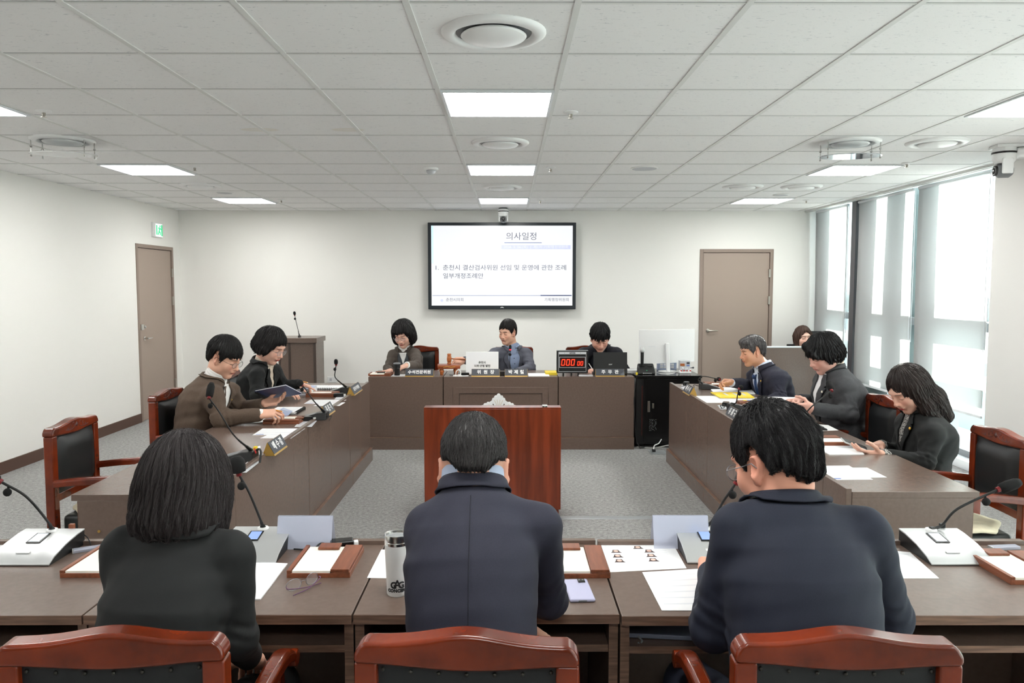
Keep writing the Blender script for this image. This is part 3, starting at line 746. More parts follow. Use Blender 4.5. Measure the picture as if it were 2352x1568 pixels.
# ================================================================== people: implicit shapes -> continuous meshes
F4 = np.float32
def nv(v): v = np.asarray(v, float); return v / (np.linalg.norm(v) + 1e-12)
class Shape:
    """smooth union of implicit pieces, evaluated on a grid or on loose points"""
    def __init__(s): s.ops = []; s.warp = None
    def rc(s, a, b, ra, rb, k=.02, op='u'):
        a = np.asarray(a, float); b = np.asarray(b, float); ab = b - a; L2 = float(ab @ ab) + 1e-12; r = max(ra, rb)
        def f(P):
            q = P - a.astype(F4); t = np.clip((q @ ab.astype(F4)) / L2, 0, 1)
            return np.linalg.norm(q - t[..., None] * ab.astype(F4), axis=-1) - (ra + (rb - ra) * t)
        s.ops.append((f, np.minimum(a, b) - r, np.maximum(a, b) + r, k, op)); return s
    def ell(s, c, r, R=None, k=.02, op='u'):
        c = np.asarray(c, float); r = np.asarray(r, float); R = np.eye(3) if R is None else np.asarray(R, float)
        def f(P):
            q = (P - c.astype(F4)) @ R.astype(F4)
            k0 = np.linalg.norm(q / r.astype(F4), axis=-1); k1 = np.linalg.norm(q / (r * r).astype(F4), axis=-1)
            return k0 * (k0 - 1) / np.maximum(k1, 1e-6)
        e = np.sqrt(((R * r[None, :]) ** 2).sum(1))
        s.ops.append((f, c - e, c + e, k, op)); return s
    def rbox(s, c, h, R, rad, k=.01, op='u'):
        c = np.asarray(c, float); h = np.asarray(h, float) - rad; R = np.asarray(R, float)
        def f(P):
            q = np.abs((P - c.astype(F4)) @ R.astype(F4)) - h.astype(F4)
            return np.linalg.norm(np.maximum(q, 0), axis=-1) + np.minimum(q.max(-1), 0) - rad
        e = np.abs(R) @ (h + rad)
        s.ops.append((f, c - e, c + e, k, op)); return s
    def fn(s, f, lo, hi, k=.02, op='u'): s.ops.append((f, np.asarray(lo, float), np.asarray(hi, float), k, op)); return s
    @staticmethod
    def mix(D, d, k, op):
        if op == 'u':
            h = np.maximum(k - np.abs(D - d), 0) / k if k > 0 else 0
            return np.minimum(D, d) - h * h * k * .25
        if op == 's': d = -d
        h = np.maximum(k - np.abs(D - d), 0) / k if k > 0 else 0
        return np.maximum(D, d) + h * h * k * .25
    def __call__(s, P):
        P = np.asarray(P, F4); D = np.full(P.shape[:-1], 9.0, F4)
        for f, lo, hi, k, op in s.ops: D = s.mix(D, f(P), k, op)
        if s.warp is not None: D = D + s.warp(P)
        return D
    def mesh(s, h, pad=.02):
        us = [o for o in s.ops if o[4] == 'u']
        lo = np.min([o[1] for o in us], 0) - pad; hi = np.max([o[2] for o in us], 0) + pad
        n = np.ceil((hi - lo) / h).astype(int) + 1
        ax = [(lo[i] + h * np.arange(n[i])).astype(F4) for i in range(3)]
        D = np.full(n, 9.0, F4)
        for f, a, b, k, op in s.ops:
            m = k * 1.0 + 2.5 * h + .012
            if op == 'i': i0 = np.zeros(3, int); i1 = n
            else:
                i0 = np.clip(np.floor((a - m - lo) / h).astype(int), 0, n); i1 = np.clip(np.ceil((b + m - lo) / h).astype(int) + 1, 0, n)
            if np.any(i1 <= i0): continue
            X = np.stack(np.meshgrid(ax[0][i0[0]:i1[0]], ax[1][i0[1]:i1[1]], ax[2][i0[2]:i1[2]], indexing='ij'), -1)
            sl = tuple(slice(i0[i], i1[i]) for i in range(3))
            D[sl] = s.mix(D[sl], f(X), k, op)
        if s.warp is not None:
            nb = np.argwhere(np.abs(D) < .03)
            if len(nb):
                P = lo.astype(F4) + nb.astype(F4) * F4(h)
                D[nb[:, 0], nb[:, 1], nb[:, 2]] += s.warp(P)
        return nets(D, lo, h)
def nets(D, lo, h):
    ins = D < 0; n = np.array(D.shape) - 1
    def c(A, d): return A[d[0]:d[0] + n[0], d[1]:d[1] + n[1], d[2]:d[2] + n[2]]
    cs = [(i, j, k) for i in (0, 1) for j in (0, 1) for k in (0, 1)]
    cnt = sum(c(ins, d).astype(np.int8) for d in cs)
    act = np.argwhere((cnt > 0) & (cnt < 8))
    idx = np.full(n, -1, np.int64); idx[act[:, 0], act[:, 1], act[:, 2]] = np.arange(len(act))
    acc = np.zeros((len(act), 3)); num = np.zeros(len(act))
    for a in cs:
        for ax in range(3):
            if a[ax] == 1: continue
            b = list(a); b[ax] = 1
            da = D[act[:, 0] + a[0], act[:, 1] + a[1], act[:, 2] + a[2]]; db = D[act[:, 0] + b[0], act[:, 1] + b[1], act[:, 2] + b[2]]
            m = (da < 0) != (db < 0); t = np.where(m, da / np.where(m, da - db, 1), 0)
            p = np.array(a, float)[None].repeat(len(act), 0); p[:, ax] += t
            acc += p * m[:, None]; num += m
    V = lo + h * (act + acc / np.maximum(num, 1)[:, None])
    Q = []
    for ax in range(3):
        sl0 = [slice(None)] * 3; sl1 = [slice(None)] * 3; sl0[ax] = slice(0, -1); sl1[ax] = slice(1, None)
        A = ins[tuple(sl0)]; B = ins[tuple(sl1)]
        e = np.argwhere(A != B)
        u, v = (ax + 1) % 3, (ax + 2) % 3
        e = e[(e[:, u] > 0) & (e[:, v] > 0) & (e[:, u] < n[u]) & (e[:, v] < n[v])]
        def cell(du, dv): q = e.copy(); q[:, u] += du; q[:, v] += dv; return idx[q[:, 0], q[:, 1], q[:, 2]]
        q = np.stack([cell(-1, -1), cell(0, -1), cell(0, 0), cell(-1, 0)], 1)
        fl = ins[e[:, 0], e[:, 1], e[:, 2]]
        q[~fl] = q[~fl][:, ::-1]; Q.append(q)
    return V, np.concatenate(Q)
def relax(V, Q, n=1, lam=.5):
    for _ in range(n):
        acc = np.zeros_like(V); num = np.zeros(len(V))
        for a, b in ((0, 1), (1, 2), (2, 3), (3, 0)):
            for i, j in ((a, b), (b, a)):
                np.add.at(acc, Q[:, i], V[Q[:, j]]); np.add.at(num, Q[:, i], 1)
        V = V + lam * (acc / np.maximum(num, 1)[:, None] - V)
    return V
def np_mesh(name, V, Fs, m, parent=None, col=None, org=(0, 0, 0), smooth=True):
    """Fs: list of (faces array n x k)"""
    me = bpy.data.meshes.new(name); V = np.asarray(V, float) - np.asarray(org, float)
    me.vertices.add(len(V)); me.vertices.foreach_set('co', V.astype(F4).ravel())
    tot = sum(len(f) for f in Fs); loops = np.concatenate([np.asarray(f).ravel() for f in Fs]).astype(np.int32)
    sizes = np.concatenate([np.full(len(f), f.shape[1]) for f in Fs]).astype(np.int32)
    me.loops.add(len(loops)); me.loops.foreach_set('vertex_index', loops)
    me.polygons.add(tot); st = np.zeros(tot, np.int32); st[1:] = np.cumsum(sizes)[:-1]
    me.polygons.foreach_set('loop_start', st); me.polygons.foreach_set('loop_total', sizes)
    me.polygons.foreach_set('use_smooth', np.full(tot, smooth))
    me.update(calc_edges=True); me.validate()
    if col is not None:
        a = me.color_attributes.new('Col', 'FLOAT_COLOR', 'POINT')
        c4 = np.ones((len(V), 4), F4); c4[:, :3] = col; a.data.foreach_set('color', c4.ravel())
    return link_mesh(name, me, m, parent)
_W = [(RS.normal(size=3), RS.uniform(0, 6.28)) for _ in range(24)]
def wobble(P, f, a, i0=0, n=5):
    d = np.zeros(P.shape[:-1], F4)
    for i in range(n):
        w_, ph = _W[(i0 + i) % 24]; d += np.sin(P @ (w_ * f * (1 + .35 * i)).astype(F4) + F4(ph))
    return (d * (a / n * 1.6)).astype(F4)
def pl(x, xs, ys): return np.interp(x, xs, ys).astype(F4)

# ---------------------------------------------------------------- head
def rot(yaw, pitch=0, roll=0):
    return np.array(Matrix.Rotation(yaw, 3, 'Z') @ Matrix.Rotation(-pitch, 3, 'X') @ Matrix.Rotation(roll, 3, 'Y'))
def head_shape(fem=False, full=0.0, jaw=0.0):
    s = Shape()
    s.ell((0, -.014, .036), (.0745, .094, .083))
    s.ell((0, .012, -.012), (.069 + full, .078, .075), k=.03)
    s.ell((0, .030, -.048), (.057 + full, .058, .064 + jaw), k=.03)
    s.ell((0, .066, -.098 - jaw), (.021 if fem else .025, .019, .016), k=.035)
    for x in (-1, 1):
        s.ell((x * .040, .058, -.026), (.023, .022, .024), k=.025)
        s.ell((x * .046, -.002, -.066), (.020, .036, .022), k=.035)
    s.ell((0, .082, .034), (.046, .014, .011), k=.025)
    for x in (-1, 1):
        s.ell((x * .0315, .097, .008), (.0195, .015, .0125), k=.016, op='s')
        s.ell((x * .0315, .0735, .007), (.0165, .0165, .0125), k=.006)
    s.rc((0, .090, .014), (0, .108, -.022), .0065, .0105, k=.012)
    s.ell((0, .108, -.026), (.0115, .0115, .009), k=.008)
    for x in (-1, 1):
        s.ell((x * .0125, .096, -.029), (.0075, .010, .0075), k=.007)
        s.ell((x * .006, .105, -.0355), (.0038, .0058, .003), k=.003, op='s')
    s.ell((0, .088, -.046), (.026, .012, .014), k=.016)
    s.ell((0, .0955, -.0545), (.022, .0075, .0048), k=.006)
    s.ell((0, .0935, -.0645), (.018, .0075, .0058), k=.006)
    s.ell((0, .103, -.0592), (.022, .006, .0012), k=.0035, op='s')
    s.ell((0, .090, -.0775), (.02, .008, .0055), k=.012, op='s')
    for x in (-1, 1):
        R = np.array(Matrix.Rotation(-x * .62, 3, 'Z') @ Matrix.Rotation(.18, 3, 'X') @ Matrix.Rotation(x * .12, 3, 'Y'))
        s.ell((x * .0830, -.010, -.008), (.0068, .0165, .0260), R, k=.008)
        s.ell((x * .0845, -.014, .010), (.0066, .0190, .0195), R, k=.010)
        s.ell((x * .0800, .000, -.030), (.0060, .009, .012), k=.008)
        s.ell((x * .0915, -.007, .003), (.0070, .0120, .0210), R, k=.006, op='s')
        s.ell((x * .0775, .001, -.006), (.0050, .0060, .0080), k=.006)
    return s
def face_color(L, skin, lips, brow, fem, gray=0.0):
    x, y, z = L[:, 0], L[:, 1], L[:, 2]; c = np.tile(np.array(lin(skin)), (len(L), 1))
    def blend(w, rgb): c[:] = c * (1 - w[:, None]) + np.array(lin(rgb)) * w[:, None]
    fr = y > .04
    g = lambda a: np.clip(a, 0, 1)
    blend(.30 * np.exp(-((np.abs(x) - .04) / .018) ** 2 - ((z + .026) / .02) ** 2) * fr, (214, 120, 104))
    blend(.25 * np.exp(-(x / .014) ** 2 - ((z + .026) / .014) ** 2) * fr, (208, 116, 100))
    blend(.22 * (np.abs(x) > .076) * (np.abs(z) < .05), (222, 132, 116))
    w = np.exp(-(np.maximum(np.abs(x) - .017, 0) / .003) ** 2 - ((z + .0592) / (.0085 if fem else .0075)) ** 4) * (y > .075); blend(.85 * w, lips)
    w = (np.abs(z + .0595) < .0016) * (np.abs(x) < .022) * (y > .075); blend(.7 * w, (96, 40, 40))
    bz = .030 + .004 * np.cos((np.abs(x) - .030) / .02 * 1.4)
    w = np.exp(-((z - bz) / (.0030 if fem else .0042)) ** 2) * g((np.abs(x) - .011) / .004) * g((.052 - np.abs(x)) / .006) * (y > .04); blend((.8 - .3 * gray) * w, brow)
    ez = .0015 - .10 * np.abs(np.abs(x) - .0315) + .0
    w = np.exp(-((z - ez) / .0019) ** 2) * g((.0165 - np.abs(np.abs(x) - .0315)) / .004) * (y > .06); blend(.92 * w, (28, 20, 18))
    w = np.exp(-((z - .0125) / .0016) ** 2) * g((.016 - np.abs(np.abs(x) - .0315)) / .004) * (y > .06); blend(.35 * w, (120, 74, 62))
    return c
# ---------------------------------------------------------------- hair (head frame)
def hair_shape(st):
    """st: dict(kind, t, fringe, ...)"""
    s = Shape(); kind = st['kind']; t = st.get('t', .014); tt = st.get('top', t + .010); fr = st.get('fringe', .066)
    vol = st.get('vol', 0.0)
    s.ell((0, -.016 - vol * .3, .040), (.0755 + t + vol, .097 + t + vol, .086 + tt))
    if st.get('quiff'): s.ell((st.get('part', 0) * .02, .062, .105), (.055, .035, .024), k=.03)
    if kind == 'short':
        nape = st.get('nape', -.062); side = st.get('side', .006)
        ys = [-.14, -.075, -.045, -.022, -.006, .010, .026, .034, .050, .070, .12]
        zs = [nape, nape, nape + .008, side + .012, side + .018, side + .010, side - .018, side - .008, .040, fr - .006, fr]
        def low(P):
            z = pl(P[..., 1], ys, zs) + .0045 * np.sin(P[..., 0] * 190) * (P[..., 1] > .03) + .003 * np.sin(P[..., 0] * 410 + 1) * (P[..., 1] > .03)
            z = z + (P[..., 1] < .0) * np.clip((np.abs(P[..., 0]) - .030) / .035, 0, 1) * F4(st.get('rise', .035))
            return (z - P[..., 2]) * F4(.75)
        for x in (-1, 1): s.ell((x * .100, -.010, .002), (.030, .029, .042), k=.010, op='s')
        s.ell((0, -.045, -.030), (.062 + t * .6, .050 + t * .5, .050), k=.03)
        s.fn(low, (-.3, -.3, -.3), (.3, .3, .3), k=.008, op='i')
    else:
        L = st.get('len', .12); wd = st.get('wide', .098)
        if kind == 'long':
            for x in (-1, 1):
                s.rc((x * .066, .0, .02), (x * .078, .012, -.11), .040, .034, k=.05); s.rc((x * .078, .012, -.11), (x * .088, -.01, -L), .036, .022, k=.03)
            s.rc((0, -.06, 0), (0, -.085, -.13), .075, .066, k=.05); s.rc((-.02, -.085, -.13), (-.03, -.10, -L), .068, .035, k=.04); s.rc((.03, -.085, -.13), (.04, -.10, -L), .060, .035, k=.04)
        else:
            s.ell((0, -.020, -.030), (wd, .092 + vol, .075 + .3 * L), k=.06); s.ell((0, -.030, -L * .62), (wd * .97, .085 + vol, L * .42), k=.05)
        if kind in ('bob', 'crop'):
            ys = [-.16, -.06, -.0, .020, .046, .060, .075, .13]
            zs = [-L * st.get('back', 1), -L * st.get('back', 1), -L, -L * .96, -L * st.get('front', .75), .015, fr - .006, fr]
            def low(P):
                z = pl(P[..., 1], ys, zs) + .006 * np.sin(P[..., 0] * 120 + P[..., 1] * 90) + .004 * np.sin(P[..., 0] * 300 + 1)
                return (z - P[..., 2]) * F4(.75)
            s.fn(low, (-.3, -.3, -.4), (.3, .3, .3), k=.012, op='i')
        pr = st.get('part', 0.0)
        s.ell((pr * .012, .098, -.045), (.0560 + st.get('open', 0), .062, fr + .040), k=.014, op='s')
        s.ell((pr * .010, .100, -.110), (.062, .068, .085), k=.014, op='s')
        if st.get('sweep'):
            sw = st['sweep']
            s.rc((-sw * .02, .085, .105), (sw * .050, .092, .040), .026, .014, k=.02); s.rc((sw * .050, .090, .045), (sw * .066, .066, .010), .016, .010, k=.015)
    f1 = st.get('groove', 34); am = st.get('amp', .0018); cr = np.array(st.get('crown', (0, -.06, .11)), F4)
    def warp(P):
        q = P - cr; ph = np.arctan2(q[..., 0], -q[..., 1] + .02)
        r = np.linalg.norm(q, axis=-1)
        return (am * np.sin(ph * f1 + 2.2 * np.sin(r * 45) + wobble(P, 30, 1.2)) + am * .8 * np.sin(ph * f1 * 1.9 + 4 * np.sin(r * 28 + 1)) + wobble(P, 34, am * st.get('mess', 1.0), 7)).astype(F4)
    s.warp = warp
    return s
def hair_strands(f, V, st, n, r, rs):
    """fine locks that follow the hair surface"""
    if n == 0: return None
    P = V[rs.randint(0, len(V), n)].astype(F4)
    cr = np.array(st.get('crown', (0, -.06, .12)), F4); gw = st.get('grav', 1.0); steps = 7; L = st.get('slen', .045) * rs.uniform(.55, 1.25, n)
    e = F4(.002)
    def grad(Q):
        g = np.stack([f(Q + np.eye(3, dtype=F4)[i] * e) - f(Q - np.eye(3, dtype=F4)[i] * e) for i in range(3)], -1)
        return g / (np.linalg.norm(g, axis=-1, keepdims=True) + 1e-9)
    lift = rs.uniform(-.0010, .0012, n) * st.get('lift', 1.0); tip = np.abs(rs.normal(0, .0014, n)) * st.get('fly', 1.0)
    jit = rs.normal(0, .30 * st.get('mess', 1.0), (n, 3)); pts = []; Q = P.copy(); sw = np.array(st.get('comb', (0, 0, 0)), F4)
    for k in range(steps):
        g = grad(Q); d = f(Q)
        Q = Q - g * (d - (lift + tip * (k / (steps - 1)) ** 2))[:, None]
        pts.append(Q.copy())
        dr = Q - cr; dr = dr / (np.linalg.norm(dr, axis=-1, keepdims=True) + 1e-6)
        dr = dr + np.array([0, 0, -gw], F4) + sw + jit
        dr = dr - g * (dr * g).sum(-1, keepdims=True); dr /= (np.linalg.norm(dr, axis=-1, keepdims=True) + 1e-6)
        Q = (Q + dr * (L / steps)[:, None]).astype(F4)
    pts = np.stack(pts, 1)                     # n, steps, 3
    T = np.gradient(pts, axis=1); T /= (np.linalg.norm(T, axis=-1, keepdims=True) + 1e-9)
    N = np.stack([grad(pts[:, k].astype(F4)) for k in (0, steps // 2, steps - 1)], 1)
    N = N[:, np.minimum(np.arange(steps) * 3 // steps, 2)]
    B = np.cross(T, N); B /= (np.linalg.norm(B, axis=-1, keepdims=True) + 1e-9)
    prof = np.array([.6, 1, 1.05, 1, .85, .6, .15]) * r; rr = prof[None, :] * rs.uniform(.6, 1.4, n)[:, None]
    ring = [pts + B * rr[..., None] * 1.5, pts + N * rr[..., None] * .8, pts - B * rr[..., None] * 1.5]
    VV = np.stack(ring, 2).reshape(-1, 3)
    base = (np.arange(n)[:, None] * steps + np.arange(steps - 1)[None]) * 3
    qs = []
    for j in range(3):
        j2 = (j + 1) % 3; qs.append(np.stack([base + j, base + j2, base + 3 + j2, base + 3 + j], -1).reshape(-1, 4))
    shade = rs.uniform(.55, 1.6, n)
    return VV, np.concatenate(qs), np.repeat(shade, steps * 3)
# ---------------------------------------------------------------- hand
def add_hand(s, wrist, d, n, left, curl=(.35, .4, .3), thumb=None, sc=1.0, spread=.05, curls=None):
    """wrist point, finger direction d, palm normal n (out of the palm)"""
    w = np.asarray(wrist, float); d = nv(d); n = nv(np.asarray(n, float) - d * (np.asarray(n, float) @ d)); t = np.cross(d, n) * (-1 if left else 1)
    R = np.stack([d, t, n], 1)
    s.rbox(w + d * .050 * sc, np.array([.047, .0405, .0145]) * sc, R, .0135 * sc, k=.012)
    s.ell(w + d * .030 * sc + t * .026 * sc + n * .008 * sc, np.array([.030, .018, .015]) * sc, R, k=.012)
    s.ell(w + d * .012 * sc, np.array([.03, .029, .020]) * sc, R, k=.02)
    base = ((.094, .031), (.099, .0105), (.095, -.0105), (.086, -.0300)); ln = ((.042, .026, .020), (.046, .029, .021), (.043, .027, .020), (.034, .021, .018)); ra = (.0090, .0092, .0087, .0078)
    for i in range(4):
        c = curls[i] if curls else curl
        p = w + d * (base[i][0] - .006) * sc + t * base[i][1] * sc; a = 0
        dd = nv(d + t * spread * (1.5 - i)); r = ra[i] * sc
        for j in range(3):
            a += c[j]; v = dd * math.cos(a) + n * math.sin(a); q = p + v * ln[i][j] * sc
            s.rc(p, q, r * (1 - .08 * j), r * (.92 - .08 * j), k=.0045); p = q
    th = thumb or ((.62, .66, .42), (.86, .25, .45), (.95, .0, .3))
    p = w + d * .026 * sc + t * .034 * sc + n * .006 * sc
    for (a, b, c), l, r in zip(th, (.042, .032, .026), (.0125, .0108, .0098)):
        v = nv(d * a + t * b + n * c); q = p + v * l * sc; s.rc(p, q, r * sc, r * .9 * sc, k=.007); p = q
    return s
# ---------------------------------------------------------------- torso
SEC_M = ([-.14, -.08, 0, .12, .26, .38, .46, .51, .56], [.12, .165, .172, .165, .178, .188, .165, .115, .070], [.09, .120, .125, .122, .128, .122, .100, .078, .064])
SEC_F = ([-.14, -.08, 0, .12, .26, .38, .46, .51, .56], [.12, .165, .170, .142, .152, .165, .145, .095, .060], [.09, .120, .118, .105, .128, .122, .090, .068, .055])
def torso_fn(P0, X, Y, Z, L, sec, infl, bend, wide=1.0, deep=1.0):
    zs = np.array(sec[0]) * L / .56; rx = np.array(sec[1]) * wide + infl; ry = np.array(sec[2]) * deep + infl
    R = np.stack([X, Y, Z], 1).astype(F4); o = P0.astype(F4)
    def f(P):
        q = (P - o) @ R; z = q[..., 2]; u = np.clip(z / L, 0, 1)
        a = pl(z, zs, rx); b = pl(z, zs, ry); y = q[..., 1] + F4(bend) * 4 * u * (1 - u)
        nrm = (np.abs(q[..., 0] / a) ** 2.35 + np.abs(y / b) ** 2.35) ** F4(1 / 2.35)
        d = (nrm - 1) * np.minimum(a, b)
        return np.maximum(np.maximum(d, (z - zs[-1]).astype(F4)), (zs[0] - z).astype(F4))
    c = [P0 + X * a + Y * b + Z * e for a in (-.25, .25) for b in (-.22, .22) for e in (zs[0], zs[-1])]
    return f, np.min(c, 0), np.max(c, 0)
class Body:
    pass
def person(sp, rs=np.random.RandomState(5)):
    A = lambda v: np.array(v, float)
    fem = sp.get('fem', False); sec = SEC_F if fem else SEC_M; near = sp.get('near', False)
    P0, P1 = A(sp['pelvis']), A(sp['neck']); SL, SR = A(sp['SL']), A(sp['SR'])
    Z = nv(P1 - P0); X = SR - SL; X = nv(X - Z * (X @ Z)); Y = np.cross(Z, X); L = np.linalg.norm(P1 - P0)
    root = thing('person', sp['label'], 'person', (P0[0], P0[1], 0)); org = (P0[0], P0[1], 0)
    wide = sp.get('wide', 1.0); deep = sp.get('deep', 1.0); bend = sp.get('bend', .02)
    arms = {k: (A(sp['S' + k]), A(sp['E' + k]), A(sp['W' + k])) for k in 'LR'}
    skinm = mat('skin_%d' % len(M), sp.get('skin', (214, 166, 142)), 0.48, attr=True, spec=0.35, bump=.05, bscale=500)
    skinm.node_tree.nodes['Principled BSDF'].inputs['Subsurface Weight'].default_value = 0.0
    # ---- head and neck
    hc = A(sp['head']); HR = rot(*sp['hrot']); hs = sp.get('hs', 1.0)
    sh = head_shape(fem, sp.get('full', 0), sp.get('jaw', 0))
    nb = (P1 + Y * .012 - hc) @ HR / hs
    sh.rc((0, -.026, -.055), tuple(nb), .050 if fem else .056, .056 if fem else .062, k=.03)
    h = .0026 if not near else .0024
    V, Q = sh.mesh(h); col = face_color(V, sp.get('skin', (214, 166, 142)), sp.get('lips', (180, 96, 88)), sp.get('brow', (40, 32, 30)), fem)
    HV = V * hs @ HR.T + hc
    parts = [(HV, Q, col)]
    skc = np.array(lin(sp.get('skin', (214, 166, 142)))); hkc = np.array(lin(sp.get('handskin', sp.get('skin', (214, 166, 142)))))
    # ---- hands
    for k in 'LR':
        S_, E_, W_ = arms[k]; hd = sp.get('hand' + k)
        s = Shape(); fa = nv(W_ - E_)
        s.rc(W_ - fa * .10, W_, .031, .025, k=.01)
        if hd: add_hand(s, W_, hd['d'], hd['n'], k == 'L', hd.get('curl', (.35, .4, .3)), hd.get('thumb'), hd.get('sc', .93 if fem else 1.0), hd.get('spread', .05), hd.get('curls'))
        else: add_hand(s, W_, fa, np.cross(fa, X) if k == 'L' else np.cross(fa, X), k == 'L', (.5, .5, .4), sc=.93 if fem else 1.0)
        V2, Q2 = s.mesh(.0026); parts.append((V2, Q2, np.tile(hkc, (len(V2), 1))))
    # ---- inner body (under the clothes)
    s = Shape(); f, lo, hi = torso_fn(P0, X, Y, Z, L, sec, -.028, bend, wide, deep); s.fn(f, lo, hi)
    for k in 'LR': s.rc(arms[k][0], arms[k][1], .034, .030, k=.03); s.rc(arms[k][1], arms[k][2], .028, .022, k=.02)
    fw = A((-math.sin(sp['yaw']), math.cos(sp['yaw']), 0)); rt = A((fw[1], -fw[0], 0)); legs = []
    for sg in (-1, 1):
        hp = P0 + rt * .085 * sg + A((0, 0, -.02)); kn = hp + fw * sp.get('thigh', .40) + rt * .05 * sg; kn[2] = .50; an = kn + fw * sp.get('shin', .03); an[2] = .09
        legs.append((hp, kn, an)); s.rc(hp, kn, .055, .040, k=.03); s.rc(kn, an, .038, .03, k=.02)
    V3, Q3 = s.mesh(.013); parts.append((V3, Q3, np.tile(skc, (len(V3), 1))))
    VV = []; QQ = []; CC = []; n0 = 0
    for v, q, c in parts: VV.append(v); QQ.append(q + n0); CC.append(c); n0 += len(v)
    np_mesh('body', np.concatenate(VV), [np.concatenate(QQ)], skinm, root, np.concatenate(CC), org)
    # ---- hair
    st = sp['hair']; hf = hair_shape(st); V, Q = hf.mesh(.0032 if near else .0036)
    hcol = np.array(lin(st.get('color', (30, 27, 27)))); C = np.tile(hcol, (len(V), 1)); sk = None
    if st.get('gray') is not None:
        g = np.clip(.5 + wobble(V.astype(F4), 60, .6) + (V[:, 2] - .02) * 4, 0, 1)[:, None]; C = C * (1 - g) + np.array(lin(st['gray'])) * g
    fV = [V]; fQ = [Q]; fC = [C]
    sg = hair_strands(hf, V, st, st.get('n', 12000 if near else 2200), st.get('r', .0004 if near else .0009), rs)
    if sg: fV.append(sg[0]); fQ.append(sg[1] + len(V)); tcol = np.array(lin(st['gray'])) if st.get('gray') is not None else hcol; fC.append(np.clip((hcol * .6 + tcol * .4)[None] * sg[2][:, None], 0, 1))
    hm = mat('hair_%d' % len(M), (30, 27, 27), st.get('rough', .5), attr=True, spec=.35)
    np_mesh('hair', np.concatenate(fV) * hs @ HR.T + hc, [np.concatenate(fQ)], hm, root, np.concatenate(fC), org)
    # ---- glasses
    if sp.get('glasses'):
        gm = sp['glasses']; b = MB(); T = lambda p: tuple(A(p) * hs @ HR.T + hc - A(org))
        for x in (-1, 1):
            b.tube([T((x * .032 + .0235 * math.cos(q), .1045 - abs(.0235 * math.cos(q) + x * x * .004) * .10, .002 + .0185 * math.sin(q))) for q in np.linspace(0, 2 * PI, 25)], .0012, 6, caps=False)
            b.tube([T((x * .056, .101, .008)), T((x * .074, .085, .010)), T((x * .083, .03, .010)), T((x * .086, -.005, .012)), T((x * .085, -.02, -.006))], .0013, 6)
        b.tube([T((-.009, .103, .006)), T((0, .108, .009)), T((.009, .103, .006))], .0012, 6)
        b.build('glasses', gm, root, smooth=True)
        b = MB()
        for x in (-1, 1):
            vs = [T((x * .032 + .0225 * math.cos(q), .1040, .002 + .0175 * math.sin(q))) for q in np.linspace(0, 2 * PI, 24, endpoint=False)]; b.add(vs, [tuple(range(24))])
        b.build('glasses_lens', 'lens', root)
    # ---- clothes: jacket
    jh = sp.get('jh', .0055 if near else .0075)
    J = Shape(); fT, lo, hi = torso_fn(P0, X, Y, Z, L, sec, sp.get('infl', .012), bend, wide, deep)
    J.fn(fT, lo, hi, k=.03)
    T2 = Shape(); T2.fn(fT, lo, hi, k=.03)
    sr = sp.get('sr', (.062 if fem else .070)); pad = sp.get('pad', .010)
    for k in 'LR':
        S_, E_, W_ = arms[k]; nk = P1 - Z * .030; i2 = nk + (S_ - nk) * .12
        for q in (J, T2): q.rc(i2, S_ + Z * pad, sr * .72, sr * .88, k=.06)
        J.rc(S_, E_, sr * .94, sr * .78, k=sp.get('armk', .016 if near else .03)); fa = nv(W_ - E_); We = W_ - fa * sp.get('cuff', .012)
        J.rc(E_, We, sr * .80, sr * .60, k=.025)
        J.rc(We, We + fa * .03, .0, .036 if fem else .040, k=.002, op='s')
    ax = {k: arms[k] for k in 'LR'}; ra = sp.get('fold', 1.0)
    def jwarp(P):
        d = wobble(P, 17, .0042 * ra, 3) + wobble(P, 48, .0016 * ra, 9)
        for k in 'LR':
            S_, E_, W_ = ax[k]
            for (a, b, c0) in ((S_, E_, .85), (E_, W_, .15)):
                ab = b - a; l = np.linalg.norm(ab); q = P - a.astype(F4); t = (q @ ab.astype(F4)) / (l * l)
                perp = np.linalg.norm(q - t[..., None] * ab.astype(F4), axis=-1)
                m = np.exp(-((t - c0) / .22) ** 2) * (perp < .12)
                d = d + (.0036 * ra * m * np.sin(t * l * 150 + 3 * np.sin(P @ F4([31, 23, 17])))).astype(F4)
        return d.astype(F4)
    J.warp = jwarp; T2.warp = jwarp
    # bottom hem
    zmin = float((P0 - Z * .13)[2])
    V, Q = J.mesh(jh); V = relax(V, Q, 1, .4)
    np_mesh('jacket', V, [Q], sp['jacket'], root, None, org)
    # ---- draped strips on the torso
    Rm = np.stack([X, Y, Z], 1)
    def surf(xz, off, back=False):
        """points on the torso front (or back) for torso coordinates (x, z)"""
        xz = np.asarray(xz, float); n = len(xz); y = np.full(n, -.40 if back else .40); sg_ = 1 if back else -1
        for _ in range(60):
            p = P0 + xz[:, :1] * X + y[:, None] * Y + xz[:, 1:] * Z; d = T2(p.astype(F4)) - off
            y = y + sg_ * np.maximum(d, -.01) * .75
        return P0 + xz[:, :1] * X + y[:, None] * Y + xz[:, 1:] * Z
    kz = L / .56
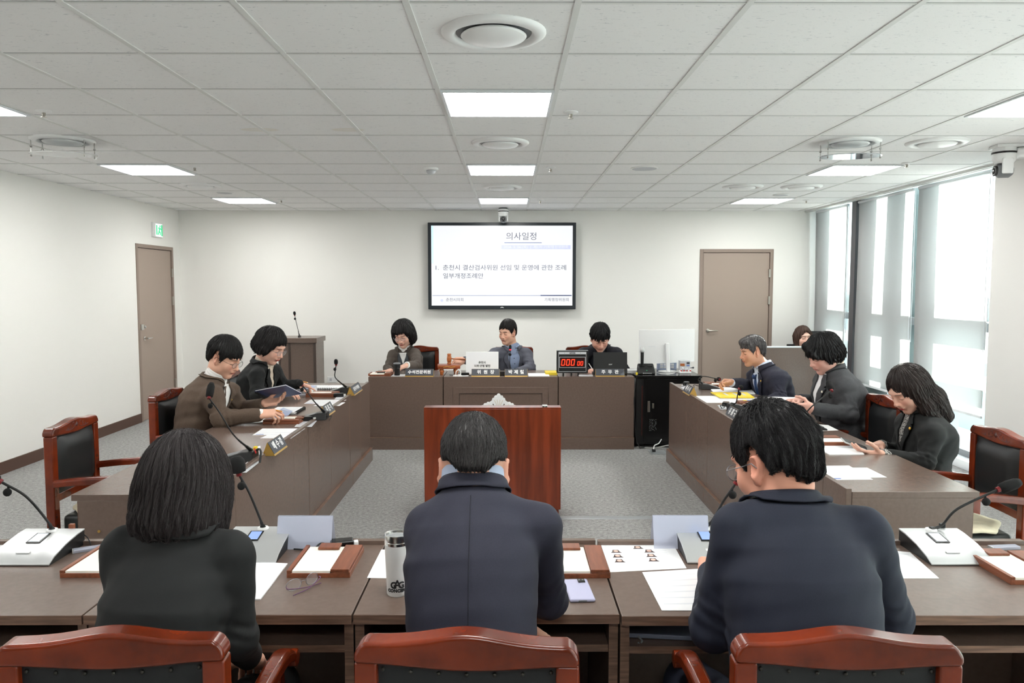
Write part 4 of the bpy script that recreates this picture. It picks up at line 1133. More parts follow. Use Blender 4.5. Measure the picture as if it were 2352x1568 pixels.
    def strip(name, rows, off, m, th=.003, nx=8, sub=6, back=False):
        rows = [(a * wide, c * wide, z * kz) for a, c, z in rows]; R2 = []
        for i in range(len(rows) - 1):
            for j in range(sub): u = j / sub; R2.append(tuple(rows[i][q] * (1 - u) + rows[i + 1][q] * u for q in range(3)))
        R2.append(rows[-1]); pts = [(a + (c - a) * j / nx, z) for a, c, z in R2 for j in range(nx + 1)]
        Vs = surf(pts, off, back); nr = len(R2)
        q = np.array([(i * (nx + 1) + j, i * (nx + 1) + j + 1, (i + 1) * (nx + 1) + j + 1, (i + 1) * (nx + 1) + j) for i in range(nr - 1) for j in range(nx)])
        o = np_mesh(name, Vs, [q], m, root, None, org); sm = o.modifiers.new('thick', 'SOLIDIFY'); sm.thickness = th; sm.offset = 0; return o
    sp['_strip'] = strip; sp['_surf'] = surf; sp['_root'] = root; sp['_org'] = org
    def collar(name, m, r0, h, r1, drop, span=2.5, th=.004, front=.45, off=.005):
        prof = 7; n = 40; Vs = []
        for i in range(n + 1):
            a = -span + 2 * span * i / n; fa = abs(a) / span; hh = h * (1 - front * fa ** 2); dr = drop * (1 + .6 * fa ** 2)
            for (r, z) in ((r0, -.02), (r0, hh * .5), (r0 + .001, hh), (r0 + .006, hh + .003), (r0 + .011, hh - .004), ((r0 + r1) / 2 + .006, (hh - dr) * .45), (r1, -dr)):
                p = P1 + X * math.sin(a) * r * 1.04 - Y * math.cos(a) * r + Z * (z + .012) + Y * .010
                Vs.append(p)
        Vs = np.array(Vs); idx = np.arange(len(Vs)); out = (idx % prof) >= 4
        P = Vs[out]
        for _ in range(10):
            e = F4(.003); d = T2(P.astype(F4)); g = np.stack([T2((P + np.eye(3)[i] * .003).astype(F4)) - T2((P - np.eye(3)[i] * .003).astype(F4)) for i in range(3)], -1); g /= np.linalg.norm(g, axis=-1, keepdims=True) + 1e-9
            P = P + g * np.maximum(off - d, 0)[:, None]
            k = ((idx[out] % prof) == 6); P[k] = P[k] - g[k] * np.maximum(d[k] - off, 0)[:, None]
        Vs[out] = P
        q = np.array([(i * prof + j, i * prof + j + 1, (i + 1) * prof + j + 1, (i + 1) * prof + j) for i in range(n) for j in range(prof - 1)])
        o = np_mesh(name, Vs, [q[:, ::-1]], m, root, None, org); sm = o.modifiers.new('thick', 'SOLIDIFY'); sm.thickness = th; sm.offset = 0; return o
    lap = sp.get('lapel')
    if sp.get('shirt'):
        s = Shape(); cr_ = .060 if fem else .066; kk = min(1, L / .56) ** 2; s.rc(P1 - Z * .085 * kk + Y * .052 * kk, P1 + Z * .022 + Y * .016, cr_ + .004, cr_, k=.01)
        s.fn(lambda P: (-.052 - (P - P1.astype(F4)) @ Y.astype(F4)).astype(F4), (-9, -9, -9), (9, 9, 9), k=.01, op='i')
        V, Q = s.mesh(.005); np_mesh('shirt_neck', V, [Q], sp['shirt'], root, None, org)
        if lap and lap.get('tie'):
            b = MB(); c0 = P1 - Z * .045 + Y * .118 - A(org); b.ball((0, 0, 0), (.019, .013, .020), 10, 8, Matrix.Translation(c0) @ Matrix(np.stack([X, Y, Z], 1)).to_4x4()); b.build('tie_knot', lap['tie'], root, smooth=True)
    if lap:
        v = lap.get('v', .20); wv = lap.get('w', .062); lw = lap.get('lw', .060)
        if sp.get('shirt') and not lap.get('vest'):
            strip('shirt', [(-.050, .050, .535), (-wv, wv, .49), (-wv, wv, .44), (-wv * .62, wv * .62, (v + .44) / 2), (-.006, .006, v)], .0035, sp['shirt'])
        if lap.get('vest'): strip('vest', [(-.05, .05, .535), (-wv, wv, .49), (-wv * .98, wv * .98, .43), (-wv * .9, wv * .9, .36), (-wv * .6, wv * .6, (v + .36) / 2), (-.006, .006, v)], .0055, lap['vest']); strip('shirt', [(-.040, .040, .535), (-.028, .028, .47), (-.014, .014, .42), (-.002, .002, .37)], .0075, sp['shirt'])
        for s_ in (-1, 1):
            rows = [(.042, .066, .530), (wv - .008, wv + lw * .55, .49), (wv - .004, wv + lw * .95, .445), (wv - .006, wv + lw * .72, .432), (wv - .006, wv + lw * .95, .425), (wv * .72, wv * .72 + lw * .85, .36), (wv * .40, wv * .40 + lw * .52, (v + .36) / 2), (-.006, .010, v)]
            strip('lapel', [tuple(sorted((s_ * a, s_ * c))) + (z,) for a, c, z in rows], .0115, lap.get('m', sp['jacket']), th=.006)
        if lap.get('tie'): strip('tie', [(-.017, .017, .512), (-.013, .013, .485), (-.022, .022, .40), (-.028, .028, .25), (-.034, .034, .06)], .0075, lap['tie'])
        for z in lap.get('buttons', ()):
            p = surf([(0, z * kz)], .0055)[0] - A(org); b = MB(); b.ball(tuple(p), .0055, 8, 6); b.build('button', 'black_plastic', root)
        for (x, z, m, r) in lap.get('pins', ()):
            p = surf([(x * wide, z * kz)], .0135)[0] - A(org); b = MB(); b.ball(tuple(p), (r, r, r), 10, 8)
            for q in range(5):
                aa = q * 2 * PI / 5; b.ball(tuple(p + (X * math.cos(aa) + Z * math.sin(aa)) * r * .8), r * .55, 8, 6)
            b.build('lapel_pin', m, root, smooth=True)
    if sp.get('collar', True):
        cr = .058 if fem else .064
        collar('jacket_collar', sp['jacket'], cr + .009, sp.get('ch', .030), cr + sp.get('cw', .026), .020, off=.0085)
        if sp.get('shirt_collar'): collar('shirt_collar', sp['shirt_collar'], cr + .003, sp.get('sch', .042), cr + .014, -.004, span=2.85, th=.0025, front=.35, off=.004)
    if sp.get('turtle'):
        s = Shape(); top = hc + (P1 - hc) * .42; s.rc(P1 - Z * .03 + Y * .014, P1 + (top - P1) * .92 + Y * .004, .068 if fem else .079, .061 if fem else .068, k=.01)
        s.warp = lambda P: (.0016 * np.sin((P @ nv(top - P1).astype(F4)) * 300)).astype(F4)
        V, Q = s.mesh(.004); np_mesh('roll_neck', V, [Q], sp['turtle'], root, None, org)
    if sp.get('cuffm'):
        for k in sp.get('cuffs', 'LR'):
            S_, E_, W_ = arms[k]; fa = nv(W_ - E_); s = Shape(); c = sp.get('cuff', .012); s.rc(W_ - fa * (c + .04), W_ - fa * (c - .016), .034, .034, k=.004); s.rc(W_ - fa * (c - .004), W_ + fa * .03, .0, .030, k=.002, op='s')
            V, Q = s.mesh(.004); np_mesh('shirt_cuff', V, [Q], sp['cuffm'], root, None, org)
    if sp.get('seam'):
        b = MB(); pts = surf([(0, z) for z in np.linspace(.535 * kz, .02, 26)], .0008, True) - A(org); b.tube([tuple(p) for p in pts], .0016, 5); b.build('back_seam', sp['seam'], root)
    # ---- trousers and shoes
    s = Shape(); s.ell(P0 + A((0, 0, -.01)), (.165, .165, .095), k=.03)
    for hp, kn, an in legs: s.rc(hp, kn, .085, .066, k=.04); s.rc(kn, an, .064, .050, k=.03)
    s.warp = lambda P: wobble(P, 20, .005, 2)
    V, Q = s.mesh(.012); np_mesh('trousers', V, [Q], sp.get('trousers', sp['jacket']), root, None, org)
    for hp, kn, an in legs:
        s = Shape(); Rf = np.stack([fw, rt, A((0, 0, 1))], 1); s.ell(an + fw * .06 + A((0, 0, -.05)), (.13, .045, .042), Rf); s.ell(an + A((0, 0, -.02)), (.05, .04, .06), Rf, k=.03)
        s.fn(lambda P: (.002 - P[..., 2]).astype(F4), (-9, -9, -9), (9, 9, 9), k=.004, op='i')
        V, Q = s.mesh(.01); np_mesh('shoe', V, [Q], 'black_plastic', root, None, org)
    return root
# ================================================================== the people
mat('suit_black', (22, 24, 25), 0.85, var=.06, scale=300, bump=.12, bscale=900)
mat('suit_navy', (37, 38, 53), 0.8, var=.07, scale=300, bump=.12, bscale=900)
mat('suit_navy_dark', (26, 31, 47), 0.8, var=.07, scale=300, bump=.12, bscale=900)
mat('seam_navy', (30, 31, 42), .9); mat('seam_dark', (26, 29, 40), .9)
mat('tweed_brown', (88, 73, 62), 0.9, var=.12, scale=240, bump=.15, bscale=900)
mat('blazer_brown', (82, 74, 68), 0.9, var=.08, scale=240, bump=.12, bscale=900)
mat('blazer_gray', (84, 86, 97), 0.85, var=.08, scale=260, bump=.12, bscale=900)
mat('suit_ink', (31, 33, 42), 0.85, var=.06, scale=260, bump=.1, bscale=900)
mat('suit_midnight', (37, 38, 53), 0.85, var=.1, scale=120, bump=.1, bscale=900)
mat('suit_charcoal', (62, 63, 66), 0.85, var=.14, scale=90, stretch=(1, 1, 3), bump=.12, bscale=900)
mat('knit_white', (232, 230, 228), .85, bump=.2, bscale=300); mat('shirt_white', (236, 236, 238), .8); mat('shirt_blue', (176, 188, 212), .8)
mat('shirt_pale_blue', (206, 216, 238), .8); mat('shirt_slate', (138, 152, 180), .85); mat('tee_gray', (150, 152, 156), .85); mat('vest_gray', (76, 80, 84), .9, bump=.3, bscale=400)
mat('blouse_beige', (206, 192, 176), .8, var=.15, scale=60); mat('blouse_check', (170, 168, 164), .8, rgb2=(60, 58, 58), scale=150, ramp=(.47, .53), detail=1); mat('tie_blue', (36, 62, 104), .6, var=.15, scale=200)
mat('blouse_navy', (44, 44, 70), .8)
def V3(v): return np.array(v, float)
def seat(px_x, y): return V3((px_x, y, .575))
DN = V3((0, 0, -1)); UP = V3((0, 0, 1)); FW = V3((0, 1, 0)); BK = V3((0, -1, 0)); RT = V3((1, 0, 0)); LF = V3((-1, 0, 0))

# ---- three people in the foreground, seen from behind
person(dict(label='woman with a dark bob in a black jacket, seen from behind at the left', fem=True, near=True, yaw=0.0, pelvis=seat(-.80, 1.70), neck=at(418, 1225, 1.80), SL=at(284, 1277, 1.78), SR=at(530, 1288, 1.78),
    EL=at(302, 1422, 1.77), ER=at(540, 1462, 1.77), WL=V3((-.86, 1.93, .665)), WR=V3((-.67, 1.93, .665)), head=at(428, 1136, 1.86), hrot=(0.0, .32, 0), hs=1.04,
    hair=dict(kind='bob', len=.112, wide=.096, vol=.004, t=.014, top=.026, color=(46, 41, 42), crown=(.0, -.05, .12), grav=1.6, slen=.075, n=15000, mess=.6, amp=.0020, groove=30, rough=.5), jacket='suit_black', wide=.80, infl=.014, pad=.022, ch=.006, sr=.058, fold=.6, bend=.03, trousers='suit_black'))
person(dict(label='man in a navy suit with short hair, seen from behind in the middle', near=True, yaw=0.0, pelvis=seat(-.085, 1.71), neck=at(1086, 1128, 1.95), SL=at(984, 1222, 1.90), SR=at(1240, 1218, 1.90),
    EL=at(1012, 1392, 1.95), ER=at(1262, 1378, 2.02), WL=V3((-.022, 1.99, .750)), WR=V3((-.06, 2.24, .775)), handL=dict(d=V3((1, -.05, -.38)), n=V3((-.3, -.3, -1)), curl=(.25, .35, .25)), head=at(1088, 1082, 1.99), hrot=(0.02, .62, 0.02), hs=1.03,
    hair=dict(kind='short', t=.008, top=.024, side=.034, nape=-.034, color=(34, 32, 33), gray=(66, 64, 64), crown=(.01, -.055, .115), grav=.7, slen=.026, n=14000, amp=.0012, mess=1.5, rough=.5, rise=.040), jacket='suit_navy', shirt_collar='shirt_blue', infl=.014, seam='seam_navy', ch=.022, cw=.022, sch=.050, bend=.035, wide=.80, sr=.058, pad=.020, fold=.6, trousers='suit_ink', skin=(216, 164, 140)))
person(dict(label='man in a dark navy suit with wavy black hair, seen from behind at the right', near=True, yaw=.12, pelvis=seat(.69, 1.72), neck=at(1806, 1166, 1.88), SL=at(1698, 1232, 1.83), SR=at(1984, 1243, 1.84),
    EL=at(1640, 1440, 1.88), ER=at(2040, 1418, 1.90), WL=V3((.60, 2.22, .775)), WR=V3((.78, 2.22, .775)), head=at(1778, 1066, 1.93), hrot=(.60, .38, .0), hs=1.04, glasses='eye_metal',
    hair=dict(kind='short', t=.011, top=.034, side=.022, nape=-.046, fringe=.050, vol=.001, color=(30, 29, 31), crown=(.0, -.045, .12), grav=.9, slen=.045, n=14000, amp=.0036, groove=18, mess=1.5, fly=1.3, rough=.42, rise=.030, comb=(.2, 0, 0)), jacket='suit_navy_dark', shirt_collar='shirt_white', infl=.018, fold=.6, ch=.026, sch=.024, bend=.035, wide=.88, deep=1.1, sr=.070, pad=.022, trousers='suit_navy_dark', skin=(222, 160, 136)))
# ---- left row
person(dict(label='man in a brown tweed jacket and white roll neck holding a pencil', yaw=-PI / 2 - .1, pelvis=seat(-2.08, 5.10), neck=at(488, 868, 5.12), SR=at(490, 912, 4.95), SL=at(528, 902, 5.30),
    ER=at(506, 962, 4.90), WR=at(597, 951, 4.95), EL=at(552, 942, 5.36), WL=at(606, 926, 5.22), handR=dict(d=V3((.95, .05, .06)), n=V3((.1, .5, -1)), curls=((.5, .7, .5), (.7, .8, .5), (.9, .9, .5), (1.0, .9, .5)), thumb=((.75, .4, .5), (.9, .1, .5), (.9, -.1, .4))),
    handL=dict(d=V3((.95, .05, .12)), n=V3((0, -.35, .9)), curl=(.45, .5, .35), thumb=((.8, .3, .55), (.9, .0, .5), (.95, -.1, .3))), head=at(516, 822, 5.10), hrot=(-PI / 2 - .24, .46, .0), hs=1.03, glasses='black_plastic',
    hair=dict(kind='short', t=.018, top=.026, side=.010, nape=-.060, fringe=.050, color=(22, 21, 22), amp=.0016, mess=.8), jacket='tweed_brown', shirt='knit_white', turtle='knit_white', lapel=dict(v=.16, w=.064, lw=.055, pins=[(-.09, .40, 'badge_gold', .005)]), infl=.018, ch=.010, wide=1.05, cuffm='knit_white', cuffs='R', full=.004, trousers='tweed_brown', skin=(222, 172, 148)))
person(dict(label='woman in a black jacket with short dark hair and glasses, pointing at a document', fem=True, yaw=-PI / 2 - .12, pelvis=seat(-2.06, 6.20), neck=at(599, 830, 6.12), SR=at(590, 864, 5.95), SL=at(628, 852, 6.25),
    ER=at(590, 906, 5.88), WR=at(641, 899, 5.95), EL=at(652, 886, 6.34), WL=at(688, 881, 6.32), handR=dict(d=V3((.9, .2, -.12)), n=V3((0, .3, -1)), curl=(.3, .4, .3)), handL=dict(d=V3((.95, -.2, -.25)), n=V3((0, -.2, -1)), curls=((.1, .1, .1), (.8, .9, .5), (.9, 1.0, .5), (1.0, 1.0, .5))),
    head=at(622, 796, 6.10), hrot=(-PI / 2 - .30, .48, 0), hs=1.08, glasses='eye_metal', lips=(196, 60, 56),
    hair=dict(kind='bob', len=.050, back=1.25, front=.45, wide=.092, vol=.008, t=.014, top=.026, fringe=.070, part=.6, color=(30, 28, 29), slen=.06), jacket='suit_black', shirt='blouse_beige', lapel=dict(v=.20, w=.034, lw=.058), ch=.018, full=.004, trousers='suit_black', skin=(226, 178, 158)))
# ---- head table
person(dict(label='woman in a grey brown blazer and glasses leaning to reach for the black tumbler', fem=True, yaw=PI - .12, pelvis=seat(at(937, 800, 8.5).x, 8.53)-V3((0,0,.03)), neck=at(930, 800, 8.44), SR=at(903, 817, 8.42), SL=at(953, 813, 8.38),
    ER=at(891, 846, 8.30), WR=at(897, 851, 8.04), EL=at(957, 840, 8.10), WL=at(935, 838, 7.83), handR=dict(d=V3((-.75, -.5, -.05)), n=V3((0, -.2, -1)), curls=((.6, .7, .5), (.8, .8, .5), (1.0, .9, .5), (1.1, .9, .5))), handL=dict(d=V3((-.85, -.3, -.35)), n=V3((-.3, .1, -1)), curl=(.35, .3, .3), thumb=((.6, .6, .5), (.8, .2, .6), (.9, 0, .5))),
    head=at(926, 769, 8.36), hrot=(PI - .22, .42, .08), hs=1.10, glasses='eye_metal', lips=(190, 90, 88),
    hair=dict(kind='bob', len=.105, wide=.108, vol=.016, t=.016, top=.030, front=.62, fringe=.062, part=-.9, color=(28, 26, 27), slen=.06), jacket='blazer_brown', shirt='knit_white', turtle='knit_white', lapel=dict(v=.08, w=.066, lw=.055, vest='vest_gray', pins=[(-.085, .40, 'badge_gold', .010)]), ch=.022, wide=1.05, cuffm='knit_white', cuffs='L', trousers='suit_ink', skin=(228, 182, 162)))
person(dict(label='man in a grey blazer and blue shirt striking the gavel', yaw=PI - .08, pelvis=seat(at(1180, 800, 8.5).x, 8.54)-V3((0,0,.03)), neck=at(1176, 799, 8.46), SR=at(1138, 814, 8.40), SL=at(1208, 814, 8.46),
    ER=at(1100, 829, 8.16), WR=at(1066, 827, 8.00), EL=at(1218, 845, 8.28), WL=at(1190, 853, 8.05), handR=dict(d=V3((-.95, -.25, -.02)), n=V3((-.2, .7, -.7)), curls=((.9, 1.1, .7),) * 4, thumb=((.8, .3, .6), (.9, .0, .5), (.9, -.2, .3))), handL=dict(d=V3((-.9, -.35, -.05)), n=V3((0, 0, -1)), curl=(.3, .4, .3)),
    head=at(1166, 764, 8.40), hrot=(PI - .62, .20, -.03), hs=1.03,
    hair=dict(kind='short', t=.010, top=.024, side=.014, fringe=.074, part=1, color=(30, 27, 27), amp=.0014), jacket='blazer_gray', shirt='shirt_slate', shirt_collar='shirt_slate', lapel=dict(v=.04, w=.064, lw=.052, buttons=(.44, .36, .28, .20, .12), pins=[(-.100, .40, 'badge_gold', .007)]), ch=.024, sch=.034, wide=1.06, trousers='suit_ink', skin=(224, 176, 152)))
person(dict(label='young man in a dark suit over a grey tee, bowed over his writing', yaw=PI, pelvis=seat(at(1378, 800, 8.6).x, 8.60), neck=at(1379, 797, 8.36), SR=at(1340, 813, 8.30), SL=at(1416, 813, 8.30),
    ER=at(1326, 850, 8.22), WR=at(1353, 854, 7.98), EL=at(1434, 850, 8.22), WL=at(1400, 856, 7.98), handR=dict(d=V3((.3, -.9, -.1)), n=V3((.9, .2, -.5)), curls=((.7, .8, .5), (.9, .9, .5), (1.0, 1.0, .5), (1.1, 1.0, .5)), thumb=((.75, .4, .5), (.9, .1, .5), (.9, -.1, .4))), handL=dict(d=V3((-.4, -.9, -.05)), n=V3((0, 0, -1))),
    head=at(1378, 777, 8.20), hrot=(PI + .04, .58, .02), hs=1.10,
    hair=dict(kind='short', t=.016, top=.034, side=.018, fringe=.046, vol=.003, color=(22, 22, 24), amp=.003, groove=20), jacket='suit_ink', shirt='tee_gray', lapel=dict(v=.06, w=.060, lw=.052), ch=.022, wide=1.05, trousers='suit_ink', full=.003, skin=(228, 174, 154)))
# ---- right row
person(dict(label='older man with grey hair, navy suit and blue tie, adjusting a microphone', yaw=PI / 2 + .12, pelvis=seat(2.26, 6.42), neck=at(1756, 845, 6.48), SL=at(1782, 874, 6.30), SR=at(1733, 866, 6.66),
    EL=at(1794, 918, 6.20), WL=at(1756, 922, 6.16), ER=at(1728, 886, 6.70), WR=at(1681, 879, 6.44), handR=dict(d=V3((-.95, -.25, .10)), n=V3((-.3, -.7, -.6)), curls=((.7, .9, .6), (.75, .9, .6), (.8, .9, .6), (.9, .9, .6)), thumb=((.8, .3, .5), (.95, .1, .3), (.95, -.1, .3))), handL=dict(d=V3((-.9, .1, -.1)), n=V3((0, 0, -1))),
    head=at(1729, 808, 6.46), hrot=(PI / 2 + .10, .22, .0), hs=.98,
    hair=dict(kind='short', t=.010, top=.024, side=.014, fringe=.060, quiff=True, color=(50, 47, 50), gray=(108, 105, 106), amp=.0018), jacket='suit_midnight', shirt='shirt_pale_blue', shirt_collar='shirt_pale_blue', lapel=dict(v=.06, w=.060, lw=.055, tie='tie_blue', pins=[(-.095, .42, 'badge_gold', .007)]), ch=.024, sch=.040, wide=1.04, cuffm='shirt_pale_blue', cuffs='R', trousers='suit_midnight', skin=(216, 162, 134), brow=(90, 80, 76)))
person(dict(label='person in a charcoal suit with short black hair over the eyes, holding papers', fem=True, yaw=PI / 2 + .20, pelvis=seat(2.26, 5.18), neck=at(1917, 848, 5.22), SL=at(1938, 892, 5.04), SR=at(1892, 876, 5.38),
    EL=at(1952, 952, 4.98), WL=at(1866, 938, 4.92), ER=at(1890, 922, 5.42), WR=at(1838, 918, 5.28), handL=dict(d=V3((-.92, .2, -.02)), n=V3((.1, .8, .2)), curl=(.7, .8, .5)), handR=dict(d=V3((-.95, -.1, -.05)), n=V3((0, -.2, -1)), curl=(.3, .3, .3)),
    head=at(1892, 815, 5.20), hrot=(PI / 2 + .22, .44, .0), hs=1.01,
    hair=dict(kind='bob', len=.040, back=1.55, front=.5, wide=.094, vol=.008, t=.016, top=.030, fringe=.040, color=(18, 18, 20), sweep=-1, slen=.05, amp=.003), jacket='suit_charcoal', shirt='shirt_white', shirt_collar='blouse_beige', lapel=dict(v=.14, w=.045, lw=.060, pins=[(-.085, .40, 'badge_white', .007)]), ch=.024, wide=1.16, deep=1.15, sr=.070, infl=.018, full=.006, trousers='suit_charcoal', skin=(228, 176, 160), lips=(196, 110, 104)))
person(dict(label='woman with long brown hair in a black blazer looking down at her phone', fem=True, yaw=PI / 2 + .22, pelvis=seat(2.30, 4.24), neck=at(2122, 945, 4.28), SL=at(2140, 1000, 4.10), SR=at(2082, 975, 4.42),
    EL=at(2124, 1062, 4.05), WL=at(2026, 1044, 4.10), ER=at(2066, 1042, 4.44), WR=at(2022, 1022, 4.34), handL=dict(d=V3((-.95, .1, .12)), n=V3((-.1, .25, 1)), curl=(.22, .3, .25), thumb=((.7, .4, .6), (.85, .1, .5), (.9, -.1, .4))), handR=dict(d=V3((-.9, -.35, .02)), n=V3((-.1, -.2, -1)), curls=((.3, .6, .4), (.9, 1.0, .6), (1.0, 1.0, .6), (1.0, 1.0, .6))),
    head=at(2086, 895, 4.26), hrot=(PI / 2 + .26, .60, .06), hs=1.01, lips=(190, 40, 48),
    hair=dict(kind='long', len=.25, t=.012, top=.022, fringe=.086, part=.8, color=(40, 31, 29), slen=.10, grav=1.5, n=3000, mess=.5, open=.004, rough=.38), jacket='suit_black', shirt='blouse_check', shirt_collar='blouse_check', lapel=dict(v=.14, w=.045, lw=.058, pins=[(-.09, .40, 'badge_gold', .007)]), ch=.020, sch=.02, cuffm='blouse_check', cuff=.03, infl=.014, trousers='suit_black', skin=(220, 172, 152), bend=.03))
person(dict(label='woman behind the brown partition near the windows, only her face showing', fem=True, yaw=PI, pelvis=seat(at(1847, 780, 9.75).x, 9.78), neck=at(1847, 806, 9.62), SL=at(1872, 826, 9.6), SR=at(1822, 826, 9.6), EL=at(1884, 860, 9.6), ER=at(1812, 860, 9.6), WL=V3((3.66, 9.46, .72)), WR=V3((3.40, 9.46, .72)),
    head=at(1845, 777, 9.55), hrot=(PI + .05, .0, .05), hs=1.12, lips=(196, 70, 76), hair=dict(kind='long', len=.2, t=.010, top=.020, fringe=.092, part=-.6, open=.006, color=(70, 50, 42)), jacket='suit_black', wide=.95, skin=(232, 190, 172)))
# ================================================================== things on the desks and around the room
TOP = .72
def quad_slab(b, c, z, th, u0=0, u1=1, v0=0, v1=1):
    """thin slab over the four world corners c (00, 10, 11, 01)"""
    def p(u, v): q = (c[0] * (1 - u) + c[1] * u) * (1 - v) + (c[3] * (1 - u) + c[2] * u) * v; return (q.x, q.y)
    b.prism([p(u0, v0), p(u1, v0), p(u1, v1), p(u0, v1)], z, z + th)
def sheet(label, px, lines=0, m='paper', z=TOP, th=.0008, group=None, name='paper_sheet', cat='paper', blue=False, dark=False, marks=None, h=None):
    c = [on(x, y, z if h is None else h) for x, y in px]
    a = sum((c[i].x * c[(i + 1) % 4].y - c[(i + 1) % 4].x * c[i].y) for i in range(4))
    if a < 0: c = [c[1], c[0], c[3], c[2]]; flip = True
    else: flip = False
    o = sum(c, Vector()) / 4; o.z = z; c = [v - o for v in c]
    r = thing(name, label, cat, o, 0, group)
    b = MB(); quad_slab(b, c, 0, th); b.build('sheet', m, r)
    if lines:
        b = MB()
        for k in range(lines):
            v = .14 + .72 * k / max(1, lines - 1); e = .9 - .25 * random.random() * (k % 3 == 2)
            u0, u1 = (.1, e) if not flip else (1 - e, .9); quad_slab(b, c, th, .0002, u0, u1, v, v + .28 / max(lines, 3) * .5)
        b.build('printed_lines', 'print_gray', r)
    if blue: b = MB(); quad_slab(b, c, th, .0003, .06, .24, .05, .11); b.build('blue_stamp', 'print_blue', r)
    if marks: marks(r, c, th)
    return r
def nameplate(label, body, L, loc, rz, hgt=.072, tsize=.045, word=1.0, sp=1.0, bold=.0012):
    r = thing('nameplate', label, 'nameplate', loc, rz, 'desk nameplates')
    b = MB(); h = L / 2
    b.add([(-h, -.034, 0), (h, -.034, 0), (h, .034, 0), (-h, .034, 0), (-h, .006, hgt), (h, .006, hgt)], [(0, 3, 2, 1), (0, 1, 5, 4), (2, 3, 4, 5), (1, 2, 5), (3, 0, 4)]); b.build('base', 'gold', r)
    a = math.atan2(.040, hgt); n = Vector((0, -math.cos(a), math.sin(a))); up = Vector((0, math.sin(a), math.cos(a))); o = Vector((0, -.034, 0)); ln = math.hypot(.04, hgt)
    b = MB(); P = [o + up * (.010) + n * .0005, o + up * (ln - .001) + n * .0005]
    vs = []
    for q in (0, .002):
        for (sx, k) in ((-1, 0), (1, 0), (1, 1), (-1, 1)): vs.append(P[k] + n * q + Vector((sx * (h - .001), 0, 0)))
    b.add(vs, [(0, 3, 2, 1), (4, 5, 6, 7), (0, 1, 5, 4), (1, 2, 6, 5), (2, 3, 7, 6), (3, 0, 4, 7)]); b.build('face', 'plate_gray', r)
    c = (P[0] + P[1]) / 2 + n * .003
    text('lettering', body, tsize, 'plate_text', r, c, (PI / 2 - a, 0, 0), bold=bold, spacing=sp, word=word)
    return r
# ---- nameplates
def hx(px, d=7.62): return at(px, 860, d).x
nameplate('dark nameplate with six characters before the woman at the head table', '수석전문위원', .28, (hx(963.5), 7.63, TOP), 0, sp=.98, tsize=.042)
nameplate('wide dark nameplate in front of the white laptop lid', '위 원 장', .28, (hx(1115.5), 7.63, TOP), 0, word=1.9)
nameplate('narrower dark nameplate in front of the man with the gavel', '박 제 철', .226, (hx(1185.5), 7.63, TOP), 0, word=1.3)
nameplate('dark nameplate in front of the black laptop', '주 무 관', .286, (hx(1401), 7.63, TOP), 0, word=1.9)
def side_plate(label, body, p0, p1, rz, L=None, **k):
    a = on(*p0, TOP + .014); b = on(*p1, TOP + .014); c = (a + b) / 2
    nameplate(label, body, L or (a - b).length, (c.x, c.y, TOP + .001), rz, **k)
side_plate('nearest nameplate of the left row, beside the tall microphone', '배 수 경', (612, 1044), (651, 1018), PI / 2, L=.235, word=.9, tsize=.05)
side_plate('second nameplate of the left row, beside a black microphone unit', '김 운 기', (737, 957), (764, 936), PI / 2, L=.235, word=.9, tsize=.05)
side_plate('far nameplate of the left row, with two groups of characters', '김은희 부위원장', (797, 912), (831, 886), PI / 2, L=.34, word=.8, tsize=.034, bold=.0006)
side_plate('far nameplate of the right row, beside the bent microphone', '배 수 식', (1572, 893), (1597, 909), -PI / 2, L=.235, word=.9, tsize=.05)
side_plate('nearer nameplate of the right row, before the man with wavy hair', '유 홍 규', (1672, 948), (1703, 966), -PI / 2, L=.235, word=.9, tsize=.05)

# ---- microphones
def gooseneck(parent, pts, r0=.006, foam=True, lit=False, tip=None, small=True, fl=.05, fr=.016):
    P = smoothpath(pts, 10); n = len(P)
    b = MB(); b.tube(P, [r0 * (1.0 if i < n * .25 else .72) for i in range(n)], 8); b.build('gooseneck', 'cable_black', parent, auto=1.0)
    b = MB(); b.tube([P[0], P[min(3, n - 1)]], [r0 * 1.9, r0 * 1.4], 10); b.build('neck_socket', 'black_plastic', parent, auto=1.0)
    d = (P[-1] - P[-3]).normalized() if tip is None else Vector(tip).normalized(); e = P[-1]
    q = d.to_track_quat('Z', 'Y').to_matrix().to_4x4(); mt = Matrix.Translation(e) @ q
    b = MB(); b.lathe([(.0095, -.004), (.0098, .006)], 14, mt); b.build('light_ring', 'mic_red_lit' if lit else 'mic_red', parent)
    b = MB(); b.lathe([(.004, .004), (fr * .9, .010), (fr, fl * .45), (fr * .95, fl * .75), (fr * .6, fl * .95), (.001, fl)], 16, mt); b.build('foam_windscreen', 'foam_black', parent, smooth=True)
    if small:
        b = MB(); k = P[-4] if n > 5 else P[0]; b.ball(tuple(k + Vector((.0, -.008, -.020))), (.014, .012, .014), 10, 8); b.tube([k, k + Vector((0, -.006, -.018))], .004, 6); b.build('clip_microphone', 'foam_black', parent, smooth=True)
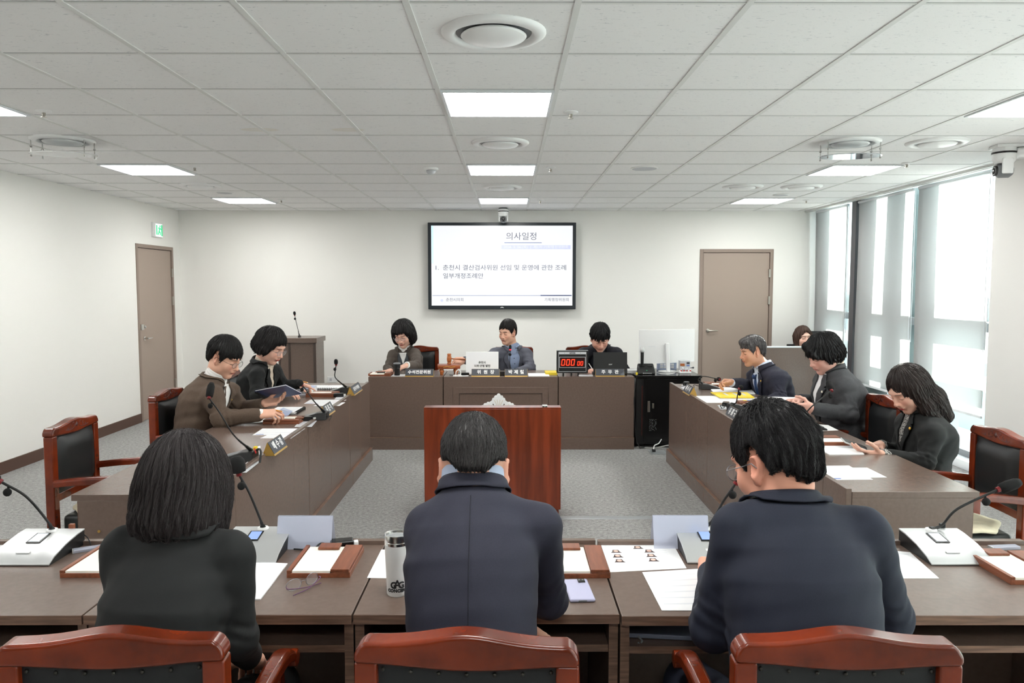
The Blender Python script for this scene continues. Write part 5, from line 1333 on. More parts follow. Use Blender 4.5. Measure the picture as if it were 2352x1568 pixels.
def silver_unit(label, px, w, y0, y1, neck, rz=0, tip=None, screen='screen_blue', fr=.016, fl=.05, cap=None):
    c = on(px[0], px[1], TOP); y = (y0 + y1) / 2; r = thing('conference_microphone', label, 'microphone', (c.x, y, TOP), rz, 'silver conference microphones on the near desks')
    d = (y1 - y0) / 2; h = w / 2
    prof = [(-d, .006), (-d * .7, .022), (-d * .1, .040), (d * .6, .052), (d, .055)]
    b = MB(); n = len(prof); vs = []
    for (y_, z_) in prof: vs += [(-h, y_, z_ - .004), (h, y_, z_ - .004), (h, y_, z_ + .001), (-h, y_, z_ + .001)]
    fs = [(0, 1, 2, 3), tuple(4 * (n - 1) + k for k in (3, 2, 1, 0))] + [(i * 4 + a, (i + 1) * 4 + a, (i + 1) * 4 + (a + 1) % 4, i * 4 + (a + 1) % 4) for i in range(n - 1) for a in range(4)]
    b.add(vs, fs); b.build('top_plate', 'silver', r, .0012, auto=.5)
    b = MB(); m_ = [(-d + .004, 0)] + [(y_ , z_ - .004) for y_, z_ in prof] + [(d, 0)]
    b.prism([(p[0], p[1]) for p in m_], -h + .002, h - .002, Matrix(((0, 0, 1, 0), (1, 0, 0, 0), (0, 1, 0, 0), (0, 0, 0, 1)))); b.build('housing', 'black_plastic', r)
    sl = math.atan2(.052 - .040, d * .7); mt = Matrix.Translation((-.01, d * .28, .0495)) @ Matrix.Rotation(sl, 4, 'X')
    b = MB(); b.box(-.023, .023, -.038, .030, -.001, .0012, mt); b.build('display_frame', 'black_gloss', r); b = MB(); b.box(-.018, .018, -.031, .025, .0012, .0018, mt); b.build('display', screen, r)
    mt2 = Matrix.Translation((-.008, -d * .55, .0285)) @ Matrix.Rotation(.32, 4, 'X'); b = MB(); b.box(-.022, .022, -.006, .006, 0, .003, mt2); b.build('talk_button', 'white_plastic', r, .001)
    b = MB(); b.lathe([(.020, 0), (.018, .006)], 16, Matrix.Translation((0, d * .82, .054))); b.build('neck_ring', 'white_plastic', r)
    base = Vector((c.x, y, TOP)); p0 = Vector((0, d * .82, .056))
    Rz = Matrix.Rotation(-rz, 3, 'Z')
    gooseneck(r, [p0] + [Rz @ (v - base) for v in neck], fr=fr, fl=fl, tip=tip)
    b = MB(); b.tube(smoothpath([(h * .3, d, .02), (h * .5, d + .03, .035), (h * 1.1, d - .01, .03), (h * 1.3, d - .02, .002)], 6), .002, 6); b.build('cable', 'cable_black', r)
    if cap:
        b = MB(); b.box(.045, .063, d + .0, d + .014, .052, .070); b.build('connector', cap[0], r, .002); b = MB(); b.box(.050, .058, d + .003, d + .010, .036, .052); b.build('connector_pin', cap[1], r); b = MB(); b.tube(smoothpath([(.054, d + .006, .036), (.045, d + .015, .02), (.02, d + .01, .012)], 5), .003, 6); b.build('connector_lead', 'cable_black', r)
    return r
silver_unit('silver microphone unit at the left edge of the photo', (92, 1270), .205, 2.43, 2.645, [at(108, 1195, 2.62), at(60, 1140, 2.60), at(2, 1106, 2.58)], screen='screen_pale', cap=('tray_wood', 'red_paint'))
silver_unit('silver microphone unit beside the clear sign holder, right of the woman in black', (592, 1262), .205, 2.45, 2.665, [at(597, 1190, 2.63), at(572, 1130, 2.62), at(549, 1090, 2.62)], tip=(-.15, 0, 1), fr=.027, fl=.066)
silver_unit('silver microphone unit mostly hidden by the man with wavy hair', (1626, 1262), .205, 2.44, 2.655, [at(1636, 1195, 2.63), at(1662, 1150, 2.62), at(1690, 1110, 2.62)])
silver_unit('silver microphone unit at the right, its neck bent far to the right', (2165, 1270), .205, 2.42, 2.635, [at(2164, 1205, 2.62), at(2200, 1168, 2.61), at(2292, 1124, 2.60)], screen='screen_pale', tip=(.9, 0, .32), fr=.019, fl=.085, cap=('black_plastic', 'gold'))
def black_unit(label, p, rz, neck, fl=.05, fr=.014, tip=None, extra=None, lit=False, size=1.0, small=True):
    c = on(*p, TOP); r = thing('desk_microphone', label, 'microphone', (c.x, c.y, TOP), rz, 'black desk microphones')
    b = MB(); w, d = .058 * size, .085 * size
    b.add([(-w, -d, 0), (w, -d, 0), (w, d, 0), (-w, d, 0), (-w * .9, -d, .010), (w * .9, -d, .010), (w * .8, d * .35, .048), (-w * .8, d * .35, .048), (w * .8, d, .050), (-w * .8, d, .050)],
          [(0, 3, 2, 1), (0, 1, 5, 4), (4, 5, 6, 7), (7, 6, 8, 9), (2, 3, 9, 8), (1, 2, 8, 6, 5), (3, 0, 4, 7, 9)]); b.build('base', 'black_plastic', r, .006)
    mt = Matrix.Translation((0, -d * .30, .0305)) @ Matrix.Rotation(.25, 4, 'X'); b = MB(); b.box(-w * .72, w * .72, -d * .52, d * .42, -.002, .0015, mt); b.build('control_panel', 'gray_plastic', r, .002)
    base = Vector((c.x, c.y, TOP)); Rz = Matrix.Rotation(-rz, 3, 'Z')
    gooseneck(r, [Vector((0, d * .75, .048))] + [Rz @ (v - base) for v in neck], r0=.0055, fl=fl, fr=fr, tip=tip, lit=lit, small=small)
    if extra:
        b = MB(); b.tube(smoothpath([(w * .6, d * .9, .035), (w * .8, d + .03, .065), (w * 1.2, d + .05, .055), (w * 1.5, d + .05, .004)], 7), .006, 8); b.build('cable', 'cable_black', r)
        b = MB(); b.box(.0, .028, d - .004, d + .012, .055, .071); b.build('connector', extra, r, .002)
        b = MB(); b.tube([(.028, d + .004, .062), (.045, d + .012, .058), (.055, d + .02, .045)], .004, 6); b.build('connector_lead', 'red_paint', r)
    else:
        b = MB(); b.tube(smoothpath([(w * .6, d * .95, .02), (w * .9, d + .04, .03), (w * 1.3, d + .03, .004)], 7), .003, 6); b.build('cable', 'cable_black', r)
    return r
black_unit('tall black microphone of the left row, rising before the man in brown', (548, 1055), -PI / 2, [at(538, 1000, 3.86), at(503, 945, 3.84), at(480, 914, 3.82)], fl=.090, fr=.019, tip=(-.60, -.05, .80), extra='yellow', size=1.05)
black_unit('black microphone in the middle of the left row with a dark ball head', (722, 962), -PI / 2, [at(722, 922, 5.02), at(703, 895, 5.0), at(694, 885, 4.98)], fl=.045, fr=.022, size=1.05)
black_unit('far black microphone of the left row by the last nameplate', (778, 902), -PI / 2, [at(771, 868, 6.3), at(770, 852, 6.3), at(772, 838, 6.3)], fl=.05, fr=.016, tip=(.1, 0, 1))
black_unit('black microphone of the right row bent over towards the grey haired man', (1630, 893), PI / 2, [at(1604, 872, 6.42), at(1616, 864, 6.42), at(1653, 871, 6.42)], tip=(1, 0, -.05), fl=.055, fr=.017)
black_unit('short black microphone of the right row with a red ring facing the camera', (1700, 942), PI / 2, [at(1690, 925, 5.46), at(1694, 908, 5.40), at(1697, 893, 5.32)], tip=(.1, -.7, .5), fl=.035, fr=.017)
black_unit('black microphone of the right row standing before the charcoal suited person', (1862, 985), PI / 2, [at(1858, 940, 4.36), at(1890, 912, 4.38), at(1910, 897, 4.40)], tip=(.62, 0, .60), fl=.075, fr=.018)
r = thing('desk_microphone', 'slim microphone with a lit red ring in front of the man with the gavel', 'microphone', (hx(1172, 7.78), 7.78, TOP), 0, 'black desk microphones')
b = MB(); b.box(-.05, .05, -.05, .05, 0, .03); b.build('base', 'black_plastic', r, .006)
o = Vector((hx(1172, 7.78), 7.78, TOP)); gooseneck(r, [Vector((0, 0, .03))] + [at(x, y, 7.76) - o for x, y in ((1171, 850), (1171, 825), (1172, 803))], r0=.005, lit=True, tip=(0, 0, 1), fl=.05, fr=.013)
b = MB(); b.box(-.12, -.03, -.12, -.05, 0, .045); b.build('junction_box', 'black_plastic', r, .004)

# ---- wooden memo trays
def memo_tray(label, loc, rz, w=.195, d=.235, clip=True):
    r = thing('memo_tray', label, 'memo tray', loc, rz, 'wooden memo trays'); h, k = w / 2, d / 2
    b = MB(); b.box(-h, h, -k, k, 0, .014); b.build('tray_base', 'tray_wood', r, .001)
    b = MB(); b.box(-h, -h + .013, -k, k, .014, .024); b.build('side_rim', 'tray_wood', r, .001)
    b = MB(); b.box(-h + .016, h - .062, -k + .004, k - .01, .0142, .021); b.build('note_pad', 'paper_cream', r)
    b = MB(); b.box(h - .058, h, -k, k, .014, .018); b.box(h - .060, h - .003, -k, k - .006, .0185, .027); b.build('pen_lid', 'tray_wood', r, .0015)
    if clip: b = MB(); b.box(-h + .05, h - .075, k - .045, k + .006, .0215, .030, Matrix.Identity(4)); b.build('paper_clip', 'tray_wood', r, .002)
    return r
def tray_at(label, px0, px1, rz=0, dy=.1175, **k):
    a = on(*px0, TOP); c = on(*px1, TOP); m = (a + c) / 2; memo_tray(label, (m.x, m.y + dy, TOP), rz, **k)
tray_at('wooden memo tray left of the woman in black, half hidden by her', (135, 1327), (285, 1327))
tray_at('wooden memo tray with cream pad right of the woman in black', (658, 1327), (804, 1327))
tray_at('wooden memo tray right of the man in the middle, beside the portrait sheet', (1257, 1328), (1402, 1328))
tray_at('wooden memo tray cut off by the right edge of the photo', (2322, 1343), (2470, 1343))
def side_tray(label, p, rz): c = on(*p, TOP); memo_tray(label, (c.x, c.y, TOP), rz)
side_tray('wooden memo tray in front of the man in the brown jacket', (655, 968), -PI / 2)
side_tray('wooden memo tray in front of the woman in black with glasses', (742, 908), -PI / 2)
side_tray('wooden memo tray beyond the bent microphone in front of the grey haired man', (1650, 886), PI / 2)
side_tray('wooden memo tray with coloured tabs beside the nearer right nameplate', (1735, 931), PI / 2)
side_tray('wooden memo tray half hidden behind the wavy haired man', (1888, 1017), PI / 2)
memo_tray('wooden memo tray at the left end of the head table', (hx(874, 7.72), 7.73, TOP), 0, w=.22, d=.17)

# ---- clear sign holders seen from behind
def holder(label, p0, p1, body, logo=False):
    a, c = on(*p0, TOP), on(*p1, TOP); m = (a + c) / 2; L = (c - a).length; r = thing('sign_holder', label, 'sign holder', (m.x, m.y, TOP), math.atan2(c.y - a.y, c.x - a.x), 'clear acrylic sign holders'); h = L / 2
    for s, n in ((-1, 'rear_pane'), (1, 'front_pane')):
        b = MB(); y0, y1 = s * .035, s * .003; b.add([(-h, y0, 0), (h, y0, 0), (h, y1, .105), (-h, y1, .105), (-h, y0 + s * .0018, 0), (h, y0 + s * .0018, 0), (h, y1 + s * .0018, .106), (-h, y1 + s * .0018, .106)], [(0, 1, 2, 3), (7, 6, 5, 4), (0, 4, 5, 1), (3, 2, 6, 7), (1, 5, 6, 2), (0, 3, 7, 4)]); b.build(n, 'clear_acrylic', r)
    b = MB(); b.add([(-h + .004, -.024, .022), (h - .004, -.024, .022), (h - .004, -.0015, .1035), (-h + .004, -.0015, .1035)], [(0, 1, 2, 3)]); b.build('name_card', 'paper_gray', r)
    o = text('lettering', body, .034, 'print_gray', r, (0, -.0165, .052), (PI / 2 - .27, 0, 0), word=1.5, sx=-1)
    if logo: b = MB(); b.lathe([(.018, 0), (.018, .0006)], 20, Matrix.Translation((h - .05, -.0165, .062)) @ Matrix.Rotation(PI / 2 - .27, 4, 'X')); b.build('logo', 'blue_sheet', r)
holder('clear sign holder between the silver microphone and the left memo tray', (641, 1253), (766, 1253), '백 수 정')
holder('clear sign holder beyond the portrait sheet with a faint blue logo', (1498, 1252), (1624, 1252), '박 상 희', True)

# ---- papers on the near desks
NG = 'loose papers on the near desks'
sheet('white sheet under the silver microphone at the left edge', [(-40, 1296), (22, 1296), (60, 1252), (0, 1250)], 6, group=NG)
sheet('thick white document between the woman in black and the memo tray', [(520, 1378), (598, 1378), (661, 1296), (590, 1292)], 0, th=.004, group=NG)
sheet('white sheet behind the white tumbler', [(843, 1327), (950, 1329), (960, 1264), (876, 1262)], 0, group=NG)
sheet('white sheet between the tumbler and the man in the middle', [(931, 1389), (1010, 1389), (1010, 1334), (944, 1332)], 0, group=NG)
def portraits(r, c, th):
    sk = mat('print_skin', (226, 190, 176), .8); dk = mat('print_hair', (70, 52, 52), .8)
    for (u, v) in ((.49, .80), (.17, .66), (.17, .50), (.17, .34), (.62, .66), (.62, .50), (.62, .34)):
        q = (c[0] * (1 - u) + c[1] * u) * (1 - v) + (c[3] * (1 - u) + c[2] * u) * v
        D = MB(); D.prism([(q.x - .018, q.y - .016), (q.x + .018, q.y - .016), (q.x + .012, q.y - .004), (q.x + .010, q.y + .012), (q.x - .010, q.y + .012), (q.x - .012, q.y - .004)], th, th + .0004); D.build('portrait', 'print_hair', r)
        F = MB(); F.lathe([(.0085, th + .0004), (.0085, th + .0007)], 14, Matrix.Translation((q.x, q.y - .001, 0))); F.build('portrait_face', 'print_skin', r)
    b = MB()
    for (u0, u1, v0, v1) in ((.24, .56, .92, .945), (.24, .30, .13, .135), (.66, .86, .50, .51), (.66, .86, .58, .59), (.66, .86, .66, .67), (.66, .86, .42, .43), (.05, .72, .09, .094), (.05, .055, .09, .90), (.72, .725, .09, .90), (.05, .72, .90, .904)): quad_slab(b, c, th, .0003, u0, u1, v0, v1)
    b.build('printed_lines', 'print_gray', r)
sheet('wide white sheet printed with seven small portraits', [(1402, 1314), (1577, 1305), (1544, 1246), (1378, 1244)], 0, group=NG, marks=portraits)
sheet('white document at the left elbow of the wavy haired man', [(1520, 1402), (1640, 1402), (1608, 1306), (1475, 1314)], 6, z=TOP + .001, group=NG)
sheet('white sheet sticking out right of the wavy haired man', [(2060, 1328), (2157, 1328), (2090, 1268), (2020, 1262)], 3, group=NG)
sheet('small white leaflet beside the silver microphone on the right', [(2255, 1275), (2300, 1275), (2280, 1262), (2240, 1262)], 0, m='paper_gray', group=NG)
# folder on the shelf
c = on(1535, 1450, .625)
r = thing('document_folder', 'grey plastic folder on the shelf below the wavy haired man', 'folder', (c.x + .03, 2.22, .621), -.12)
b = MB(); b.box(-.15, .15, -.11, .14, 0, .014); b.build('cover', 'folder_gray', r, .004); b = MB(); b.box(-.156, -.14, -.11, .14, 0, .016); b.build('spine', 'gray_plastic', r, .005); b = MB(); b.tube([(-.11, -.11, .006), (-.10, -.125, .002), (-.105, -.14, -.006), (-.112, -.135, 0)], .003, 6); b.build('elastic', 'gray_plastic', r)
# adapters
def adapter(label, loc, rz, s=1.0, group='small black power adapters'):
    r = thing('power_adapter', label, 'power adapter', loc, rz, group)
    b = MB(); b.box(-.04 * s, .04 * s, -.024 * s, .024 * s, 0, .030 * s); b.build('case', 'black_gloss', r, .006); b = MB(); b.tube(smoothpath([(-.04 * s, 0, .014), (-.07 * s, .01, .02), (-.10 * s, .0, .004), (-.16 * s, .02, .004)], 6), .0025, 6); b.build('cord', 'cable_black', r); b = MB(); b.box(.04 * s, .055 * s, -.012 * s, .012 * s, .006, .022 * s); b.build('plug', 'white_plastic', r, .002)
c = on(787, 1256, TOP); adapter('black power adapter behind the memo tray with the folded eyeglasses', (c.x, c.y - .01, TOP), .25)
c = on(706, 966, TOP); adapter('black power adapter beside the middle left memo tray', (c.x, c.y, TOP), .1)
c = on(778, 911, TOP); adapter('black power adapter beside the far left memo tray', (c.x, c.y, TOP), .1)
c = on(1576, 884, TOP); adapter('black power adapter at the far corner of the right row', (c.x, c.y, TOP), 1.2)
c = on(1667, 932, TOP); adapter('black power adapter beside the nearer right nameplate', (c.x, c.y, TOP), 1.2)
adapter('black power adapter between gavel stand and white laptop', (hx(1068, 7.66), 7.70, TOP), 0)
# transparent ruler-like holder by the left tray and the right tray
for l, p in (('clear plastic case on the far rim of the left memo tray', (215, 1258)), ('clear plastic case behind the memo tray at the right edge', (2310, 1262))):
    c = on(*p, TOP); r = thing('plastic_case', l, 'plastic case', (c.x, 2.58, TOP), .1 if p[0] > 999 else .5); b = MB(); b.box(-.05, .05, -.014, .014, 0, .012); b.build('case', 'clear_acrylic', r, .003); b = MB(); b.box(-.052, -.046, -.013, .013, .001, .011); b.build('end_cap', 'silver', r)

# ---- tumbler, eyeglasses, phone
c = on(912, 1366, TOP)
r = thing('tumbler', 'white travel tumbler with a steel rim and black lettering', 'tumbler', (c.x, c.y + .012, TOP))
b = MB(); b.lathe([(.029, 0), (.031, .004), (.036, .150)], 40); b.build('body', 'white_plastic', r, auto=.7)
b = MB(); b.lathe([(.0362, .150), (.0364, .158), (.0352, .1595), (.0366, .161), (.0372, .176), (.036, .180), (.032, .178), (.030, .170)], 40, caps=False); b.build('steel_rim', 'chrome', r, auto=.6)
b = MB(); b.lathe([(.031, .172), (.031, .173)], 32); b.build('lid', 'glass_clear', r); b = MB(); b.lathe([(.0305, .168), (.0305, .1685)], 32); b.build('drink', 'black_gloss', r)
def wrap(o, R0, x0=0):
    for v in o.data.vertices:
        a = (v.co.x + x0) / R0; v.co.x, v.co.z, v.co.y = math.sin(a) * (R0 + v.co.z), -math.cos(a) * (R0 + v.co.z), v.co.y
    for v in o.data.vertices: v.co = Vector((v.co.x, v.co.z, v.co.y))
for body, sz, z, bd in (('G G', .026, .036, .0010), ('A', .034, .039, .0006), ('CONCERT', .0125, .020, .0007)):
    o = text('lettering', body, sz, 'ink', r, (0, 0, z), (0, 0, 0), bold=bd, depth=.0004, sx=1, spacing=1.05 if body != 'G G' else 1.0, word=.55); wrap(o, .0325 + z * .034, .0045)
p = [on(x, y, TOP) for x, y in ((675, 1372), (716, 1330))]
c = (p[0] + p[1]) / 2; r = thing('eyeglasses', 'folded eyeglasses with clear lenses and thin purple temples on the desk', 'eyeglasses', (c.x, c.y, TOP), .88)
b = MB()
for s in (-1, 1): b.tube([(s * .032 + .024 * math.cos(q), .004 * math.cos(q) * s, .020 + .017 * math.sin(q)) for q in np.linspace(0, 2 * PI, 25)], .0009, 6, caps=False)
b.tube([(-.009, 0, .022), (0, -.003, .025), (.009, 0, .022)], .001, 6); b.build('rims', 'eye_metal', r)
b = MB()
for s in (-1, 1): b.add([(s * .032 + .0235 * math.cos(q), .004 * math.cos(q) * s, .020 + .0165 * math.sin(q)) for q in np.linspace(0, 2 * PI, 24, endpoint=False)], [tuple(range(24))])
b.build('lenses', 'lens', r)
for s in (-1, 1):
    b = MB(); b.tube(smoothpath([(s * .057, .0, .020), (s * .055, -.008, .016), (s * .0, -.020 - .006 * s, .006), (-s * .055, -.022 - .008 * s, .003)], 8), .0014, 6); b.build('temple', 'purple', r)
c = on(1330, 1362, TOP); r = thing('smartphone', 'lavender phone lying face down beside the man in the middle', 'phone', (c.x, c.y + .01, TOP), .06)
b = MB(); b.box(-.037, .037, -.078, .078, 0, .010); b.build('case', 'lavender', r, .005, seg=3); b = MB(); b.box(.005, .027, .044, .070, .010, .0122); b.build('camera_block', 'black_gloss', r, .001); b = MB(); b.box(-.012, .012, -.0786, -.077, .003, .007); b.build('charging_port', 'gray_plastic', r); b = MB(); b.ball((.011, .062, .0122), (.004, .004, .001), 8, 6); b.ball((.021, .062, .0122), (.004, .004, .001), 8, 6); b.build('lens', 'gray_plastic', r)

# ---- left row papers and binders
LG = 'papers on the left row'
sheet('printed sheet with a blue stamp between the near and middle left nameplates', [(580, 999), (678, 999), (701, 984), (603, 984)], 4, group=LG, blue=True)
sheet('printed sheet half under the stamped sheet on the left row', [(598, 1006), (668, 1007), (690, 992), (630, 992)], 3, z=TOP + .0001, group=LG)
sheet('printed sheet beside the middle left nameplate', [(698, 927), (775, 927), (796, 918), (712, 918)], 4, group=LG, blue=True)
sheet('sheet partly covered beside the middle left nameplate', [(720, 932), (780, 932), (793, 924), (738, 924)], 2, z=TOP + .0001, group=LG)
sheet('clear sheet under the adapter of the middle left desk', [(676, 980), (716, 980), (728, 966), (690, 966)], 0, m='paper_gray', group=LG)
sheet('clear sheet under the adapter of the far left desk', [(768, 917), (795, 917), (803, 907), (776, 907)], 0, m='paper_gray', group=LG)
sheet('folded papers at the rim beside the nearest microphone of the left row', [(545, 1085), (566, 1085), (600, 1058), (570, 1058)], 3, m='paper_gray', group=LG)
sheet('white sheet behind the cable of the nearest left microphone', [(578, 1050), (600, 1048), (598, 1024), (584, 1026)], 0, group=LG)
def binder(label, c, rz, w=.21, d=.297, th=.012, cover='black_plastic', tab=True, open_=False, tilt=0.0, roll=0.0):
    r = thing('ring_binder', label, 'binder', c, rz, 'comb bound documents'); r.rotation_euler = (tilt, roll, rz); h, k = w / 2, d / 2
    b = MB(); b.box(-h, h, -k, k, 0, .0018); b.build('back_cover', cover, r)
    b = MB(); b.box(-h + .004, h - .003, -k + .003, k - .003, .002, th); b.build('pages', 'paper', r)
    if not open_: b = MB(); b.box(-h, h, -k, k, th, th + .001); b.build('front_cover', cover, r)
    b = MB()
    for i in range(18):
        y = -k + .018 + (d - .036) * i / 17
        b.tube([(-h + .006 + .010 * math.cos(q) - .006, y, th * .5 + .010 * math.sin(q)) for q in np.linspace(0, 2 * PI, 11)], .0022, 6, caps=False)
    b.build('comb_binding', 'black_plastic', r)
    if open_:
        b = MB()
        for i in range(9): b.box(-h + .03, h - .02 - .03 * (i % 3 == 2), k - .035 - i * .024, k - .032 - i * .024 + .004, th, th + .0003)
        b.build('printed_lines', 'print_gray', r)
    if tab: b = MB(); b.box(h - .012, h + .006, -k + .02, -k + .09, th * .3, th * .7); b.box(h - .004, h + .008, k - .10, k - .06, th * .3, th * .7); b.build('yellow_tabs', 'yellow', r)
    return r
c = on(672, 947, TOP); binder('open comb bound document under the hand of the man in brown', (c.x - .06, c.y + .05, TOP), PI, w=.20, d=.26, open_=True)
r = sheet('raised blue page under the pencil of the man in brown', [(615, 962), (660, 956), (672, 944), (650, 936)], 2, m='blue_sheet', z=TOP + .022, group=LG)
sheet('loose dark folder edge in front of the man in brown', [(560, 972), (655, 968), (668, 960), (600, 962)], 0, m='paper', z=TOP + .003, th=.003, group=LG)
b0 = at(640, 903, 5.22); binder('navy comb bound binder held up by the man in brown', (b0.x, b0.y, b0.z + .004), -.25, w=.24, d=.20, th=.008, cover='navy_cover', tilt=-.42, roll=-.2, tab=False)
c = on(752, 893, TOP); binder('open comb bound document under the pointing finger of the woman in black', (c.x - .04, c.y + .06, TOP), PI / 2, w=.21, d=.30, open_=True, tab=False)
c = on(688, 905, TOP); binder('thick stack of blue edged documents in front of the woman in black', (c.x - .02, c.y + .05, TOP), PI / 2, w=.21, d=.26, th=.05, cover='blue_sheet', tab=False)
def pencil(label, a, b_, m='orange', r0=.0035, name='pencil'):
    a = Vector(a); b_ = Vector(b_); d = (b_ - a); o = a.copy(); r = thing(name, label, name, o)
    b = MB(); b.tube([(0, 0, 0), d * .88], r0, 6); b.build('barrel', m, r); b = MB(); b.tube([d * .88, d], [r0, .0006], 6); b.build('tip', 'paper_cream', r)
pencil('orange pencil in the hand of the man in brown', at(622, 940, 4.98), at(652, 945, 4.98))
pencil('orange pencil tucked in the hand of the woman in black', at(697, 876, 6.28), at(708, 879, 6.24))
# ---- right row papers
RG = 'papers on the right row'
sheet('white document before the grey haired man', [(1640, 903), (1735, 905), (1722, 891), (1628, 890)], 0, group=RG, th=.006)
sheet('printed sheets at the far rim of the right row', [(1620, 925), (1712, 925), (1676, 909), (1598, 909)], 3, group=RG)
sheet('white sheet between yellow folder and coloured tabs', [(1668, 922), (1755, 922), (1738, 913), (1655, 913)], 0, z=TOP + .0006, group=RG)
r = sheet('yellow folder with pale label strips before the grey haired man', [(1654, 914), (1733, 914), (1715, 902), (1632, 902)], 0, m='yellow', z=TOP + .008, th=.007, group=None, name='document_folder', cat='folder')
b = MB(); cc = [on(x, y, TOP + .008) - r.location for x, y in ((1654, 914), (1733, 914), (1715, 902), (1632, 902))]
for c_ in cc: c_.z = 0
for u in (.28, .55, .78): quad_slab(b, cc, .0072, .0006, u, u + .07, .35, .8)
b.build('label_strip', 'paper_gray', r)
b = MB(); quad_slab(b, cc, -.007, .006, .02, .97, .02, .94); b.build('inner_pages', 'paper', r)
sheet('clear sheet at the far corner of the right row', [(1560, 893), (1576, 898), (1588, 888), (1566, 885)], 0, m='paper_gray', group=RG)
sheet('clear sheets under the adapter beside the nearer right nameplate', [(1655, 940), (1668, 940), (1680, 930), (1648, 930)], 0, m='paper_gray', group=RG)
c = on(1728, 928, TOP); r = thing('index_tabs', 'strip of coloured index tabs on the right memo tray', 'index tabs', (c.x, c.y + .02, TOP + .0275), PI / 2)
for k, m_ in enumerate(('paper', 'yellow', 'mic_red', 'print_blue', 'yellow')): b = MB(); b.box(-.03, .0, -.07 + k * .028, -.044 + k * .028, 0, .0015); b.build('tab', m_, r)
sheet('sheaf of white papers held by the charcoal suited person', [(1755, 926), (1842, 938), (1836, 914), (1762, 912)], 0, z=.765, th=.006, group=RG)
sheet('white sheet beside the wavy haired head on the right row', [(1870, 990), (1926, 988), (1902, 976), (1868, 973)], 0, group=RG)
sheet('stack of printed papers under the phone of the long haired woman', [(1905, 1045), (1985, 1044), (1962, 1024), (1868, 1024)], 5, th=.005, group=RG)
sheet('printed sheet with a blue stamp at the near end of the right row', [(1914, 1102), (2005, 1101), (1950, 1069), (1866, 1070)], 5, group=RG, blue=True)
sheet('overlapping printed sheet at the near end of the right row', [(1975, 1097), (2037, 1096), (1992, 1074), (1935, 1074)], 3, z=TOP + .0001, group=RG)
pencil('blue pen lying beside the memo tray on the right row', on(1912, 1020, TOP + .004), on(1952, 1018, TOP + .004), 'print_blue', .004, 'pen')
# phone held by the long haired woman
a, c = at(1940, 1012, 4.22), at(1988, 1030, 4.22); d = (c - a); mid = (a + c) / 2
r = thing('smartphone', 'phone in a glittery case held by the long haired woman', 'phone', mid); X_ = d.normalized(); Y_ = Vector((.25, 1, .1)); Y_ = (Y_ - X_ * Y_.dot(X_)).normalized(); Z_ = X_.cross(Y_)
mt = Matrix((X_, Y_, Z_)).transposed().to_4x4(); L_ = .075
b = MB(); b.box(-L_, L_, -.036, .036, -.004, .004, mt); b.build('case', 'silver', r, .003); b = MB(); b.box(-L_ + .003, L_ - .003, -.033, .033, .0042, .005, mt); b.build('display', 'black_gloss', r); b = MB(); b.box(-.06, -.03, -.02, .02, -.008, -.004, mt); b.build('grip', 'chrome', r, .002)

# ---- head table things
HY = 7.72
r = thing('tumbler', 'black travel tumbler the woman at the head table reaches for', 'tumbler', (hx(912, 7.68), 7.68, TOP))
b = MB(); b.lathe([(.026, 0), (.028, .004), (.029, .074), (.034, .078), (.035, .118)], 28); b.build('body', 'black_plastic', r, auto=.6); b = MB(); b.lathe([(.0355, .118), (.0355, .126), (.03, .130)], 28); b.build('lid', 'gray_plastic', r)
pencil('dark pen with a pink cap on the head table memo tray', (hx(867, 7.7), 7.68, TOP + .03), (hx(887, 7.7), 7.70, TOP + .031), 'black_plastic', .006, 'pen')
HG = 'papers on the head table'
def hsheet(label, x0, x1, y0, y1, m='paper', th=.003, z=TOP, **k):
    r = thing('paper_sheet', label, 'paper', ((hx(x0, y0) + hx(x1, y0)) / 2, (y0 + y1) / 2, z), 0, HG); w = (hx(x1, y0) - hx(x0, y0)) / 2; b = MB(); b.box(-w, w, -(y1 - y0) / 2, (y1 - y0) / 2, 0, th); b.build('sheet', m, r)
hsheet('white documents behind the leftmost head table nameplate', 935, 985, 7.72, 7.95, th=.012)
hsheet('pale sheet beside the black tumbler', 898, 930, 7.62, 7.80, 'paper_gray')
hsheet('white sheet under the cable beside the gavel stand', 1040, 1075, 7.62, 7.78)
hsheet('white papers right of the narrow nameplate', 1214, 1262, 7.61, 7.85, th=.006)
hsheet('yellow pad left of the red timer', 1253, 1280, 7.74, 7.95, 'yellow', .022)
hsheet('pale sheets between the timer and the black laptop', 1330, 1362, 7.62, 7.70, 'paper_gray', .008)
hsheet('papers behind the black laptop at the right end', 1440, 1470, 7.85, 8.05, 'paper', .03)
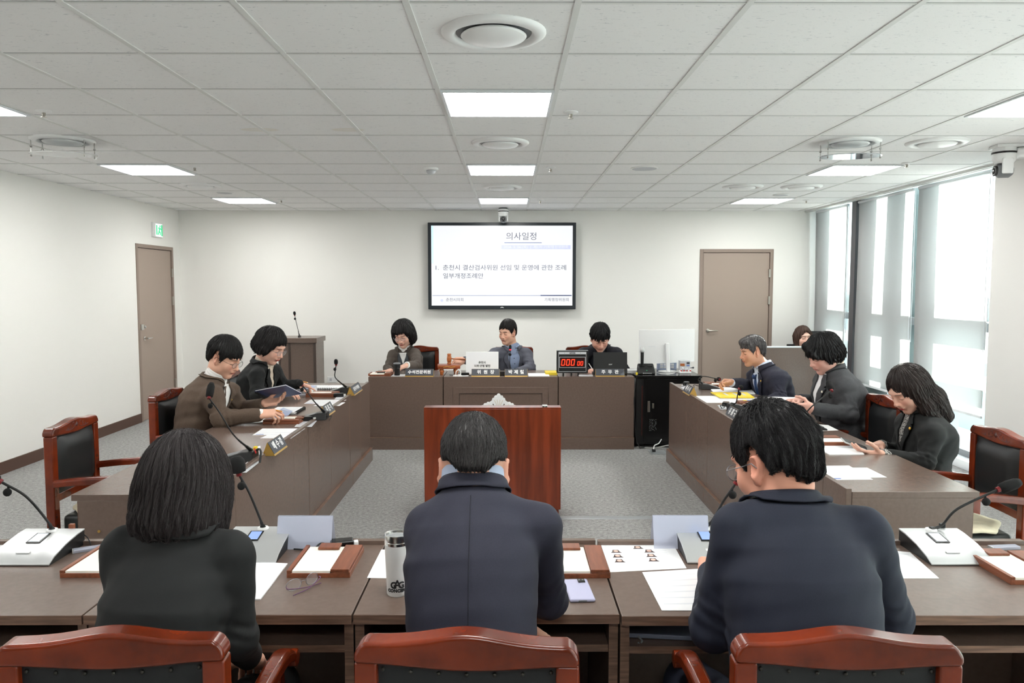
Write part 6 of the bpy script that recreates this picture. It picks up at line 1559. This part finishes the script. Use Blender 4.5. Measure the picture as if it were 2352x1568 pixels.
# gavel and stand
gx = hx(1030, 7.75); r = thing('gavel_stand', 'carved wooden gavel block on turned feet', 'gavel stand', (gx, 7.80, TOP), .12)
b = MB(); b.box(-.112, .112, -.085, .085, .062, .100); b.build('block', 'gavel_stand', r, .006); b = MB(); b.box(-.113, .113, -.086, .086, .085, .096); b.build('block_rim', 'gavel_wood', r, .003)
for sx in (-1, 1):
    for sy in (-1, 1): b = MB(); b.lathe([(.010, 0), (.020, .004), (.012, .014), (.024, .032), (.022, .046), (.014, .052), (.018, .063)], 18, Matrix.Translation((sx * .072, sy * .055, 0))); b.build('turned_foot', 'gavel_wood', r, smooth=True)
b = MB(); b.tube([(-.06, -.0865, .078), (-.02, -.0865, .086), (.02, -.0865, .078), (.06, -.0865, .084)], .003, 6); b.build('carving', 'gold', r)
g0 = at(1032, 846, 7.78); r = thing('gavel', 'wooden gavel held upright over its block', 'gavel', (g0.x, g0.y, TOP + .103)); b = MB(); b.lathe([(.020, 0), (.022, .010), (.019, .014), (.017, .024), (.022, .032), (.024, .055), (.022, .080), (.017, .086), (.020, .092), (.021, .104), (.017, .110)], 24); b.build('head', 'gavel_wood', r, smooth=True)
e = at(1070, 826, 7.96) - Vector((g0.x, g0.y, TOP + .103)); b = MB(); b.tube([(0.018, .01, .058), e * .3 + Vector((.012, 0, .04)), e * .6 + Vector((0, 0, .025)), e], [.007, .006, .009, .010], 10); b.build('handle', 'gavel_wood', r, smooth=True)
# white laptop lid with a paper sign
x0, x1 = hx(1070, 7.70), hx(1145, 7.70); w = (x1 - x0) / 2; r = thing('laptop', 'white laptop lid with a printed paper sign, in front of the man with the gavel', 'laptop', ((x0 + x1) / 2, 7.70, TOP)); tz = Matrix.Rotation(-.10, 4, 'X')
b = MB(); b.box(-w, w, 0, .006, .012, .238, tz); b.build('lid', 'white_plastic', r, .004); b = MB(); b.box(-w, w, .006, .22, 0, .014); b.build('keyboard_base', 'white_plastic', r, .004)
b = MB(); b.box(-w + .01, w - .01, -.0012, 0, .014, .226, tz); b.build('paper_sign', 'paper', r)
for body, z, s in (('춘천시', .128, .027), ('지역 균형 발전', .094, .027)): text('lettering', body, s, 'ink', r, (.0 if z > .1 else .0, -.0022 + z * .1, z), (PI / 2 - .10, 0, 0), bold=.0004)

# red timer
x0, x1 = hx(1278.5, 7.68), hx(1350.5, 7.68); w = (x1 - x0) / 2; r = thing('digital_timer', 'black framed timer with glowing red digits', 'timer', ((x0 + x1) / 2, 7.68, TOP)); H0 = .026; H1 = .254
b = MB(); b.box(-w, w, .0, .035, H0, H1); b.build('case', 'black_plastic', r, .003)
b = MB(); b.box(-w, w, -.001, .0, H1 - .004, H1); b.box(-w + .018, w - .018, -.002, 0, H1 - .040, H1 - .016); b.box(-w + .018, -w + .021, -.002, 0, H0 + .014, H1 - .04); b.box(w - .021, w - .018, -.002, 0, H0 + .014, H1 - .04); b.box(-w + .018, w - .018, -.002, 0, H0 + .013, H0 + .016); b.build('silver_trim', 'paper_gray', r)
b = MB(); b.box(-.028, .028, -.003, -.002, H1 - .035, H1 - .022); b.build('badge', 'ink', r); text('lettering', 'PeopleNice', .0095, 'plate_text', r, (0, -.004, H1 - .0285)); text('lettering', '■ · · · · · ·', .007, 'print_dark', r, (-.068, -.0025, H1 - .0285)); text('lettering', '· · · · · · ■', .007, 'print_dark', r, (.068, -.0025, H1 - .0285))
z0, z1 = .084, .184
b = MB(); b.box(-w + .026, w - .026, -.003, -.0005, z0 - .004, z0); b.box(-w + .026, w - .026, -.003, -.0005, z1, z1 + .004); b.box(-w + .026, -w + .030, -.003, -.0005, z0, z1); b.box(w - .030, w - .026, -.003, -.0005, z0, z1); b.build('display_frame', 'paper_gray', r)
b = MB(); b.box(-w + .030, w - .030, -.001, -.0002, z0, z1); b.build('display', 'led_back', r)
def zero(b, cx, zb, ww, hh, t):
    sh = lambda x, z: cx + x + (z - zb) * .12
    for (xa, xb, za, zc) in ((-ww / 2, -ww / 2 + t, zb + t * .6, zb + hh / 2 - t * .15), (-ww / 2, -ww / 2 + t, zb + hh / 2 + t * .15, zb + hh - t * .6), (ww / 2 - t, ww / 2, zb + t * .6, zb + hh / 2 - t * .15), (ww / 2 - t, ww / 2, zb + hh / 2 + t * .15, zb + hh - t * .6), (-ww / 2 + t * .4, ww / 2 - t * .4, zb, zb + t), (-ww / 2 + t * .4, ww / 2 - t * .4, zb + hh - t, zb + hh)):
        b.add([(sh(xa, za), -.003, za), (sh(xb, za), -.003, za), (sh(xb, zc), -.003, zc), (sh(xa, zc), -.003, zc), (sh(xa, za), -.0015, za), (sh(xb, za), -.0015, za), (sh(xb, zc), -.0015, zc), (sh(xa, zc), -.0015, zc)], [(0, 1, 2, 3), (7, 6, 5, 4), (0, 4, 5, 1), (1, 5, 6, 2), (2, 6, 7, 3), (3, 7, 4, 0)])
for cx, ww, hh in ((-.095, .036, .063), (-.047, .036, .063), (.001, .036, .063), (.060, .024, .043), (.092, .024, .043)): b = MB(); zero(b, cx, z0 + .017, ww, hh, .0072 if ww > .025 else .0055); b.build('digit', 'led_red', r)
for sx in (-.09, -.01, .06): b = MB(); b.box(sx - .008, sx + .008, -.01, .04, 0, H0); b.build('foot', 'black_plastic', r)
# black laptop
x0, x1 = hx(1363, 7.74), hx(1441, 7.74); w = (x1 - x0) / 2; r = thing('laptop', 'black laptop, its lid to the camera, before the young man writing', 'laptop', ((x0 + x1) / 2, 7.74, TOP)); tz = Matrix.Rotation(-.12, 4, 'X')
b = MB(); b.box(-w, w, 0, .007, .008, .228, tz); b.build('lid', 'black_plastic', r, .003); b = MB(); b.box(-w, w, .005, .23, 0, .016); b.build('keyboard_base', 'black_plastic', r, .003); text('lettering', 'acer', .020, 'silver', r, (.0, .0105, .106), (PI / 2 - .12, 0, 0), bold=.0006, shear=.25)
pencil('white pen in the hand of the young man writing', at(1361, 848, 7.94), at(1352, 834, 7.98), 'white_plastic', .004, 'pen')
r = thing('earphone_coil', 'small coil of cable with yellow plug right of the black laptop', 'cable', (hx(1452, 7.66), 7.68, TOP)); b = MB(); b.tube([(.03 * math.cos(q) - .004 * q, .03 * math.sin(q), .006 + .0015 * q) for q in np.linspace(0, 12, 50)], .003, 6); b.build('cord', 'cable_black', r); b = MB(); b.box(.035, .055, -.03, -.01, .01, .035); b.build('plug', 'yellow', r, .003)
r = thing('cable_loop', 'white cable loop standing beside the gavel block', 'cable', (hx(1053, 7.64), 7.64, TOP)); b = MB(); b.tube(smoothpath([(-.028, 0, .004), (-.022, 0, .045), (0, 0, .062), (.022, 0, .045), (.028, 0, .004), (.10, .02, .004)], 8), .0045, 8); b.build('cord', 'white_plastic', r)

# ---- rack cabinet with monitor
rx0, rx1 = 1.275, 1.92; r = thing('rack_cabinet', 'black metal equipment rack between the head table and the right row', 'rack cabinet', ((rx0 + rx1) / 2, 7.98, 0)); w = (rx1 - rx0) / 2
b = MB(); b.box(-w, w, -.33, .33, .03, .70); b.build('cabinet', 'black_plastic', r, .004); b = MB(); b.box(-w - .004, w + .004, -.36, .335, .70, .725); b.build('top_panel', 'black_gloss', r, .004)
b = MB(); b.box(-w + .075, w - .01, -.345, -.331, .06, .69); b.build('door', 'black_gloss', r, .003); b = MB(); b.box(-w + .11, -w + .135, -.352, -.345, .36, .47); b.build('latch', 'chrome', r, .002); b = MB(); b.box(-w + .115, -w + .132, -.365, -.352, .40, .45, Matrix.Rotation(.1, 4, 'Z')); b.build('latch_lever', 'nickel', r, .002)
b = MB()
for i in range(11):
    for j in range(9):
        if RS.rand() < .62: b.box(-w + .13 + j * .0085, -w + .134 + j * .0085, -.3465, -.345, .17 + i * .011, .1755 + i * .011)
b.build('vent_holes', 'gray_plastic', r)
for sx in (-1, 1): b = MB(); b.box(sx * (w - .06) - .02, sx * (w - .06) + .02, -.3, .3, 0, .03); b.build('foot', 'black_plastic', r)
b = MB(); b.box(-w + .055, -w + .062, -.334, -.33, .12, .62); b.build('warning_strip', 'chair_carving', r)
T2 = .725
m0 = at(1533, 800, 8.02); r = thing('monitor', 'white curved monitor seen from behind on the black rack', 'monitor', (m0.x, 8.02, T2), .05); w = .292
b = MB(); n = 14; vs = []
for i in range(n + 1):
    u = -1 + 2 * i / n; y = -.035 * (1 - u * u) + .02
    top = .438 + .004 * u; bot = .085 + .012 * u
    vs += [(u * w, y + .018, bot), (u * w, y + .018, top), (u * w, y - .008 * (1 - abs(u) ** 4), top - .004), (u * w, y - .012 * (1 - abs(u) ** 4), bot + .004)]
fs = [(0, 1, 2, 3), tuple(4 * n + k for k in (3, 2, 1, 0))] + [(i * 4 + a, (i + 1) * 4 + a, (i + 1) * 4 + (a + 1) % 4, i * 4 + (a + 1) % 4) for i in range(n) for a in range(4)]
b.add(vs, fs); b.build('case', 'white_plastic', r, auto=.8); b = MB(); b.box(-.02, .02, -.065, -.035, .0, .30, Matrix.Rotation(-.06, 4, 'Y') @ Matrix.Identity(4)); b.build('stand', 'white_plastic', r, .008); b = MB(); b.lathe([(.10, 0), (.10, .006)], 32, Matrix.Translation((0, -.03, 0))); b.build('stand_base', 'white_plastic', r); b = MB(); b.box(-.028, -.020, -.060, -.04, .22, .25); b.build('port', 'black_plastic', r); text('lettering', 'SAMSUNG', .016, 'print_gray', r, (-.172, -.03, .262), (PI / 2, 0, .12))
c = at(1484, 850, 7.78); r = thing('charging_dock', 'black two slot charging dock on the rack', 'charging dock', (c.x, 7.78, T2)); b = MB(); b.add([(-.09, -.05, 0), (.09, -.05, 0), (.09, .05, 0), (-.09, .05, 0), (-.082, -.03, .055), (.082, -.03, .055), (.082, .05, .105), (-.082, .05, .105)], [(0, 3, 2, 1), (4, 5, 6, 7), (0, 1, 5, 4), (1, 2, 6, 5), (2, 3, 7, 6), (3, 0, 4, 7)]); b.build('case', 'black_plastic', r, .012, seg=3)
for sx in (-.04, .04): b = MB(); b.box(sx - .026, sx + .026, -.002, .03, .070, .084, Matrix.Rotation(.0, 4, 'X')); b.build('slot', 'black_gloss', r, .006)
b = MB(); b.box(-.003, .003, -.042, -.040, .036, .042); b.build('status_light', 'exit_green', r); b = MB(); b.box(-.04, -.032, -.0505, -.048, .008, .016); b.box(-.028, .05, -.0505, -.048, .010, .014); b.build('printed_mark', 'plate_text', r)
c = at(1475.5, 820, 7.80); r = thing('handheld_microphone', 'black handheld microphone with grey grille standing in the dock', 'microphone', (c.x, 7.812, T2 + .086)); b = MB(); b.lathe([(.016, 0), (.018, .13)], 18); b.build('body', 'black_plastic', r, auto=.8); b = MB(); b.lathe([(.020, .13), (.023, .142), (.0235, .150), (.021, .172), (.012, .186), (.002, .190)], 20); b.build('grille', 'silver', r, smooth=True)
c = at(1574, 848, 7.82); r = thing('paper_model', 'small white paper model with coloured windows on the rack', 'model', (c.x, 7.86, T2)); b = MB(); b.box(-.06, .06, -.05, .05, 0, .02); b.build('base', 'paper', r, .004); b = MB(); b.box(-.055, .055, -.03, .04, .03, .13); b.build('body', 'paper_gray', r, .006); b = MB(); b.box(-.05, -.005, -.033, -.03, .075, .10); b.build('window', 'gavel_wood', r); b = MB(); b.box(.015, .045, -.033, -.03, .095, .115); b.build('window', 'print_dark', r); b = MB(); b.box(.015, .045, -.033, -.03, .075, .085); b.build('window', 'print_blue', r); b = MB()
for k in range(8): b.ball((-.055 + k * .015, -.035 + .01 * (k % 2), .026 + .012 * (k % 3)), .009, 8, 6)
b.build('ornament', 'paper', r); b = MB(); b.tube([(.05, 0, .05), (.085, 0, .055)], .004, 6); b.ball((.09, 0, .055), .010, 8, 6); b.build('crank', 'print_dark', r)
for k in range(4): b = MB(); b.box(-.05 + k * .032, -.035 + k * .032, -.034, -.03, .018, .032); b.build('red_mark', 'red_paint', r)
c = at(1540, 850, 7.96); r = thing('desk_calendar', 'pale blue boxed calendar behind the monitor stand', 'box', (c.x, 8.16, T2)); b = MB(); b.box(-.10, .10, -.03, .03, 0, .085); b.build('box', 'blue_sheet', r, .003); b = MB()
for i in range(4):
    for j in range(2): b.box(-.075 + i * .038, -.043 + i * .038, -.032, -.03, .02 + j * .028, .042 + j * .028)
b.build('windows', 'paper', r)
r = thing('monitor_cable', 'white monitor cable looping on top of the rack', 'cable', (at(1520, 856, 7.8).x, 7.75, T2)); b = MB(); b.tube(smoothpath([(-.05, .05, .01), (-.02, -.02, .008), (.06, -.04, .008), (.12, .0, .012)], 8), .004, 6); b.build('cord', 'white_plastic', r)
r = thing('floor_cable', 'grey and black cables along the floor below the rack', 'cable', (1.6, 7.6, 0)); b = MB(); b.tube(smoothpath([(-.32, 0, .012), (-.15, -.03, .01), (.0, 0, .03), (.12, -.02, .012)], 8), .006, 6); b.build('gray_cord', 'cable_gray', r); b = MB(); b.tube(smoothpath([(-.30, -.03, .012), (-.1, .02, .012), (.10, -.03, .014)], 8), .006, 6); b.tube(smoothpath([(-.345, .02, .70), (-.36, -.03, .5), (-.35, -.02, .3), (-.33, 0, .1), (-.30, -.03, .012)], 8), .004, 6); b.build('black_cord', 'cable_black', r)
c = on(1515, 1039, 0); r = thing('floor_outlet', 'square floor outlet with a plugged cable by the right row', 'floor outlet', (c.x - .02, c.y, 0)); b = MB(); b.box(-.08, .08, -.085, .085, 0, .006); b.build('plate', 'metal_strip', r, .002); b = MB(); b.box(-.05, -.02, -.01, .03, .006, .03); b.build('plug', 'black_plastic', r, .004); b = MB(); b.tube(smoothpath([(-.035, .02, .03), (-.02, .05, .06), (.03, .10, .07), (.075, .2, .09)], 8), .005, 6); b.build('cord', 'white_plastic', r)
c0, c1 = on(1290, 1188, 0), on(1620, 1190, 0); r = thing('cable_cover', 'grey metal cable cover strip across the carpet', 'cable cover', (.72, 5.29, 0)); b = MB(); b.prism([(-.03, 0), (.03, 0), (.022, .008), (-.022, .008)], -.62, .66, Matrix(((0, 0, 1, 0), (1, 0, 0, 0), (0, 1, 0, 0), (0, 0, 0, 1)))); b.build('strip', 'metal_strip', r)

# ---- speaker stand in the middle
r = thing('podium', 'reddish wood podium standing in the middle, its flat front to the camera', 'podium', (-.108, 5.21, 0)); w = .462
b = MB(); b.box(-w, w, -.055, .045, .10, .79); b.build('front_board', 'podium', r, .002); b = MB(); b.box(-w, w, -.055, .045, .79, .80); b.build('top_board', 'podium', r, .002); b = MB(); b.box(-w + .012, w - .012, -.04, .40, 0, .10); b.build('plinth', 'podium', r, .002)
for s in (-1, 1): b = MB(); b.box(*sorted((s * (w - .02), s * (w - .045))), .045, .40, .10, .74); b.build('side_board', 'podium', r, .002)
b = MB(); b.box(-w + .02, w - .02, .045, .40, .70, .72); b.build('inner_shelf', 'podium', r)
c = at(1251, 928, 5.2); r = thing('metal_clip', 'small metal clip on the top edge of the red podium', 'clip', (c.x, 5.19, .80)); b = MB(); b.box(-.018, .018, -.03, .02, 0, .012); b.build('body', 'silver', r, .003); b = MB(); b.box(-.014, -.004, -.032, -.03, .002, .008); b.box(.004, .014, -.032, -.03, .002, .008); b.build('slots', 'black_plastic', r)
# ---- lectern at the back left
lx0, lx1 = at(640, 780, 9.5).x, at(736, 780, 9.5).x; r = thing('lectern', 'tall dark brown lectern by the back wall behind the left row', 'lectern', ((lx0 + lx1) / 2, 9.55, 0)); w = (lx1 - lx0) / 2
b = MB(); b.box(-w, w, -.24, .22, .925, .985); b.build('top', 'desk', r, .003); b = MB(); b.box(-w + .04, w - .02, -.20, .20, .06, .925); b.build('body', 'desk', r, .002)
b = MB()
for x in (-w + .04, -w + .16, w - .05): b.box(x, x + .025, -.21, -.20, .06, .925)
b.build('pilaster', 'desk_dark', r, .002); b = MB(); b.box(-w + .02, w, -.22, .21, 0, .06); b.build('plinth', 'desk', r, .002)
c = at(688, 776, 9.5); r = thing('gooseneck_microphone', 'thin gooseneck microphone standing on the lectern', 'microphone', (c.x, 9.5, .985)); b = MB(); b.lathe([(.02, 0), (.018, .02)], 14); b.build('base', 'black_plastic', r)
o = Vector((c.x, 9.5, .985)); gooseneck(r, [Vector((0, 0, .015))] + [at(x, y, 9.5) - o for x, y in ((684, 755), (680, 738), (677, 724))], r0=.005, tip=(-.1, 0, 1), fl=.05, fr=.016)
# ---- partition and office chair at the back right
r = thing('staff_desk', 'tall brown staff desk front at the back right by the windows', 'desk', (3.36, 9.2, 0)); b = MB(); b.box(-.42, .66, 0, .03, 0, .875); b.build('front_panel', 'desk', r, .002); b = MB(); b.box(-.425, .665, -.006, .05, .875, .892); b.build('top_strip', 'frame_white', r, .002); b = MB(); b.box(-.42, .62, .03, .50, .66, .69); b.build('worktop', 'desk', r, .002)
for x in (-.42, .63): b = MB(); b.box(x, x + .03, .03, .5, 0, .875); b.build('side_panel', 'desk', r)
c = at(1824, 796, 9.3); r = thing('laptop', 'black device edge showing above the brown partition', 'laptop', (c.x, 9.40, .69)); b = MB(); b.box(-.06, .04, 0, .01, .0, .215, Matrix.Rotation(.1, 4, 'X')); b.build('lid', 'black_plastic', r, .003); b = MB(); b.box(-.06, .04, .01, .08, 0, .015); b.build('keyboard_base', 'black_plastic', r)
c = at(1874, 775, 9.85); r = thing('office_chair', 'black office chair back behind the woman at the partition', 'office chair', (c.x, 9.95, 0)); b = MB(); b.box(-.22, .22, 0, .04, .52, 1.03); b.build('backrest', 'black_plastic', r, .018, seg=3); b = MB(); b.box(-.23, .23, -.44, .0, .42, .48); b.build('seat', 'black_plastic', r, .02); b = MB(); b.tube([(0, -.2, .42), (0, -.2, .08)], .03, 12); b.build('column', 'black_gloss', r)
for k in range(5): b = MB(); a = k * 2 * PI / 5; b.tube([(0, -.2, .09), (.26 * math.cos(a), -.2 + .26 * math.sin(a), .06)], .018, 8); b.ball((.26 * math.cos(a), -.2 + .26 * math.sin(a), .03), .03, 10, 8); b.build('caster_leg', 'black_plastic', r)
c = at(1752, 790, 9.25); r = thing('desk_fan', 'small pale rounded object on the left end of the partition', 'desk item', (c.x, 9.22, .892)); b = MB(); b.box(-.03, .02, -.004, .012, 0, .06); b.build('body', 'paper_gray', r, .006); b = MB(); b.box(-.028, .018, -.012, .02, 0, .006); b.build('foot', 'paper_cream', r, .002)
# ---- seat cloths
def seat_cloth(label, x, y, rz):
    r = thing('seat_cloth', label, 'seat cloth', (x, y, .4705), rz, 'cream cloths on empty chairs'); b = MB(); n = 14; vs = []
    for i in range(n + 1):
        for j in range(n + 1):
            u, v = -1 + 2 * i / n, -1 + 2 * j / n; rr = .205 * (1 + .03 * math.sin(9 * math.atan2(v, u))); k = max(abs(u), abs(v)) / max(1e-6, math.hypot(u, v))
            vs.append((u * k * rr, v * k * rr,   .030 + .040 * max(0, v) ** 2 + .006 * math.sin(u * 5 + v * 3) - .010 * (u * u + v * v) ** 2 * .5))
    b.add(vs, [(i * (n + 1) + j, (i + 1) * (n + 1) + j, (i + 1) * (n + 1) + j + 1, i * (n + 1) + j + 1) for i in range(n) for j in range(n)]); o = b.build('cloth', 'cushion', r, smooth=True); s = o.modifiers.new('thick', 'SOLIDIFY'); s.thickness = .014
seat_cloth('cream cloth on the seat of the empty chair at the left', -2.26 + .22, 3.98, -PI / 2)
seat_cloth('cream cloth on the seat of the empty chair at the right', 2.36 - .22, 3.66, PI / 2)

# ================================================================== sub-parts: hang small pieces on the part they belong to
HANG = {'foam_windscreen': 'gooseneck', 'light_ring': 'gooseneck', 'neck_socket': 'gooseneck', 'clip_microphone': 'gooseneck', 'display': 'display_frame', 'edge_band': 'tabletop',
        'shelf_edge': 'shelf', 'plinth_edge': 'plinth', 'panel_edge': 'side_panel', 'stud': 'back_cover', 'carving': 'top_rail', 'glasses_lens': 'glasses', 'lens': 'lens_hood',
        'portrait_face': 'portrait', 'printed_lines': 'sheet', 'blue_stamp': 'sheet', 'portrait': 'sheet', 'latch_lever': 'latch', 'connector_pin': 'connector', 'inner_moulding': 'frame_moulding', 'flower_emblem': 'front_panel',
        'emblem_lines': 'flower_emblem', 'tie_knot': 'tie', 'slide_text': 'display', 'slide_rule': 'display', 'slide_band': 'display', 'slide_strip': 'display', 'slide_emblem': 'display', 'button': 'shirt', 'lens_glass': 'rims'}
stem = lambda o: o.name.split('.')[0]
for root in [o for o in COL.objects if o.parent is None]:
    kids = sorted(root.children, key=lambda o: o.name); by = {}
    for k in kids: by.setdefault(stem(k), []).append(k)
    cnt = {}
    for k in kids:
        t = HANG.get(stem(k))
        if not t or t not in by: continue
        if stem(k) in ('portrait', 'emblem_lines') or (stem(k) == 'portrait_face'):
            pass
        i = cnt.get(stem(k), 0); cnt[stem(k)] = i + 1
        p = by[t][i] if len(by[t]) == len(by[stem(k)]) else by[t][0]
        if p.matrix_basis == Matrix.Identity(4) and (p.parent is root): k.parent = p
    for k in kids:                      # nothing deeper than thing > part > sub-part
        if k.parent is not root and k.children:
            for g in list(k.children): g.parent = k.parent
